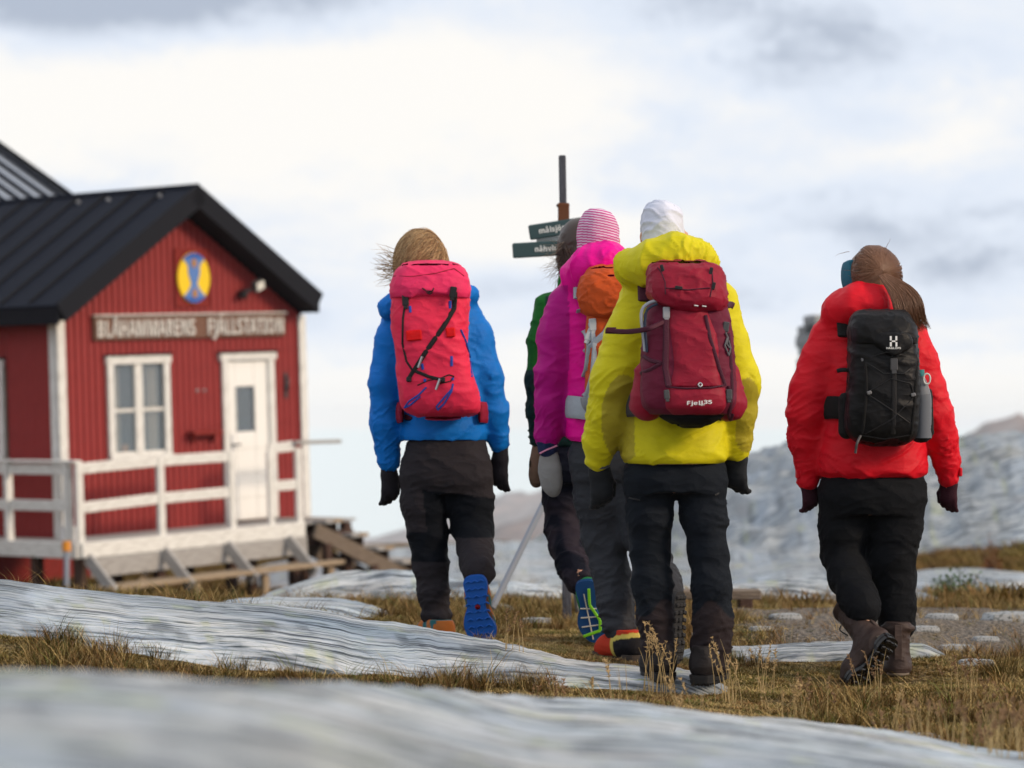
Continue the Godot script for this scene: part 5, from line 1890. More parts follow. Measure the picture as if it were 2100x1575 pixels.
func build_maroon_pack(w: Walker) -> void:
	var o := pack_at(w, "backpack", "maroon trekking backpack with white lettering on the yellow jacket")
	var red := cloth(0.27, 0.008, 0.028, 0.55, 0.0, false, 0.4)
	var wine := cloth(0.13, 0.008, 0.03, 0.65, 0.0, false, 0.4)
	var plum := woven(0.06, 0.006, 0.022, 0.7)
	var f := Field.new()
	f.stack(w.rows([[625, 1322, 1478, 0.14, 0.36], [650, 1314, 1486, 0.135, 0.385], [700, 1309, 1492, 0.135, 0.41], [760, 1306, 1496, 0.135, 0.425], [805, 1303, 1497, 0.135, 0.435], [835, 1306, 1495, 0.135, 0.435], [852, 1322, 1484, 0.135, 0.41]]), 3.2, 0.02, 0.005)
	job(o, "main_bag", wine, f, 0.008)
	var fr := Field.new()       # the smooth front panel
	fr.stack(w.rows([[640, 1352, 1440, 0.3, 0.392], [700, 1358, 1458, 0.3, 0.424], [760, 1362, 1462, 0.3, 0.44], [798, 1352, 1468, 0.3, 0.45]]), 3.5, 0.02, 0.004)
	job(o, "front_panel", red, fr, 0.008)
	var pk := Field.new()       # stretch pocket at the foot
	pk.stack(w.rows([[797, 1350, 1472, 0.3, 0.452], [815, 1346, 1474, 0.3, 0.46], [838, 1348, 1472, 0.3, 0.456], [852, 1362, 1462, 0.3, 0.43]]), 3.2, 0.015, 0.002)
	job(o, "front_pocket", red, pk, 0.008)
	var bs := Field.new()
	bs.stack(w.rows([[846, 1336, 1480, 0.14, 0.405], [860, 1350, 1466, 0.15, 0.4], [872, 1372, 1446, 0.16, 0.36], [878, 1392, 1428, 0.18, 0.32]]), 2.6, 0.02, 0.002)
	job(o, "base", cloth(0.008, 0.008, 0.01, 0.8), bs, 0.008)
	var lid := Field.new()
	lid.stack(w.rows([[541, 1352, 1428, 0.2, 0.28], [546, 1330, 1455, 0.16, 0.34], [560, 1320, 1472, 0.14, 0.39], [590, 1317, 1479, 0.13, 0.42], [618, 1322, 1481, 0.13, 0.43], [635, 1338, 1479, 0.14, 0.425], [648, 1368, 1472, 0.16, 0.4]]), 3.0, 0.025, 0.009)
	job(o, "lid", red, lid, 0.008)
	var all := Field.new()
	for x in [f, fr, pk, lid]:
		all.prims.append_array(x.prims)
	for side in [[1322, 700, 1340, 830], [1478, 700, 1474, 830]]:
		var sp := Field.new()
		sp.chain([[w.v(side[0], 770, 0.27), 0.05, 0.006], [w.v(side[2] - 20 if side[0] < 1400 else side[2] + 10, 830, 0.28), 0.062, 0.006]], 0.03)
		job(o, "side_pocket", red, sp, 0.01)
		all.prims.append_array(sp.prims)
	strap(o, "compression_strap", plum, all, w, [[1355, 655], [1354, 700], [1352, 760], [1358, 795]], 0.022)
	strap(o, "compression_strap", plum, all, w, [[1432, 655], [1440, 700], [1458, 760], [1470, 795]], 0.012)
	strap(o, "compression_strap", plum, all, w, [[1478, 690], [1482, 740], [1484, 800], [1480, 850]], 0.014)
	strap(o, "compression_strap", plum, all, w, [[1310, 735], [1325, 745], [1345, 750], [1325, 762], [1305, 770]], 0.014)
	strap(o, "seam", plum, all, w, [[1352, 797], [1390, 800], [1440, 799], [1470, 793]], 0.006, 0.002)
	for q in [[[1338, 560], [1345, 570], [1352, 590], [1352, 615]], [[1445, 562], [1446, 590], [1440, 620]], [[1352, 602], [1395, 606], [1440, 602]]]:
		strap(o, "seam", plum, all, w, q, 0.004, 0.002)
	for q in [[1347, 562, 0.3], [1443, 568, -0.2], [1447, 598, -0.2], [1378, 602, 1.4]]:
		put(o, "lash_tab", chamfered(Vector3(0.012, 0.026, 0.006), 0.002), M.black_plastic, Transform3D(Basis(Vector3(0, 0, 1), q[2]), on_pack(all, w, q[0], q[1], 0.005)))
	var silver := plain(lin(0.32, 0.32, 0.34), 0.4)
	buckle(o, silver, all, w, 1355, 650, 0.0, 1.0)
	buckle(o, M.dark_metal, all, w, 1473, 678, -0.15, 0.9)
	buckle(o, M.dark_metal, all, w, 1354, 812, 0.1, 0.8)
	buckle(o, M.dark_metal, all, w, 1477, 812, 0.0, 0.9)
	put(o, "grommet", tube(smooth_path([on_pack(all, w, 1419 - 4, 793), on_pack(all, w, 1419, 789), on_pack(all, w, 1423, 793), on_pack(all, w, 1419, 797), on_pack(all, w, 1415, 793)]), 0.003, 5), M.metal)
	for q in [[1408, 637], [1424, 638]]:
		put(o, "zip_puller", tube(PackedVector3Array([on_pack(all, w, q[0], q[1], 0.01), on_pack(all, w, q[0] + 8, q[1] + 1, 0.01)]), 0.004, 6), M.metal)
	# the loose strap end blown out to the side
	var path := smooth_path([on_pack(all, w, 1350, 668, 0.006), w.v(1320, 682, 0.43), w.v(1285, 687, 0.38), w.v(1250, 686, 0.34), w.v(1236, 685, 0.32)], 6)
	put(o, "loose_strap", sweep(path, 0.009, 0.0018, 6, Vector3(0, 0, 1)), plum)
	put(o, "strap_end", chamfered(Vector3(0.034, 0.018, 0.005), 0.002), plum, Transform3D(Basis(Vector3(0, 0, 1), 0.0), w.v(1247, 683, 0.34)))
	# speckled cord looped at the side
	var cord := []
	for q in [[1336, 626], [1322, 630], [1310, 640], [1306, 655], [1308, 680], [1311, 705], [1313, 726]]:
		cord.append(w.v(q[0], q[1], 0.37))
	put(o, "cord", tube(smooth_path(cord, 5), 0.006, 6), plain(lin(0.35, 0.36, 0.4), 0.8))
	var cord2 := []
	for q in [[1338, 632], [1325, 638], [1315, 650], [1313, 680], [1315, 705], [1317, 728]]:
		cord2.append(w.v(q[0], q[1], 0.375))
	put(o, "cord", tube(smooth_path(cord2, 5), 0.005, 6), plain(lin(0.03, 0.04, 0.07), 0.8))
	for q in [[[1472, 690], [1477, 700], [1474, 712], [1480, 720]], [[1475, 700], [1470, 715], [1478, 735], [1482, 720], [1478, 705]]]:
		strap(o, "cord", plain(lin(0.1, 0.1, 0.11), 0.6), all, w, q, 0.006, 0.003, 0.006)
	strap(o, "lashing", plum, all, w, [[1476, 795], [1482, 820], [1478, 850], [1484, 862], [1488, 850]], 0.012)
	# lettering
	printed(o, "lettering", M.print_white, lettering("Fjell", 0.0155, 0.001), pk, Transform3D(Basis.IDENTITY.scaled(Vector3(1.3, 0.85, 1)), w.v(1408, 829)))
	printed(o, "lettering", M.print_white, lettering("light", 0.0055, 0.001), pk, Transform3D(Basis.IDENTITY, w.v(1423, 832)))
	printed(o, "lettering", M.print_white, lettering("35", 0.0155, 0.001), pk, Transform3D(Basis.IDENTITY.scaled(Vector3(1.3, 0.85, 1)), w.v(1434, 827)))
	# belt wing and harness
	put(o, "hip_belt", sweep(smooth_path([w.v(1310, 830, 0.16), w.v(1288, 830, 0.1), w.v(1272, 836, 0.0), w.v(1290, 845, -0.14), w.v(1385, 850, -0.19), w.v(1480, 845, -0.14), w.v(1498, 836, 0.0), w.v(1490, 830, 0.12)], 5), 0.011, 0.046, 10, Vector3.UP), woven(0.06, 0.058, 0.066, 0.8))
	harness(o, plum, w, [1322, 1462], 590, 800, 0.15)
	var ear := smooth_path([w.v(1480, 632, 0.28), w.v(1492, 630, 0.2), w.v(1498, 632, 0.15)], 4)
	put(o, "top_strap", sweep(ear, 0.012, 0.002, 6, Vector3(0, 0, 1)), plum)


func build_red() -> void:
	var w := walker(526.0, 1785.0, 1395.0, "hiker in a red jacket with long brown hair and tall brown boots")
	var f := jacket_of(w, [
		[625, 1740, 1830, 0.08, -0.07], [645, 1700, 1862, 0.1, -0.1], [670, 1684, 1876, 0.115, -0.12], [720, 1676, 1892, 0.135, -0.14], [790, 1668, 1902, 0.15, -0.155], [860, 1678, 1895, 0.16, -0.16], [920, 1674, 1898, 0.18, -0.17], [955, 1672, 1902, 0.185, -0.17], [972, 1676, 1900, 0.18, -0.165], [980, 1690, 1888, 0.16, -0.15]],
		[[[1698, 690, 0.0, 37, 0.003], [1681, 742, 0.015, 40, 0.004], [1662, 800, 0.02, 44, 0.006], [1653, 845, 0.03, 40, 0.008], [1652, 900, 0.0, 36, 0.008], [1658, 945, -0.02, 27, 0.007], [1658, 985, -0.03, 24, 0.004]],
		[[1870, 690, 0.0, 35, 0.003], [1884, 742, 0.015, 38, 0.004], [1900, 800, 0.02, 38, 0.006], [1915, 848, 0.03, 36, 0.009], [1931, 900, 0.01, 32, 0.01], [1943, 945, -0.02, 27, 0.008], [1947, 980, -0.03, 23, 0.004]]], 0.006)
	f.chain([[w.v(1718, 645, -0.06), 0.045, 0.007], [w.v(1716, 640, 0.06), 0.055, 0.01], [w.v(1745, 632, 0.12), 0.062, 0.01], [w.v(1785, 632, 0.13), 0.06, 0.01], [w.v(1812, 640, 0.08), 0.05, 0.017], [w.v(1815, 645, -0.06), 0.045, 0.007]], 0.04)
	f.chain([[w.v(1722, 612, 0.05), 0.03, 0.005], [w.v(1755, 604, 0.1), 0.034, 0.006], [w.v(1795, 606, 0.1), 0.034, 0.006], [w.v(1815, 618, 0.05), 0.03, 0.005]], 0.05)
	f.chain([[w.v(1722, 618, -0.02), 0.03, 0.004], [w.v(1735, 620, -0.1), 0.03, 0.004], [w.v(1770, 622, -0.12), 0.03, 0.004], [w.v(1805, 620, -0.1), 0.03, 0.004], [w.v(1815, 620, -0.02), 0.03, 0.004]], 0.04)
	var red := cloth(0.66, 0.005, 0.018, 0.55, 0.0, false, 0.35)
	job(w.root, "jacket", red, f, 0.007)
	for q in [[1636, 972, -0.02, 0.0], [1970, 968, -0.02, 0.0]]:
		put(w.root, "cuff_tab", chamfered(Vector3(0.012, 0.035, 0.05), 0.004), red, Transform3D(Basis.IDENTITY, w.v(q[0], q[1], q[2])))
	var t := trousers_of(w, [[950, 1700, 1880, 0.13, -0.13], [985, 1682, 1896, 0.16, -0.14], [1020, 1680, 1896, 0.17, -0.135], [1055, 1690, 1888, 0.15, -0.12]],
		[[[1733, 1020, 0.02, 52, 0.004], [1728, 1085, 0.0, 48, 0.005], [1727, 1135, -0.02, 42, 0.008], [1737, 1180, 0.05, 40, 0.006], [1752, 1222, 0.12, 38, 0.005], [1760, 1242, 0.15, 37, 0.004]],
		[[1842, 1020, 0.02, 52, 0.005], [1836, 1085, 0.02, 50, 0.006], [1829, 1140, 0.02, 45, 0.008], [1833, 1190, 0.0, 41, 0.007], [1837, 1240, 0.0, 39, 0.006], [1839, 1280, 0.0, 38, 0.004]]])
	job(w.root, "trousers", cloth(0.0065, 0.0075, 0.01, 0.8, 0.05, false, 0.5), t, 0.0075)
	body_of(w, w.v(1783, 578, -0.02), 0.1, [[w.v(1658, 988, -0.03), w.v(1658, 1005, -0.03)], [w.v(1948, 985, -0.03), w.v(1950, 1005, -0.03)]], [[w.v(1765, 1270, 0.18), w.v(1785, 1320, 0.2)], [w.v(1840, 1330, 0.0), w.v(1838, 1370, -0.06)]])
	var gm := woven(0.035, 0.005, 0.014, 0.85)
	glove(w, "glove", gm, w.v(1658, 988, -0.03), 0.45, 0.15, 1.0, 1.0, false, 0.86)
	glove(w, "glove", gm, w.v(1949, 985, -0.03), -0.45, -0.06, 0.8, -1.0, false, 0.86)
	var leather := cloth(0.055, 0.037, 0.033, 0.55, 0.0, false, 0.7)
	var sole := plain(lin(0.006, 0.006, 0.007), 0.25, 0.5)
	# trailing boot rolls over its toe; the other stands flat
	var b1 := shoe(w, "boot", Transform3D(foot_basis(Vector3(-0.62, -0.75, -0.22), Vector3(0.42, -0.5, 0.72)), w.v(1768, 1353, 0.27)), leather, sole, -1.0, 0.29, 0.275, 0.115, "lugs", null, 0.02)
	var b2 := shoe(w, "boot", Transform3D(Basis(Vector3.UP, -0.08), w.v(1838, 1393, 0.0)), leather, sole, 1.0, 0.225, 0.27, 0.11)
	for b in [b1, b2]:
		put(b, "back_stay", chamfered(Vector3(0.03, 0.14, 0.006), 0.002), cloth(0.075, 0.052, 0.046, 0.55), Transform3D(Basis.IDENTITY, Vector3(0, 0.15, 0.122)))
		put(b, "welt", tube(smooth_path([Vector3(-0.04, 0.03, 0.1), Vector3(0, 0.03, 0.132), Vector3(0.04, 0.03, 0.1)]), 0.007, 6), plain(lin(0.14, 0.11, 0.08), 0.7))
	put(b1, "lace", tube(smooth_path([Vector3(-0.05, 0.2, 0.03), Vector3(-0.07, 0.17, 0.02), Vector3(-0.075, 0.12, 0.03)]), 0.003, 5), M.black_strap)
	# head band, gathered hair, tail blown aside
	var h := w.head_at
	var band := Field.new()
	band.cap(h + Vector3(0, 0.03, -0.005), h + Vector3(0, 0.025, -0.005), 0.114, 0.114, 0.02, 0, 0, Vector3(0.94, 1.1, 1.05))
	band.keep(h + Vector3(0, 0.075, -0.02), Vector3(0, 1, -0.15))
	band.keep(h + Vector3(0, -0.035, 0.0), Vector3(0, -1, 0.1))
	band.keep(h + Vector3(0, 0, 0.055), Vector3(0.3, 0.25, 1))
	job(w.root, "headband", woven(0.02, 0.13, 0.2, 0.8), band, 0.006)
	var sc := Field.new()
	sc.cap(h + Vector3(0.008, 0.018, 0.02), h + Vector3(0.008, -0.03, 0.026), 0.105, 0.098, 0.03, 0.002, 0.002, Vector3(0.93, 1.08, 1.04))
	sc.cap(h + Vector3(0.03, 0.03, 0.125), h + Vector3(0.03, 0.02, 0.13), 0.02, 0.018, 0.03)
	sc.keep(h + Vector3(0, 0.03, -0.06), Vector3(-0.25, -0.35, -1))
	var brown := hair_color(0.13, 0.06, 0.03)
	job(w.root, "hair", brown, sc, 0.007)
	var g := RandomNumberGenerator.new()
	g.seed = 5
	var knot := h + Vector3(0.032, 0.035, 0.145)
	var locks := []
	for i in 2600:       # combed back to the knot
		var a := g.randf_range(0.12, PI - 0.62)
		var e := g.randf_range(-0.75, 1.35)
		var p := h + Vector3(0.008, 0.02, 0.025) + Vector3(cos(a) * cos(e), sin(e), sin(a) * cos(e)) * Vector3(0.106, 0.125, 0.112)
		var path := [p]
		for s in 8:
			var v := (knot - p)
			var t2 := (s + 1) / 8.0
			var q := p.lerp(knot, t2)
			var off := q - h - Vector3(0.008, 0.02, 0.025)
			var rad := lerpf(0.123, 0.135, t2)
			if off.length() < rad:
				off = off.normalized() * rad
			path.append(h + Vector3(0.008, 0.02, 0.025) + off + Vector3(g.randf_range(-0.002, 0.002), g.randf_range(-0.002, 0.002), 0))
		locks.append(path)
	for i in 1300:       # the tail
		var sp := g.randf_range(-1.0, 1.0)
		var dp := g.randf_range(-1.0, 1.0)
		var l := g.randf_range(0.75, 1.05)
		var path := []
		for s in 11:
			var u := s / 10.0 * l
			var wide := 0.012 + 0.05 * sin(minf(u * 2.2, 1.7)) * (1.0 - 0.35 * u)
			var c := knot + Vector3(0.145 * u + 0.018 * sin(u * 5.0), -0.015 - 0.215 * u, 0.035 + 0.05 * sin(u * 2.6))
			path.append(c + Vector3(sp * wide + 0.004 * sin(u * 9.0 + i), sp * wide * 0.35, dp * wide * 0.45 + 0.03 * sin(u * 2.5)))
		locks.append(path)
	for i in 900:       # hair hanging below the knot to the collar
		var sp := g.randf_range(-1.0, 0.75)
		var path := []
		for s in 8:
			var u := s / 7.0
			path.append(knot + Vector3(sp * 0.085 * sqrt(u) - 0.02 * u, -0.12 * u * (1.0 - 0.2 * absf(sp)), 0.004 + 0.012 * u - 0.03 * u * absf(sp) + 0.004 * sin(u * 6.0 + i)))
		locks.append(path)
	for i in 12:       # flyaways
		var p := h + Vector3(g.randf_range(-0.09, 0.08), g.randf_range(-0.1, 0.13), 0.08)
		var v := Vector3(p.x - h.x, g.randf_range(-0.03, 0.1), 0.02).normalized()
		var path := [p]
		for s in 5:
			v = (v + Vector3(g.randf_range(-0.4, 0.2), g.randf_range(-0.35, 0.25), 0)).normalized()
			p += v * 0.012
			path.append(p)
		locks.append(path)
	strands(w.root, "hair_locks", hair_color(0.17, 0.078, 0.04), locks, 0.0008)
	build_black_pack(w)


func build_black_pack(w: Walker) -> void:
	var o := pack_at(w, "backpack", "black backpack with white emblem and side bottle pocket on the red jacket")
	var shell := cloth(0.011, 0.011, 0.0125, 0.42, 0.0, false, 0.45)
	var dull := woven(0.007, 0.007, 0.008, 0.9)
	var f := Field.new()
	f.stack(w.rows([[655, 1730, 1848, 0.15, 0.36], [690, 1723, 1860, 0.145, 0.38], [740, 1722, 1864, 0.145, 0.395], [800, 1720, 1866, 0.145, 0.405], [850, 1714, 1864, 0.145, 0.4], [885, 1716, 1862, 0.15, 0.385], [903, 1732, 1856, 0.16, 0.35], [914, 1764, 1836, 0.18, 0.3]]), 3.0, 0.02, 0.006)
	job(o, "main_bag", shell, f, 0.008)
	var lid := Field.new()
	lid.stack(w.rows([[639, 1748, 1826, 0.2, 0.28], [643, 1738, 1840, 0.16, 0.33], [655, 1728, 1850, 0.14, 0.37], [675, 1723, 1860, 0.14, 0.395], [700, 1722, 1863, 0.14, 0.405], [712, 1726, 1860, 0.15, 0.4]]), 2.8, 0.02, 0.005)
	lid.cap(w.v(1725, 745, 0.4), w.v(1752, 722, 0.42), 0.05, 0.03, 0.02, 0, 0, Vector3.ONE, 1)
	lid.cap(w.v(1862, 740, 0.4), w.v(1838, 720, 0.42), 0.05, 0.03, 0.02, 0, 0, Vector3.ONE, 1)
	job(o, "lid", shell, lid, 0.008)
	var tongue := Field.new()
	tongue.stack(w.rows([[688, 1770, 1838, 0.33, 0.413], [705, 1762, 1846, 0.33, 0.416], [720, 1775, 1840, 0.33, 0.417], [735, 1796, 1816, 0.33, 0.418]]), 3.0, 0.015, 0.002)
	job(o, "lid_panel", shell, tongue, 0.008)
	var all := Field.new()
	for x in [f, lid, tongue]:
		all.prims.append_array(x.prims)
	for q in [[1722, 820, 895, 0.24, 30], [1872, 812, 895, 0.24, 42]]:
		var sp := Field.new()
		sp.chain([[w.v(q[0], q[1], q[3]), q[4] * 0.55 / w.s, 0.003], [w.v(q[0], q[2] - 12, q[3]), q[4] * 0.6 / w.s, 0.003]], 0.03)
		sp.keep(w.v(0, q[1] - 14), Vector3(0, 1, 0.0))
		job(o, "side_pocket", dull, sp, 0.009)
	# the front: middle webbing, buckle, shock cord and gathered seams
	strap(o, "centre_strap", M.black_strap, all, w, [[1806, 768], [1806, 820], [1805, 890]], 0.02)
	buckle(o, plain(lin(0.06, 0.06, 0.065), 0.35), all, w, 1806, 752, 0.0, 1.15)
	for q in [[[1751, 742], [1752, 800], [1748, 850], [1745, 890]], [[1855, 745], [1850, 800], [1846, 850], [1842, 890]]]:
		strap(o, "gathered_seam", dull, all, w, q, 0.012, 0.004)
	for q in [[[1748, 742], [1790, 728], [1850, 738]], [[1748, 745], [1785, 770], [1826, 770], [1856, 748]], [[1752, 808], [1800, 780], [1840, 790], [1846, 812]], [[1755, 812], [1795, 838], [1838, 868]], [[1750, 890], [1800, 862], [1845, 818]], [[1745, 893], [1790, 900], [1840, 892]]]:
		strap(o, "shock_cord", M.black_plastic, all, w, q, 0.004, 0.002, 0.003)
	for q in [[1757, 808], [1845, 812], [1747, 742]]:
		put(o, "cord_hook", chamfered(Vector3(0.018, 0.014, 0.01), 0.003), plain(lin(0.16, 0.16, 0.17), 0.4), Transform3D(Basis(Vector3(0, 0, 1), 0.3), on_pack(all, w, q[0], q[1], 0.007)))
	put(o, "cord_end", tube(smooth_path([on_pack(all, w, 1742, 893, 0.01), w.v(1734, 908, 0.38), w.v(1732, 920, 0.375), w.v(1731, 928, 0.375)], 4), 0.005, 6), M.dark_metal)
	# white emblem: four rounded bars and a link, with the name below
	for q in [[-5.5, 6.5, 0.0], [5.5, 6.5, 0.0], [-5.5, -5.5, 0.0], [5.5, -5.5, 0.0]]:
		var at := on_pack(all, w, 1804 + q[0], 707 - q[1], 0.003)
		put(o, "emblem", chamfered(Vector3(0.0075, 0.0165, 0.002), 0.003), M.print_white, Transform3D(Basis.IDENTITY, at))
	put(o, "emblem", chamfered(Vector3(0.014, 0.006, 0.002), 0.002), M.print_white, Transform3D(Basis.IDENTITY, on_pack(all, w, 1804, 706.5, 0.0035)))
	printed(o, "lettering", M.print_white, lettering("HAGLÖFS", 0.0075, 0.001), all, Transform3D(Basis.IDENTITY.scaled(Vector3(1.2, 1, 1)), w.v(1804, 720)))
	put(o, "hip_belt", sweep(smooth_path([w.v(1725, 838, 0.16), w.v(1698, 836, 0.12), w.v(1675, 840, 0.0), w.v(1700, 850, -0.17), w.v(1785, 852, -0.2), w.v(1870, 850, -0.17), w.v(1896, 840, 0.0), w.v(1870, 838, 0.14)], 5), 0.011, 0.046, 10, Vector3.UP), dull)
	put(o, "side_strap", sweep(smooth_path([w.v(1722, 762, 0.3), w.v(1708, 762, 0.3), w.v(1699, 764, 0.3)], 4), 0.008, 0.003, 6, Vector3(0, 0, 1)), M.black_strap)
	harness(o, dull, w, [1725, 1845], 662, 830, 0.15)
	# bottle in the side pocket, with its snap link
	var b := thing("water_bottle", "grey drinking bottle in the side pocket of the black backpack", "bottle", w.root.position + w.v(1873, 898, 0.26))
	put(b, "flask", tube(PackedVector3Array([Vector3(0, 0, 0), Vector3(0, 0.14, 0), Vector3(-0.002, 0.165, 0)]), 0.034, 14), plain(lin(0.12, 0.13, 0.15), 0.3))
	put(b, "shoulder", tube(PackedVector3Array([Vector3(-0.002, 0.165, 0), Vector3(-0.006, 0.205, 0), Vector3(-0.01, 0.235, 0)]), 0.034, 14, 0.016), plain(lin(0.17, 0.18, 0.2), 0.35))
	put(b, "cap", tube(PackedVector3Array([Vector3(-0.01, 0.235, 0), Vector3(-0.012, 0.26, 0)]), 0.019, 12), plain(lin(0.02, 0.18, 0.19), 0.4))
	var link := []
	for i in 13:
		link.append(Vector3(0.012 + 0.013 * cos(TAU * i / 12), 0.225 + 0.02 * sin(TAU * i / 12), 0.03))
	put(b, "snap_link", tube(smooth_path(link, 2), 0.0035, 6), plain(lin(0.6, 0.62, 0.6), 0.3))


func build_pink() -> void:
	var w := walker(516.0, 1235.0, 1352.0, "hiker in a magenta jacket and striped knit hat with grey trousers")
	var f := jacket_of(w, [
		[560, 1195, 1285, 0.08, -0.08], [585, 1165, 1310, 0.1, -0.1], [615, 1142, 1335, 0.115, -0.115], [670, 1135, 1345, 0.13, -0.13], [740, 1142, 1340, 0.135, -0.135], [820, 1150, 1330, 0.14, -0.14], [870, 1156, 1325, 0.15, -0.145], [898, 1160, 1322, 0.155, -0.15], [906, 1170, 1312, 0.145, -0.14]],
		[[[1160, 622, 0.0, 38, 0.004], [1143, 690, 0.02, 41, 0.007], [1134, 770, 0.04, 36, 0.009], [1129, 830, 0.03, 31, 0.009], [1124, 880, 0.0, 27, 0.007], [1123, 898, -0.01, 26, 0.005]],
		[[1320, 622, 0.0, 38, 0.004], [1338, 690, 0.02, 40, 0.007], [1347, 770, 0.02, 36, 0.009], [1352, 840, -0.03, 30, 0.008], [1352, 895, -0.08, 26, 0.006]]], 0.005)
	f.chain([[w.v(1180, 580, -0.05), 0.045, 0.008], [w.v(1182, 565, 0.06), 0.058, 0.012], [w.v(1205, 548, 0.12), 0.07, 0.014], [w.v(1240, 540, 0.14), 0.068, 0.014], [w.v(1275, 548, 0.1), 0.055, 0.012], [w.v(1288, 562, 0.0), 0.045, 0.008]], 0.04)
	f.chain([[w.v(1195, 540, 0.02), 0.03, 0.005], [w.v(1215, 525, 0.08), 0.03, 0.006], [w.v(1250, 520, 0.08), 0.03, 0.006], [w.v(1270, 535, 0.02), 0.03, 0.005]], 0.05)
	f.chain([[w.v(1192, 545, -0.02), 0.03, 0.004], [w.v(1200, 545, -0.1), 0.03, 0.004], [w.v(1232, 548, -0.13), 0.03, 0.004], [w.v(1265, 545, -0.1), 0.03, 0.004], [w.v(1275, 545, -0.02), 0.03, 0.004]], 0.04)
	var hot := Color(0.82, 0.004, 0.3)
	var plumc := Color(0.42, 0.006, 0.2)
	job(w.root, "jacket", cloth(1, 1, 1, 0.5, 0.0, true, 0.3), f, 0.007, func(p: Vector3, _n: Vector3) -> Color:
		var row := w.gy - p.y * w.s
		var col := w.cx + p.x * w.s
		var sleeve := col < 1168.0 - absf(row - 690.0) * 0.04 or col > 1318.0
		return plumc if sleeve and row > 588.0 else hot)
	for q in [[1180, 560, 0.05, -0.3], [1290, 560, 0.05, 0.3]]:     # wired hood edge
		var arc := smooth_path([w.v(q[0], 575, 0.04), w.v(q[0] + 5, 545, 0.08), w.v(q[0] + (22 if q[0] < 1235 else -25), 518, 0.1), w.v(1232, 500, 0.11)], 5)
		put(w.root, "hood_edge", tube(arc, 0.004, 5), cloth(0.62, 0.004, 0.2, 0.5))
	var t := trousers_of(w, [[885, 1185, 1300, 0.12, -0.12], [915, 1170, 1312, 0.14, -0.13], [950, 1168, 1316, 0.15, -0.13], [985, 1176, 1310, 0.13, -0.11]],
		[[[1218, 945, 0.02, 48, 0.005], [1226, 1020, -0.02, 48, 0.007], [1238, 1100, -0.06, 44, 0.009], [1252, 1170, -0.04, 38, 0.008], [1262, 1235, 0.0, 36, 0.008], [1270, 1285, 0.02, 36, 0.008]],
		[[1280, 945, 0.02, 46, 0.005], [1300, 1020, 0.02, 44, 0.006], [1315, 1095, 0.02, 39, 0.007], [1335, 1140, 0.1, 36, 0.007], [1355, 1185, 0.2, 33, 0.006], [1362, 1205, 0.25, 32, 0.006]]])
	job(w.root, "trousers", cloth(0.032, 0.035, 0.044, 0.7, 0.05, false, 0.6), t, 0.0075)
	body_of(w, w.v(1228, 502, -0.02), 0.09, [[w.v(1124, 905, -0.01), w.v(1128, 940, -0.02)], [w.v(1352, 900, -0.08), w.v(1352, 930, -0.09)]], [[w.v(1270, 1290, 0.02), w.v(1268, 1330, -0.05)], [w.v(1365, 1215, 0.27), w.v(1378, 1265, 0.29)]])
	var pink := Color(0.55, 0.05, 0.26)
	var white := Color(0.72, 0.62, 0.74)
	beanie(w, w.head_at, cloth(1, 1, 1, 0.9, 0.1, true, 0.3), [[429, 1210, 1238, 0.05, -0.02], [434, 1199, 1252, 0.08, -0.06], [447, 1190, 1263, 0.1, -0.09], [468, 1184, 1269, 0.105, -0.115], [495, 1183, 1271, 0.1, -0.12], [520, 1185, 1270, 0.095, -0.115], [535, 1188, 1266, 0.09, -0.1]], func(p: Vector3, _n: Vector3) -> Color:
		var u := p.y + 0.18 * p.x + 0.25 * p.x * p.x
		return pink if fposmod(u / 0.0105, 1.0) < 0.52 else white, 0.004, 0.0026)
	var navy := woven(0.008, 0.016, 0.07, 0.85)
	var cuff := Field.new()
	cuff.cap(w.v(1122, 893, -0.005), w.v(1124, 918, -0.012), 0.045, 0.043, 0.02, 0.003, 0.003)
	job(w.root, "knit_cuff", navy, cuff, 0.007)
	var felt := cloth(0.24, 0.235, 0.235, 0.95, 0.2)
	glove(w, "mitten", felt, w.v(1126, 928, -0.015), -0.5, 0.05, 0.6, -1.0, true, 0.95)
	glove(w, "mitten", felt, w.v(1352, 915, -0.08), 0.4, 0.0, 0.6, 1.0, true, 0.95)
	put(w.root, "mitten_trim", tube(smooth_path([w.v(1107, 930, 0.02), w.v(1122, 922, 0.03), w.v(1142, 914, 0.02)], 4), 0.004, 6), plain(lin(0.65, 0.25, 0.4), 0.9))
	var up := cloth(1, 1, 1, 0.7, 0.0, true)
	var tints := func(p: Vector3, _n: Vector3) -> Color:
		if p.z > 0.04 and p.y < 0.075 + (p.z - 0.04) * 0.2:
			return Color(0.014, 0.014, 0.018)
		if p.z > 0.02 and p.y < 0.09 + (p.z - 0.02) * 0.2:
			return Color(0.6, 0.5, 0.12)
		return Color(0.5, 0.045, 0.02)
	shoe(w, "shoe", Transform3D(Basis(Vector3.UP, 0.55), w.v(1268, 1350, 0.02)), up, plain(lin(0.05, 0.04, 0.035), 0.7), -1.0, 0.115, 0.29, 0.112, "lugs", tints)
	shoe(w, "shoe", Transform3D(foot_basis(Vector3(0.1, -1.0, 0.1), Vector3(0.85, -0.05, 0.6)), w.v(1380, 1275, 0.33)), cloth(0.62, 0.07, 0.015, 0.7), plain(lin(0.02, 0.02, 0.022), 0.7), 1.0, 0.11, 0.28, 0.108)
	for q in [[1266, 1304], [1278, 1304]]:
		pass
	build_orange_pack(w)


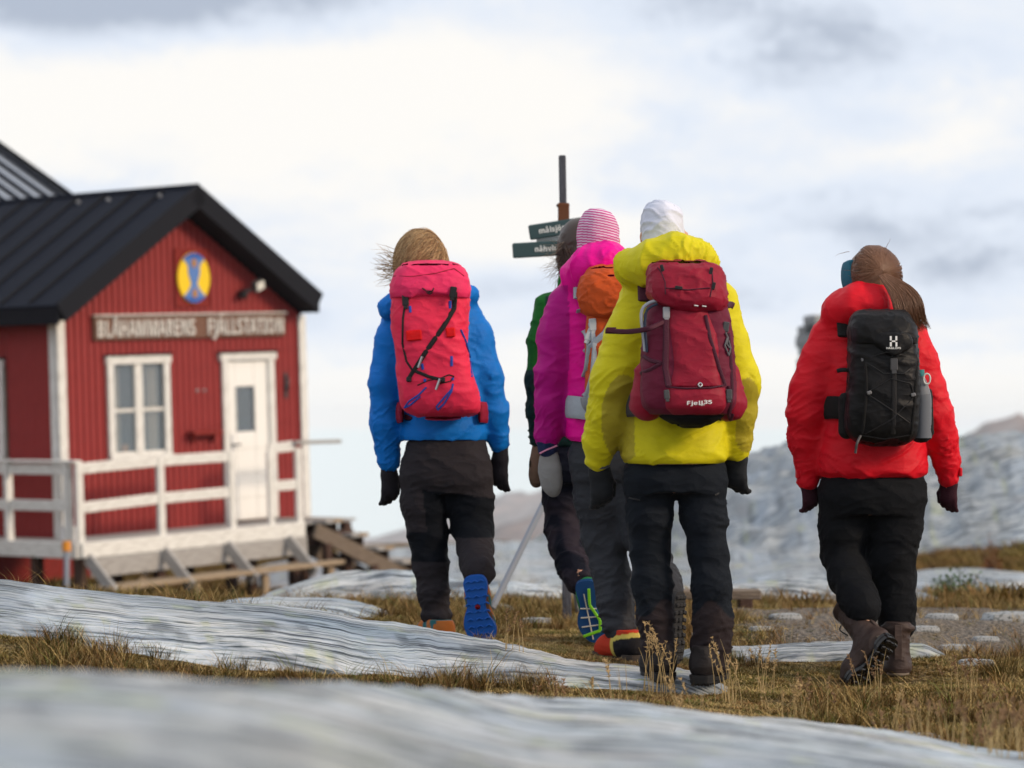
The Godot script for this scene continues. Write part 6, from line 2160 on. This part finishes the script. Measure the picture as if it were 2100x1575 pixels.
func build_orange_pack(w: Walker) -> void:
	var o := pack_at(w, "backpack", "orange backpack with pale grey straps on the magenta jacket")
	var org := cloth(0.52, 0.075, 0.012, 0.7, 0.0, false, 0.4)
	var ash := woven(0.36, 0.4, 0.45, 0.75)
	var f := Field.new()
	f.stack(w.rows([[640, 1200, 1325, 0.14, 0.34], [690, 1196, 1330, 0.135, 0.36], [750, 1198, 1332, 0.135, 0.37], [800, 1196, 1330, 0.135, 0.37], [835, 1200, 1326, 0.14, 0.35], [848, 1215, 1312, 0.15, 0.3]]), 3.0, 0.02, 0.005)
	job(o, "main_bag", org, f, 0.0085)
	var lid := Field.new()
	lid.stack(w.rows([[549, 1225, 1290, 0.18, 0.25], [556, 1205, 1312, 0.14, 0.31], [575, 1190, 1328, 0.125, 0.36], [600, 1180, 1338, 0.12, 0.385], [630, 1182, 1338, 0.12, 0.39], [652, 1194, 1330, 0.13, 0.38], [662, 1215, 1315, 0.15, 0.35]]), 2.7, 0.025, 0.009)
	job(o, "lid", org, lid, 0.008)
	put(o, "haul_loop", sweep(smooth_path([w.v(1235, 553, 0.2), w.v(1240, 546, 0.2), w.v(1262, 546, 0.2), w.v(1268, 553, 0.2)], 5), 0.012, 0.006, 6, Vector3(0, 0, 1)), ash)
	var all := Field.new()
	all.prims.append_array(f.prims)
	all.prims.append_array(lid.prims)
	for q in [[[1186, 640], [1190, 665], [1200, 690], [1205, 715], [1200, 760], [1190, 800], [1182, 820]], [[1250, 665], [1235, 690], [1215, 708], [1198, 725], [1180, 750], [1175, 790], [1178, 815]], [[1208, 668], [1212, 690], [1216, 720], [1212, 770], [1200, 815], [1195, 830]], [[1190, 800], [1200, 812], [1212, 815]]]:
		strap(o, "compression_strap", ash, all, w, q, 0.026)
	for q in [[1211, 672, 0.1], [1205, 692, -0.4], [1192, 718, -0.6]]:
		buckle(o, plain(lin(0.45, 0.48, 0.52), 0.5), all, w, q[0], q[1], q[2], 1.2)
	put(o, "hip_belt", sweep(smooth_path([w.v(1215, 840, 0.2), w.v(1180, 836, 0.14), w.v(1158, 834, 0.03), w.v(1165, 840, -0.12), w.v(1240, 846, -0.17), w.v(1315, 842, -0.12), w.v(1325, 836, 0.03), w.v(1310, 836, 0.16)], 5), 0.011, 0.046, 10, Vector3.UP), ash)
	var base := Field.new()
	base.stack(w.rows([[815, 1186, 1320, 0.14, 0.35], [835, 1190, 1318, 0.14, 0.345], [850, 1200, 1310, 0.15, 0.31]]), 2.6, 0.02, 0.003)
	job(o, "base", woven(0.24, 0.25, 0.27, 0.8), base, 0.01)
	harness(o, ash, w, [1190, 1300], 585, 790, 0.13)
	put(o, "hydration_tube", tube(smooth_path([w.v(1186, 575, 0.14), w.v(1176, 570, 0.1), w.v(1166, 578, 0.03), w.v(1160, 600, -0.08), w.v(1165, 650, -0.13)], 5), 0.006, 6), plain(lin(0.45, 0.47, 0.5), 0.3))


func build_green() -> void:
	var w := walker(478.0, 1192.0, 1302.0, "hiker in a green jacket walking beyond the magenta jacket")
	var f := jacket_of(w, [
		[580, 1160, 1225, 0.08, -0.08], [600, 1135, 1250, 0.1, -0.1], [625, 1112, 1270, 0.115, -0.115], [680, 1108, 1276, 0.13, -0.13], [760, 1112, 1270, 0.135, -0.135], [840, 1118, 1262, 0.14, -0.14], [900, 1118, 1264, 0.15, -0.15], [915, 1126, 1256, 0.14, -0.14]],
		[[[1128, 632, 0.0, 34, 0.005], [1114, 700, 0.02, 32, 0.007], [1106, 780, 0.03, 29, 0.009], [1104, 840, 0.02, 25, 0.008], [1106, 900, 0.0, 22, 0.006]],
		[[1256, 632, 0.0, 34, 0.005], [1270, 700, 0.02, 32, 0.007], [1276, 780, 0.0, 29, 0.009], [1278, 840, -0.06, 25, 0.008], [1276, 895, -0.12, 22, 0.006]]], 0.005)
	f.chain([[w.v(1165, 590, -0.02), 0.04, 0.006], [w.v(1170, 582, 0.07), 0.05, 0.008], [w.v(1192, 576, 0.1), 0.05, 0.008], [w.v(1215, 582, 0.07), 0.05, 0.008], [w.v(1220, 590, -0.02), 0.04, 0.006]], 0.04)
	var leaf := Color(0.014, 0.15, 0.02)
	var pine := Color(0.008, 0.035, 0.028)
	job(w.root, "jacket", cloth(1, 1, 1, 0.65, 0.0, true), f, 0.0075, func(p: Vector3, _n: Vector3) -> Color:
		var row := w.gy - p.y * w.s
		var col := w.cx + p.x * w.s
		var yoke := row < 700.0 and col > 1118.0 and col < 1262.0 and row > 608.0
		return pine if row > 760.0 or yoke else leaf)
	var t := trousers_of(w, [[895, 1128, 1258, 0.12, -0.12], [925, 1118, 1262, 0.14, -0.13], [960, 1116, 1262, 0.15, -0.13], [990, 1124, 1255, 0.13, -0.11]],
		[[[1158, 950, 0.02, 44, 0.006], [1155, 1020, -0.02, 42, 0.008], [1158, 1080, -0.02, 40, 0.01], [1166, 1120, 0.04, 38, 0.01], [1176, 1160, 0.12, 33, 0.01], [1183, 1185, 0.17, 27, 0.008]],
		[[1222, 950, 0.02, 44, 0.006], [1228, 1040, -0.05, 42, 0.008], [1234, 1120, -0.08, 38, 0.009], [1240, 1200, -0.08, 34, 0.008], [1242, 1268, -0.08, 30, 0.008]]])
	hem_ring(t, w.v(1186, 1188, 0.18), Vector3(0.2, 0.6, -0.8), 0.05, 0.018, 0.008)
	var ink := Color(0.06, 0.075, 0.16)
	var dusty := Color(0.28, 0.23, 0.33)
	job(w.root, "trousers", dark_cloth(), t, 0.009, func(p: Vector3, _n: Vector3) -> Color:
		var k := smoothstep(-0.1, 0.3, fold_noise.get_noise_3d(p.x * 9.0, p.y * 9.0, p.z * 9.0)) * smoothstep(0.62, 0.5, p.y)
		return ink.lerp(dusty, k))
	body_of(w, w.v(1192, 520, -0.02), 0.1, [[w.v(1106, 905, 0.0), w.v(1107, 940, -0.01)], [w.v(1276, 900, -0.12), w.v(1276, 930, -0.13)]], [[w.v(1180, 1175, 0.15), w.v(1182, 1180, 0.16)], [w.v(1242, 1270, -0.08), w.v(1242, 1290, -0.14)]])
	var tan_ := cloth(0.2, 0.13, 0.09, 0.95, 0.2)
	glove(w, "mitten", tan_, w.v(1106, 918, 0.0), 0.6, 0.0, 0.7, 1.0, true, 0.92)
	glove(w, "mitten", tan_, w.v(1276, 915, -0.12), -0.6, 0.0, 0.7, -1.0, true, 0.92)
	# head: dark curly hair, longer fair strands carried by the wind
	var h := w.head_at
	var sc := Field.new()
	sc.cap(h + Vector3(0.0, 0.035, 0.012), h + Vector3(0, -0.03, 0.02), 0.112, 0.1, 0.03, 0.006, 0.006, Vector3(0.93, 1.06, 1.02))
	sc.keep(h + Vector3(0, 0.03, -0.06), Vector3(0, -0.4, -1))
	job(w.root, "hair", hair_color(0.035, 0.018, 0.012), sc, 0.008)
	var g := RandomNumberGenerator.new()
	g.seed = 12
	var locks := []
	for i in 700:
		var a := g.randf_range(-0.2, PI + 0.2)
		var e := g.randf_range(-0.6, 1.5)
		var dirv := Vector3(cos(a) * cos(e), sin(e), sin(a) * cos(e))
		var p := h + Vector3(0, 0.01, 0.015) + dirv * Vector3(0.102, 0.125, 0.108)
		var path := [p]
		for s in 6:
			p += Vector3(0.007 * sin(s * 1.9 + i), -0.011, 0.007 * cos(s * 1.9 + i))
			path.append(p)
		locks.append(path)
	strands(w.root, "hair_locks", hair_color(0.06, 0.034, 0.022), locks, 0.001)
	var wisps := []
	for i in 55:
		var p := h + Vector3(-0.07, g.randf_range(-0.08, 0.06), g.randf_range(-0.03, 0.09))
		var v := Vector3(-0.8, g.randf_range(-0.9, 0.1), 0.1).normalized()
		var path := [p]
		for s in 8:
			v = (v + Vector3(0.12, g.randf_range(-0.2, 0.25), 0)).normalized()
			p += v * g.randf_range(0.006, 0.02)
			path.append(p)
		wisps.append(path)
	strands(w.root, "loose_strands", hair_color(0.24, 0.16, 0.1), wisps, 0.0006)
	# shoes: lime and blue soles
	var up := cloth(0.02, 0.2, 0.05, 0.7)
	var blue := plain(lin(0.006, 0.06, 0.2), 0.6)
	var sh := shoe(w, "shoe", Transform3D(foot_basis(Vector3(0.15, -1.0, 0.0), Vector3(-0.12, -0.2, 1.0)), w.v(1206, 1245, 0.3)), up, blue, 1.0, 0.1, 0.27, 0.12, "plain")
	var lime := plain(lin(0.22, 0.62, 0.02), 0.55)
	var cream := plain(lin(0.6, 0.56, 0.48), 0.6)
	for q in [[Vector3(-0.045, 0, -0.1), Vector3(0.03, 0, -0.085)], [Vector3(0.03, 0, -0.085), Vector3(0.036, 0, -0.04)], [Vector3(0.036, 0, -0.04), Vector3(0.004, 0, 0.03)], [Vector3(0.004, 0, 0.03), Vector3(0.012, 0, 0.1)]]:
		board(sh, "lime_rib", lime, q[0] + Vector3(0, -0.007, 0), q[1] + Vector3(0, -0.007, 0), 0.008, 0.012, Vector3.UP, 0.002)
	for q in [[Vector3(-0.045, 0, -0.06), Vector3(0.03, 0, -0.06)], [Vector3(-0.042, 0, -0.02), Vector3(0.036, 0, -0.025)], [Vector3(-0.038, 0, 0.02), Vector3(0.03, 0, 0.01)], [Vector3(-0.006, 0, -0.12), Vector3(-0.012, 0, 0.08)]]:
		board(sh, "cream_rib", cream, q[0] + Vector3(0, -0.0055, 0), q[1] + Vector3(0, -0.0055, 0), 0.005, 0.005, Vector3.UP, 0.001)
	shoe(w, "shoe", Transform3D(Basis(Vector3.UP, -0.1), w.v(1242, 1300, -0.1)), up, blue, 1.0, 0.1, 0.28, 0.11)


# ---------------------------------------------------------------- signpost, cairn, plants, stones
func at_row(px: float, d: float, y: float) -> Vector3:
	return Vector3((px - 1050.0) / FOCAL * d, y, -d)


func ground_y(x: float, d: float) -> float:
	return maxf(soil_y(x, d), rock_y(x, d))


func build_signpost() -> void:
	var d := 14.5
	var x := (1156.0 - 1050.0) / FOCAL * d
	var o := thing("signpost", "tall weathered signpost with dark green arrow boards and steel stays", "signpost", Vector3(x, 0, -d))
	var k := d / FOCAL
	var y := func(row: float) -> float: return EYE.y + (HORIZON - row) * k
	var X := func(col: float) -> float: return (col - 1156.0) * k
	var low := ground_y(x, d) - 0.12
	board(o, "post", M.post_wood, Vector3(X.call(1163), low, 0), Vector3(X.call(1156), y.call(425), 0), 0.045, 0.045, Vector3.RIGHT)
	board(o, "mast", M.post_wood, Vector3(X.call(1155), y.call(432), 0.004), Vector3(X.call(1153), y.call(318), 0.004), 0.036, 0.036, Vector3.RIGHT)
	put(o, "clamp", chamfered(Vector3(0.058, 0.02, 0.058), 0.004), M.rust, Transform3D(Basis.IDENTITY, Vector3(X.call(1155), y.call(421), 0)))
	put(o, "clamp", chamfered(Vector3(0.056, 0.1, 0.056), 0.004), M.rust, Transform3D(Basis.IDENTITY, Vector3(X.call(1156), y.call(437), 0)))
	put(o, "bolt", tube(PackedVector3Array([Vector3(X.call(1141), y.call(421), 0), Vector3(X.call(1168), y.call(421), 0)]), 0.007, 6), M.dark_metal)
	put(o, "bolt", tube(PackedVector3Array([Vector3(X.call(1144), y.call(587), 0.01), Vector3(X.call(1166), y.call(585), 0.01)]), 0.008, 6), M.dark_metal)
	for b in [[1085, 478, 1195, 461, "målsjön", 1133, 472, 0.03], [1051, 515, 1152, 509, "nåhvlure", 1128, 511, 0.035]]:
		var a := Vector3(X.call(b[0]), y.call(b[1]), b[7])
		var e := Vector3(X.call(b[2]), y.call(b[3]), b[7])
		var arm := board(o, "arrow_board", M.sign_green, a, e, 0.075, 0.016)
		var txt := lettering(b[4], 0.026, 0.002)
		put(arm, "lettering", txt, M.sign_print, Transform3D(Basis.IDENTITY, Vector3(((b[5] - b[0]) * k) - a.distance_to(e) * 0.5, 0.0, 0.0095)))
	board(o, "arrow_board", M.sign_print, Vector3(X.call(1100), y.call(493), 0.0), Vector3(X.call(1185), y.call(484), 0.0), 0.02, 0.012)
	# steel stays
	for q in [[1010, 1225, 1128, 1005, 0.25], [1215, 1280, 1168, 1000, 0.5], [1190, 1265, 1162, 1000, -0.55]]:
		board(o, "stay", M.galvanised, Vector3(X.call(q[0]), y.call(q[1]) - 0.04, q[4]), Vector3(X.call(q[2]), y.call(q[3]), q[4] * 0.1), 0.034, 0.02)


func stone_mesh(sd: int, size: Vector3, round_ := 0.35) -> ArrayMesh:
	# an angular boulder: a cube sphere pulled about
	var n := noise_of(FastNoiseLite.TYPE_CELLULAR, 0.9, 1, sd)
	var verts := PackedVector3Array()
	var index := PackedInt32Array()
	var g := 5
	for ax in 3:
		for sg in [-1.0, 1.0]:
			var first := verts.size()
			for j in g + 1:
				for i in g + 1:
					var p := Vector3.ZERO
					p[ax] = sg
					p[(ax + 1) % 3] = (float(i) / g * 2.0 - 1.0) * sg
					p[(ax + 2) % 3] = float(j) / g * 2.0 - 1.0
					p = p.lerp(p.normalized() * 1.15, round_)
					p *= 1.0 + 0.22 * n.get_noise_3dv(p * 1.1 + Vector3.ONE * sd)
					verts.append(p * size * 0.5)
			for j in g:
				for i in g:
					var q := first + j * (g + 1) + i
					index.append_array(PackedInt32Array([q, q + g + 1, q + 1, q + 1, q + g + 1, q + g + 2]))
	var arr := []
	arr.resize(Mesh.ARRAY_MAX)
	arr[Mesh.ARRAY_VERTEX] = verts
	arr[Mesh.ARRAY_NORMAL] = Field.normals_of(verts, index)
	arr[Mesh.ARRAY_INDEX] = index
	var m := ArrayMesh.new()
	m.add_surface_from_arrays(Mesh.PRIMITIVE_TRIANGLES, arr)
	return m


func build_cairn() -> void:
	var d := 47.0
	var x := (1698.0 - 1050.0) / FOCAL * d
	var gy := ground_y(x, d)
	var top := EYE.y + (HORIZON - 630.0) / FOCAL * d
	var c := thing("stone_cairn", "tall stacked stone cairn on the rocky back behind the red jacket", "cairn", Vector3(x, gy - 0.1, -d))
	var kinds := []
	for i in 6:
		kinds.append(stone_mesh(40 + i, Vector3(0.36, 0.2, 0.3)))
	var y := 0.0
	var layer := 0
	var g := RandomNumberGenerator.new()
	g.seed = 3
	while y < top - gy + 0.05:
		var f := y / (top - gy)
		var r := lerpf(0.66, 0.4, pow(f, 0.7))
		var n := int(r * 9.0) + 1
		for i in n:
			var a := TAU * i / n + layer * 0.6
			var sc := g.randf_range(0.85, 1.25)
			put(c, "stone", kinds[g.randi() % 6], M.cairn_stone, Transform3D(Basis(Vector3.UP, a + g.randf_range(-0.3, 0.3)).scaled(Vector3.ONE * sc), Vector3(cos(a) * r * 0.75, y, sin(a) * r * 0.75)))
		put(c, "stone", kinds[g.randi() % 6], M.cairn_stone, Transform3D(Basis(Vector3.UP, layer * 1.0).scaled(Vector3(1.3, 1, 1.3)), Vector3(0, y, 0)))
		y += 0.17
		layer += 1


func tuft(sd: int, blades: int, high: float, wide: float, spread: float) -> ArrayMesh:
	var g := RandomNumberGenerator.new()
	g.seed = sd
	var verts := PackedVector3Array()
	var normals := PackedVector3Array()
	var index := PackedInt32Array()
	for b in blades:
		var a := g.randf() * TAU
		var p := Vector3(cos(a), 0, sin(a)) * spread * sqrt(g.randf())
		var lean := Vector3(g.randf_range(-1, 1) - 0.25, 0, g.randf_range(-1, 1)) * 0.75
		var h := high * g.randf_range(0.45, 1.0)
		var t := Vector3(cos(a + 1.3), 0, sin(a + 1.3)) * wide * g.randf_range(0.6, 1.1)
		var first := verts.size()
		for k in 3:
			var u := k / 3.0
			var c := p + Vector3.UP * h * u + lean * h * u * u
			verts.append(c - t * (1.0 - u * 0.6))
			verts.append(c + t * (1.0 - u * 0.6))
		verts.append(p + Vector3.UP * h * 0.96 + lean * h)
		var nn := Vector3(-lean.x, 1.0, -lean.z).normalized()
		for k in 7:
			normals.append(nn)
		for k in 2:
			var q := first + k * 2
			index.append_array(PackedInt32Array([q, q + 2, q + 1, q + 1, q + 2, q + 3]))
		index.append_array(PackedInt32Array([first + 4, first + 6, first + 5]))
	var arr := []
	arr.resize(Mesh.ARRAY_MAX)
	arr[Mesh.ARRAY_VERTEX] = verts
	arr[Mesh.ARRAY_NORMAL] = normals
	arr[Mesh.ARRAY_INDEX] = index
	var m := ArrayMesh.new()
	m.add_surface_from_arrays(Mesh.PRIMITIVE_TRIANGLES, arr)
	return m


func strew(called: String, label: String, category: String, mesh: Mesh, material: Material, where: Array, tint: Array) -> void:
	var mm := MultiMesh.new()
	mm.transform_format = MultiMesh.TRANSFORM_3D
	mm.use_colors = true
	mm.mesh = mesh
	mm.instance_count = where.size()
	for i in where.size():
		mm.set_instance_transform(i, where[i])
		mm.set_instance_color(i, tint[i])
	var o := MultiMeshInstance3D.new()
	o.name = numbered(called)
	o.multimesh = mm
	o.material_override = material
	o.set_meta("kind", "stuff")
	tag(o, label, category)
	add_child(o)


func build_grass() -> void:
	var g := RandomNumberGenerator.new()
	g.seed = 99
	var straw := Color(0.46, 0.33, 0.14)
	var russet := Color(0.27, 0.15, 0.06)
	var olive := Color(0.2, 0.165, 0.045)
	var green := Color(0.11, 0.14, 0.03)
	var feet := []
	for q in get_children():
		if String(q.name).begins_with("person"):
			feet.append(Vector2(q.position.x, -q.position.z))
			feet.append(Vector2(q.position.x, -q.position.z - 0.35))
	var sets := [[], [], []]
	var tints := [[], [], []]
	for i in 60000:
		# even over the ground near by, thinning with distance
		var d := 6.2 + 11.8 * pow(g.randf(), 0.9)
		var x := g.randf_range(-0.2, 0.2) * d
		var s := soil_y(x, d)
		var over := s - rock_y(x, d)
		if over < -0.012:
			continue
		var patch := hump.get_noise_2d(x * 1.7 + 7.0, d * 1.7)
		var gravel := smoothstep(0.85, 1.3, x) * smoothstep(11.5, 12.3, d) * smoothstep(17.0, 15.2, d)
		gravel = maxf(gravel, smoothstep(-0.2, 0.3, x) * smoothstep(12.6, 13.6, d) * 0.4)
		if g.randf() < gravel * 0.96:
			continue
		var tall := clampf(0.36 + patch * 1.1, 0.12, 1.0)
		for q in feet:      # trodden short where people stand
			tall = minf(tall, 0.06 + 0.94 * smoothstep(0.2, 0.75, Vector2(x - q.x, (d - q.y) * 0.6).length()))
		var kind := 0 if tall < 0.4 else (1 if g.randf() < 0.8 else 2)
		if over < 0.02:
			kind = mini(kind, 1)
		var c := olive.lerp(russet, clampf(patch * 1.5 + 0.5 + g.randf_range(-0.4, 0.4), 0, 1))
		if g.randf() < 0.4:
			c = straw
		elif g.randf() < 0.2:
			c = green
		c = c * g.randf_range(0.9, 1.5)
		var sc := g.randf_range(0.6, 1.15)
		sets[kind].append(Transform3D(Basis(Vector3.UP, g.randf() * TAU).scaled(Vector3(sc, sc * lerpf(0.6, 1.1, tall), sc)), Vector3(x, s - 0.008, -d)))
		tints[kind].append(c)
	var far := []
	var far_t := []
	for i in 16000:
		var d := 17.0 + 35.0 * pow(g.randf(), 0.8)
		var x := g.randf_range(-0.21, 0.21) * d
		var s := soil_y(x, d)
		if s - rock_y(x, d) < 0.0:
			continue
		var patch := hump.get_noise_2d(x * 0.5 + 7.0, d * 0.5)
		var c := olive.lerp(Color(0.24, 0.14, 0.05), clampf(patch * 1.4 + 0.55 + g.randf_range(-0.3, 0.3), 0, 1)) * g.randf_range(0.8, 1.25)
		far.append(Transform3D(Basis(Vector3.UP, g.randf() * TAU).scaled(Vector3.ONE * g.randf_range(0.9, 1.8)), Vector3(x, s - 0.02, -d)))
		far_t.append(c)
	strew("grass", "low brown heath and moss between the rocks", "grass", tuft(1, 26, 0.035, 0.0016, 0.05), M.blade, sets[0], tints[0])
	strew("grass", "dry yellow and russet moor grass round the walkers", "grass", tuft(2, 18, 0.085, 0.0013, 0.04), M.blade, sets[1], tints[1])
	strew("grass", "taller straw coloured grass tufts among the rocks", "grass", tuft(3, 12, 0.16, 0.0012, 0.03), M.blade, sets[2], tints[2])
	strew("grass", "brown grass on the slopes towards hut and rocky back", "grass", tuft(4, 26, 0.1, 0.006, 0.16), M.blade, far, far_t)


func seed_clump(label: String, at: Vector3, n: int, high: float, sd: int, dark := false, group := "") -> void:
	var o := thing("grass_clump", label, "grass clump", at, 0.0, group)
	var g := RandomNumberGenerator.new()
	g.seed = sd
	var stems := []
	var heads := []
	for i in n:
		var p := Vector3(g.randf_range(-0.06, 0.06), -0.01, g.randf_range(-0.06, 0.06))
		var lean := Vector3(g.randf_range(-0.28, 0.2), 0, g.randf_range(-0.2, 0.2))
		var h := high * g.randf_range(0.55, 1.05)
		var path := []
		for k in 7:
			var u := k / 6.0
			path.append(p + Vector3.UP * h * u + lean * h * u * u)
		stems.append(path)
		if g.randf() < 0.75:
			var e: Vector3 = path[-1]
			for s in 16:
				var along := g.randf_range(-0.28, 0.05) * h
				var q: Vector3 = (path[6] as Vector3).lerp(path[4], clampf(-along / (h * 0.33), 0, 1))
				var v := Vector3(g.randf_range(-1, 1), g.randf_range(0.1, 1.0), g.randf_range(-1, 1)).normalized() * g.randf_range(0.006, 0.016)
				heads.append([q, q + v * 0.5, q + v])
	strands(o, "stalk", M.stalk, stems, 0.0011).set_meta("kind", "stuff")
	if heads.size():
		strands(o, "seed_head", M.seed if dark else M.stalk_seed, heads, 0.0016).set_meta("kind", "stuff")


func build_plants() -> void:
	var put_clump := func(px: float, d: float, n: int, high: float, sd: int, label: String, dark: bool, group: String) -> void:
		var x := (px - 1050.0) / FOCAL * d
		seed_clump(label, Vector3(x, ground_y(x, d), -d), n, high, sd, dark, group)
	put_clump.call(1352, 10.25, 16, 0.26, 1, "tall clump of dry seed-headed grass before the yellow hiker's legs", false, "")
	put_clump.call(1490, 10.1, 12, 0.24, 2, "dry grass clump beside the black boot of the yellow hiker", false, "")
	put_clump.call(1785, 10.3, 9, 0.2, 3, "thin grass clump before the raised brown boot", true, "")
	put_clump.call(1975, 10.4, 12, 0.2, 4, "fine dark seed grass beside the standing brown boot", true, "")
	for q in [[1250, 9.6, 8, 0.18, 5], [1120, 9.5, 9, 0.15, 6], [930, 9.4, 8, 0.14, 7], [820, 9.3, 9, 0.15, 8], [1600, 9.3, 9, 0.16, 9], [1680, 9.5, 8, 0.17, 10], [1850, 9.2, 9, 0.17, 11], [2040, 9.2, 10, 0.2, 12], [1430, 9.0, 8, 0.16, 13], [1040, 10.9, 6, 0.16, 14], [1560, 10.5, 8, 0.2, 15], [690, 9.0, 7, 0.13, 16]]:
		put_clump.call(q[0], q[1], q[2], q[3], q[4], "small loose clump of dry grass stalks on the moor", q[4] % 2 == 0, "loose dry grass clumps")
	for q in [[225, 6.6, 16, 0.17, 20], [270, 6.4, 12, 0.14, 21], [480, 6.7, 10, 0.12, 22], [2000, 7.6, 9, 0.13, 23], [2080, 7.4, 10, 0.14, 24], [1920, 7.9, 8, 0.13, 25], [1830, 8.2, 8, 0.13, 26], [2060, 8.0, 9, 0.15, 27], [1980, 8.4, 8, 0.14, 28]]:
		put_clump.call(q[0], q[1], q[2], q[3], q[4], "soft russet grass clump at the edge of the near rock slab", true, "russet grass clumps by the near slab")
	# a low green willow and a rusty dock plant beyond the walkers
	bush("willow_shrub", "low green willow shrub on the moor beyond the red hiker", "shrub", 1965.0, 19.0, Vector3(0.22, 0.13, 0.16), Color(0.055, 0.1, 0.035), 900, 51)
	bush("willow_shrub", "small green shrub at the foot of the signpost stays", "shrub", 1100.0, 22.0, Vector3(0.22, 0.16, 0.16), Color(0.075, 0.11, 0.03), 700, 52)
	bush("dock_plant", "rust brown upright dock plant before the rocky back", "plant", 2030.0, 31.0, Vector3(0.13, 0.3, 0.13), Color(0.22, 0.09, 0.04), 700, 53)
	bush("heath_bush", "olive heath bush beyond the timber stairs", "shrub", 800.0, 36.0, Vector3(0.6, 0.32, 0.4), Color(0.17, 0.14, 0.04), 900, 54)
	# timber lying behind the yellow hiker
	var d := 15.5
	var x := (1465.0 - 1050.0) / FOCAL * d
	var tb := thing("timber_beam", "brown timber plank laid on bearers behind the yellow hiker's boots", "timber", Vector3(x, ground_y(x, d), -d))
	board(tb, "plank", M.old_wood, Vector3(-0.3, 0.1, 0), Vector3(0.24, 0.1, 0), 0.05, 0.2)
	for q in [-0.22, 0.16]:
		board(tb, "bearer", M.dark_wood, Vector3(q, 0.02, -0.1), Vector3(q, 0.02, 0.1), 0.12, 0.07)
	# loose stones lying on the moor
	var kinds := []
	for i in 5:
		kinds.append(stone_mesh(70 + i, Vector3(0.16, 0.07, 0.13), 0.6))
	var g := RandomNumberGenerator.new()
	g.seed = 15
	for q in [[1610, 13.9, 1.3], [1660, 11.9, 1.2], [1895, 13.2, 1.1], [1960, 12.2, 1.3], [2020, 12.9, 1.0], [1560, 13.2, 1.0], [2075, 13.9, 2.4], [1930, 13.9, 1.3], [890, 9.7, 0.5], [1690, 12.6, 1.0], [1760, 13.5, 1.1], [2000, 11.6, 1.2], [1600, 12.3, 0.8], [1225, 9.35, 0.6], [1440, 12.9, 0.9], [1100, 14.2, 1.4], [1000, 15.5, 2.2], [850, 15.0, 1.8], [740, 19.0, 3.0], [950, 19.0, 2.4]]:
		var sx: float = (q[0] - 1050.0) / FOCAL * q[1]
		var st := put(self, "stone", kinds[g.randi() % 5], M.cairn_stone, Transform3D(Basis(Vector3.UP, g.randf_range(-0.4, 0.4)).scaled(Vector3(q[2] * 0.8, q[2] * 0.55, q[2] * 0.65)), Vector3(sx, soil_y(sx, q[1]) + 0.004, -q[1])))
		tag(st, "flat grey stone lying loose on the moor", "stone", "loose stones on the moor")


func bush(called: String, label: String, category: String, px: float, d: float, size: Vector3, color: Color, n: int, sd: int) -> void:
	var x := (px - 1050.0) / FOCAL * d
	var o := thing(called, label, category, Vector3(x, ground_y(x, d) - 0.02, -d))
	var g := RandomNumberGenerator.new()
	g.seed = sd
	var st := SurfaceTool.new()
	st.begin(Mesh.PRIMITIVE_TRIANGLES)
	var stems := []
	for i in 9:
		var a := TAU * i / 9.0
		stems.append([Vector3.ZERO, Vector3(cos(a) * size.x * 0.3, size.y * 0.6, sin(a) * size.z * 0.3), Vector3(cos(a) * size.x * 0.6, size.y * g.randf_range(1.1, 1.7), sin(a) * size.z * 0.6)])
	for i in n:
		var a := g.randf() * TAU
		var e := g.randf()
		var r := sqrt(g.randf())
		var lump := 1.0 + 0.3 * sin(a * 3.0 + sd)
		var p := Vector3(cos(a) * size.x * r * lump, size.y * 2.0 * e * sqrt(maxf(1.0 - r * r, 0.0)) * g.randf_range(0.6, 1.0), sin(a) * size.z * r * lump)
		var u := Vector3(g.randf_range(-1, 1), g.randf_range(-0.3, 1), g.randf_range(-1, 1)).normalized() * g.randf_range(0.018, 0.035)
		var v := u.cross(Vector3(g.randf_range(-1, 1), 1, g.randf_range(-1, 1))).normalized() * u.length() * 0.32
		st.set_color(color * g.randf_range(0.7, 1.4))
		st.set_smooth_group(-1)
		for q in [p - v * 0.2, p + u * 0.5 + v, p + u, p - v * 0.2, p + u, p + u * 0.5 - v]:
			st.add_vertex(q)
	st.generate_normals()
	put(o, "foliage", st.commit(), M.blade)
	strands(o, "stem", M.dark_wood, stems, 0.006)


func _ready() -> void:
	var t0 := Time.get_ticks_msec()
	set_stage()
	print("stage ", Time.get_ticks_msec() - t0)
	rng.seed = 7
	fold_noise.noise_type = FastNoiseLite.TYPE_SIMPLEX_SMOOTH
	fold_noise.frequency = 1.0
	fold_noise.fractal_type = FastNoiseLite.FRACTAL_NONE
	make_materials()
	var t := Time.get_ticks_msec()
	build_land()
	t = tick("land", t)
	build_hut()
	t = tick("hut", t)
	build_signpost()
	build_cairn()
	build_blue()
	build_yellow()
	build_red()
	build_pink()
	build_green()
	t = tick("walkers", t)
	run_jobs()
	t = tick("surfaces", t)
	build_plants()
	build_grass()
	t = tick("plants", t)


func tick(what: String, since: int) -> int:
	print(what, " ", Time.get_ticks_msec() - since)
	return Time.get_ticks_msec()
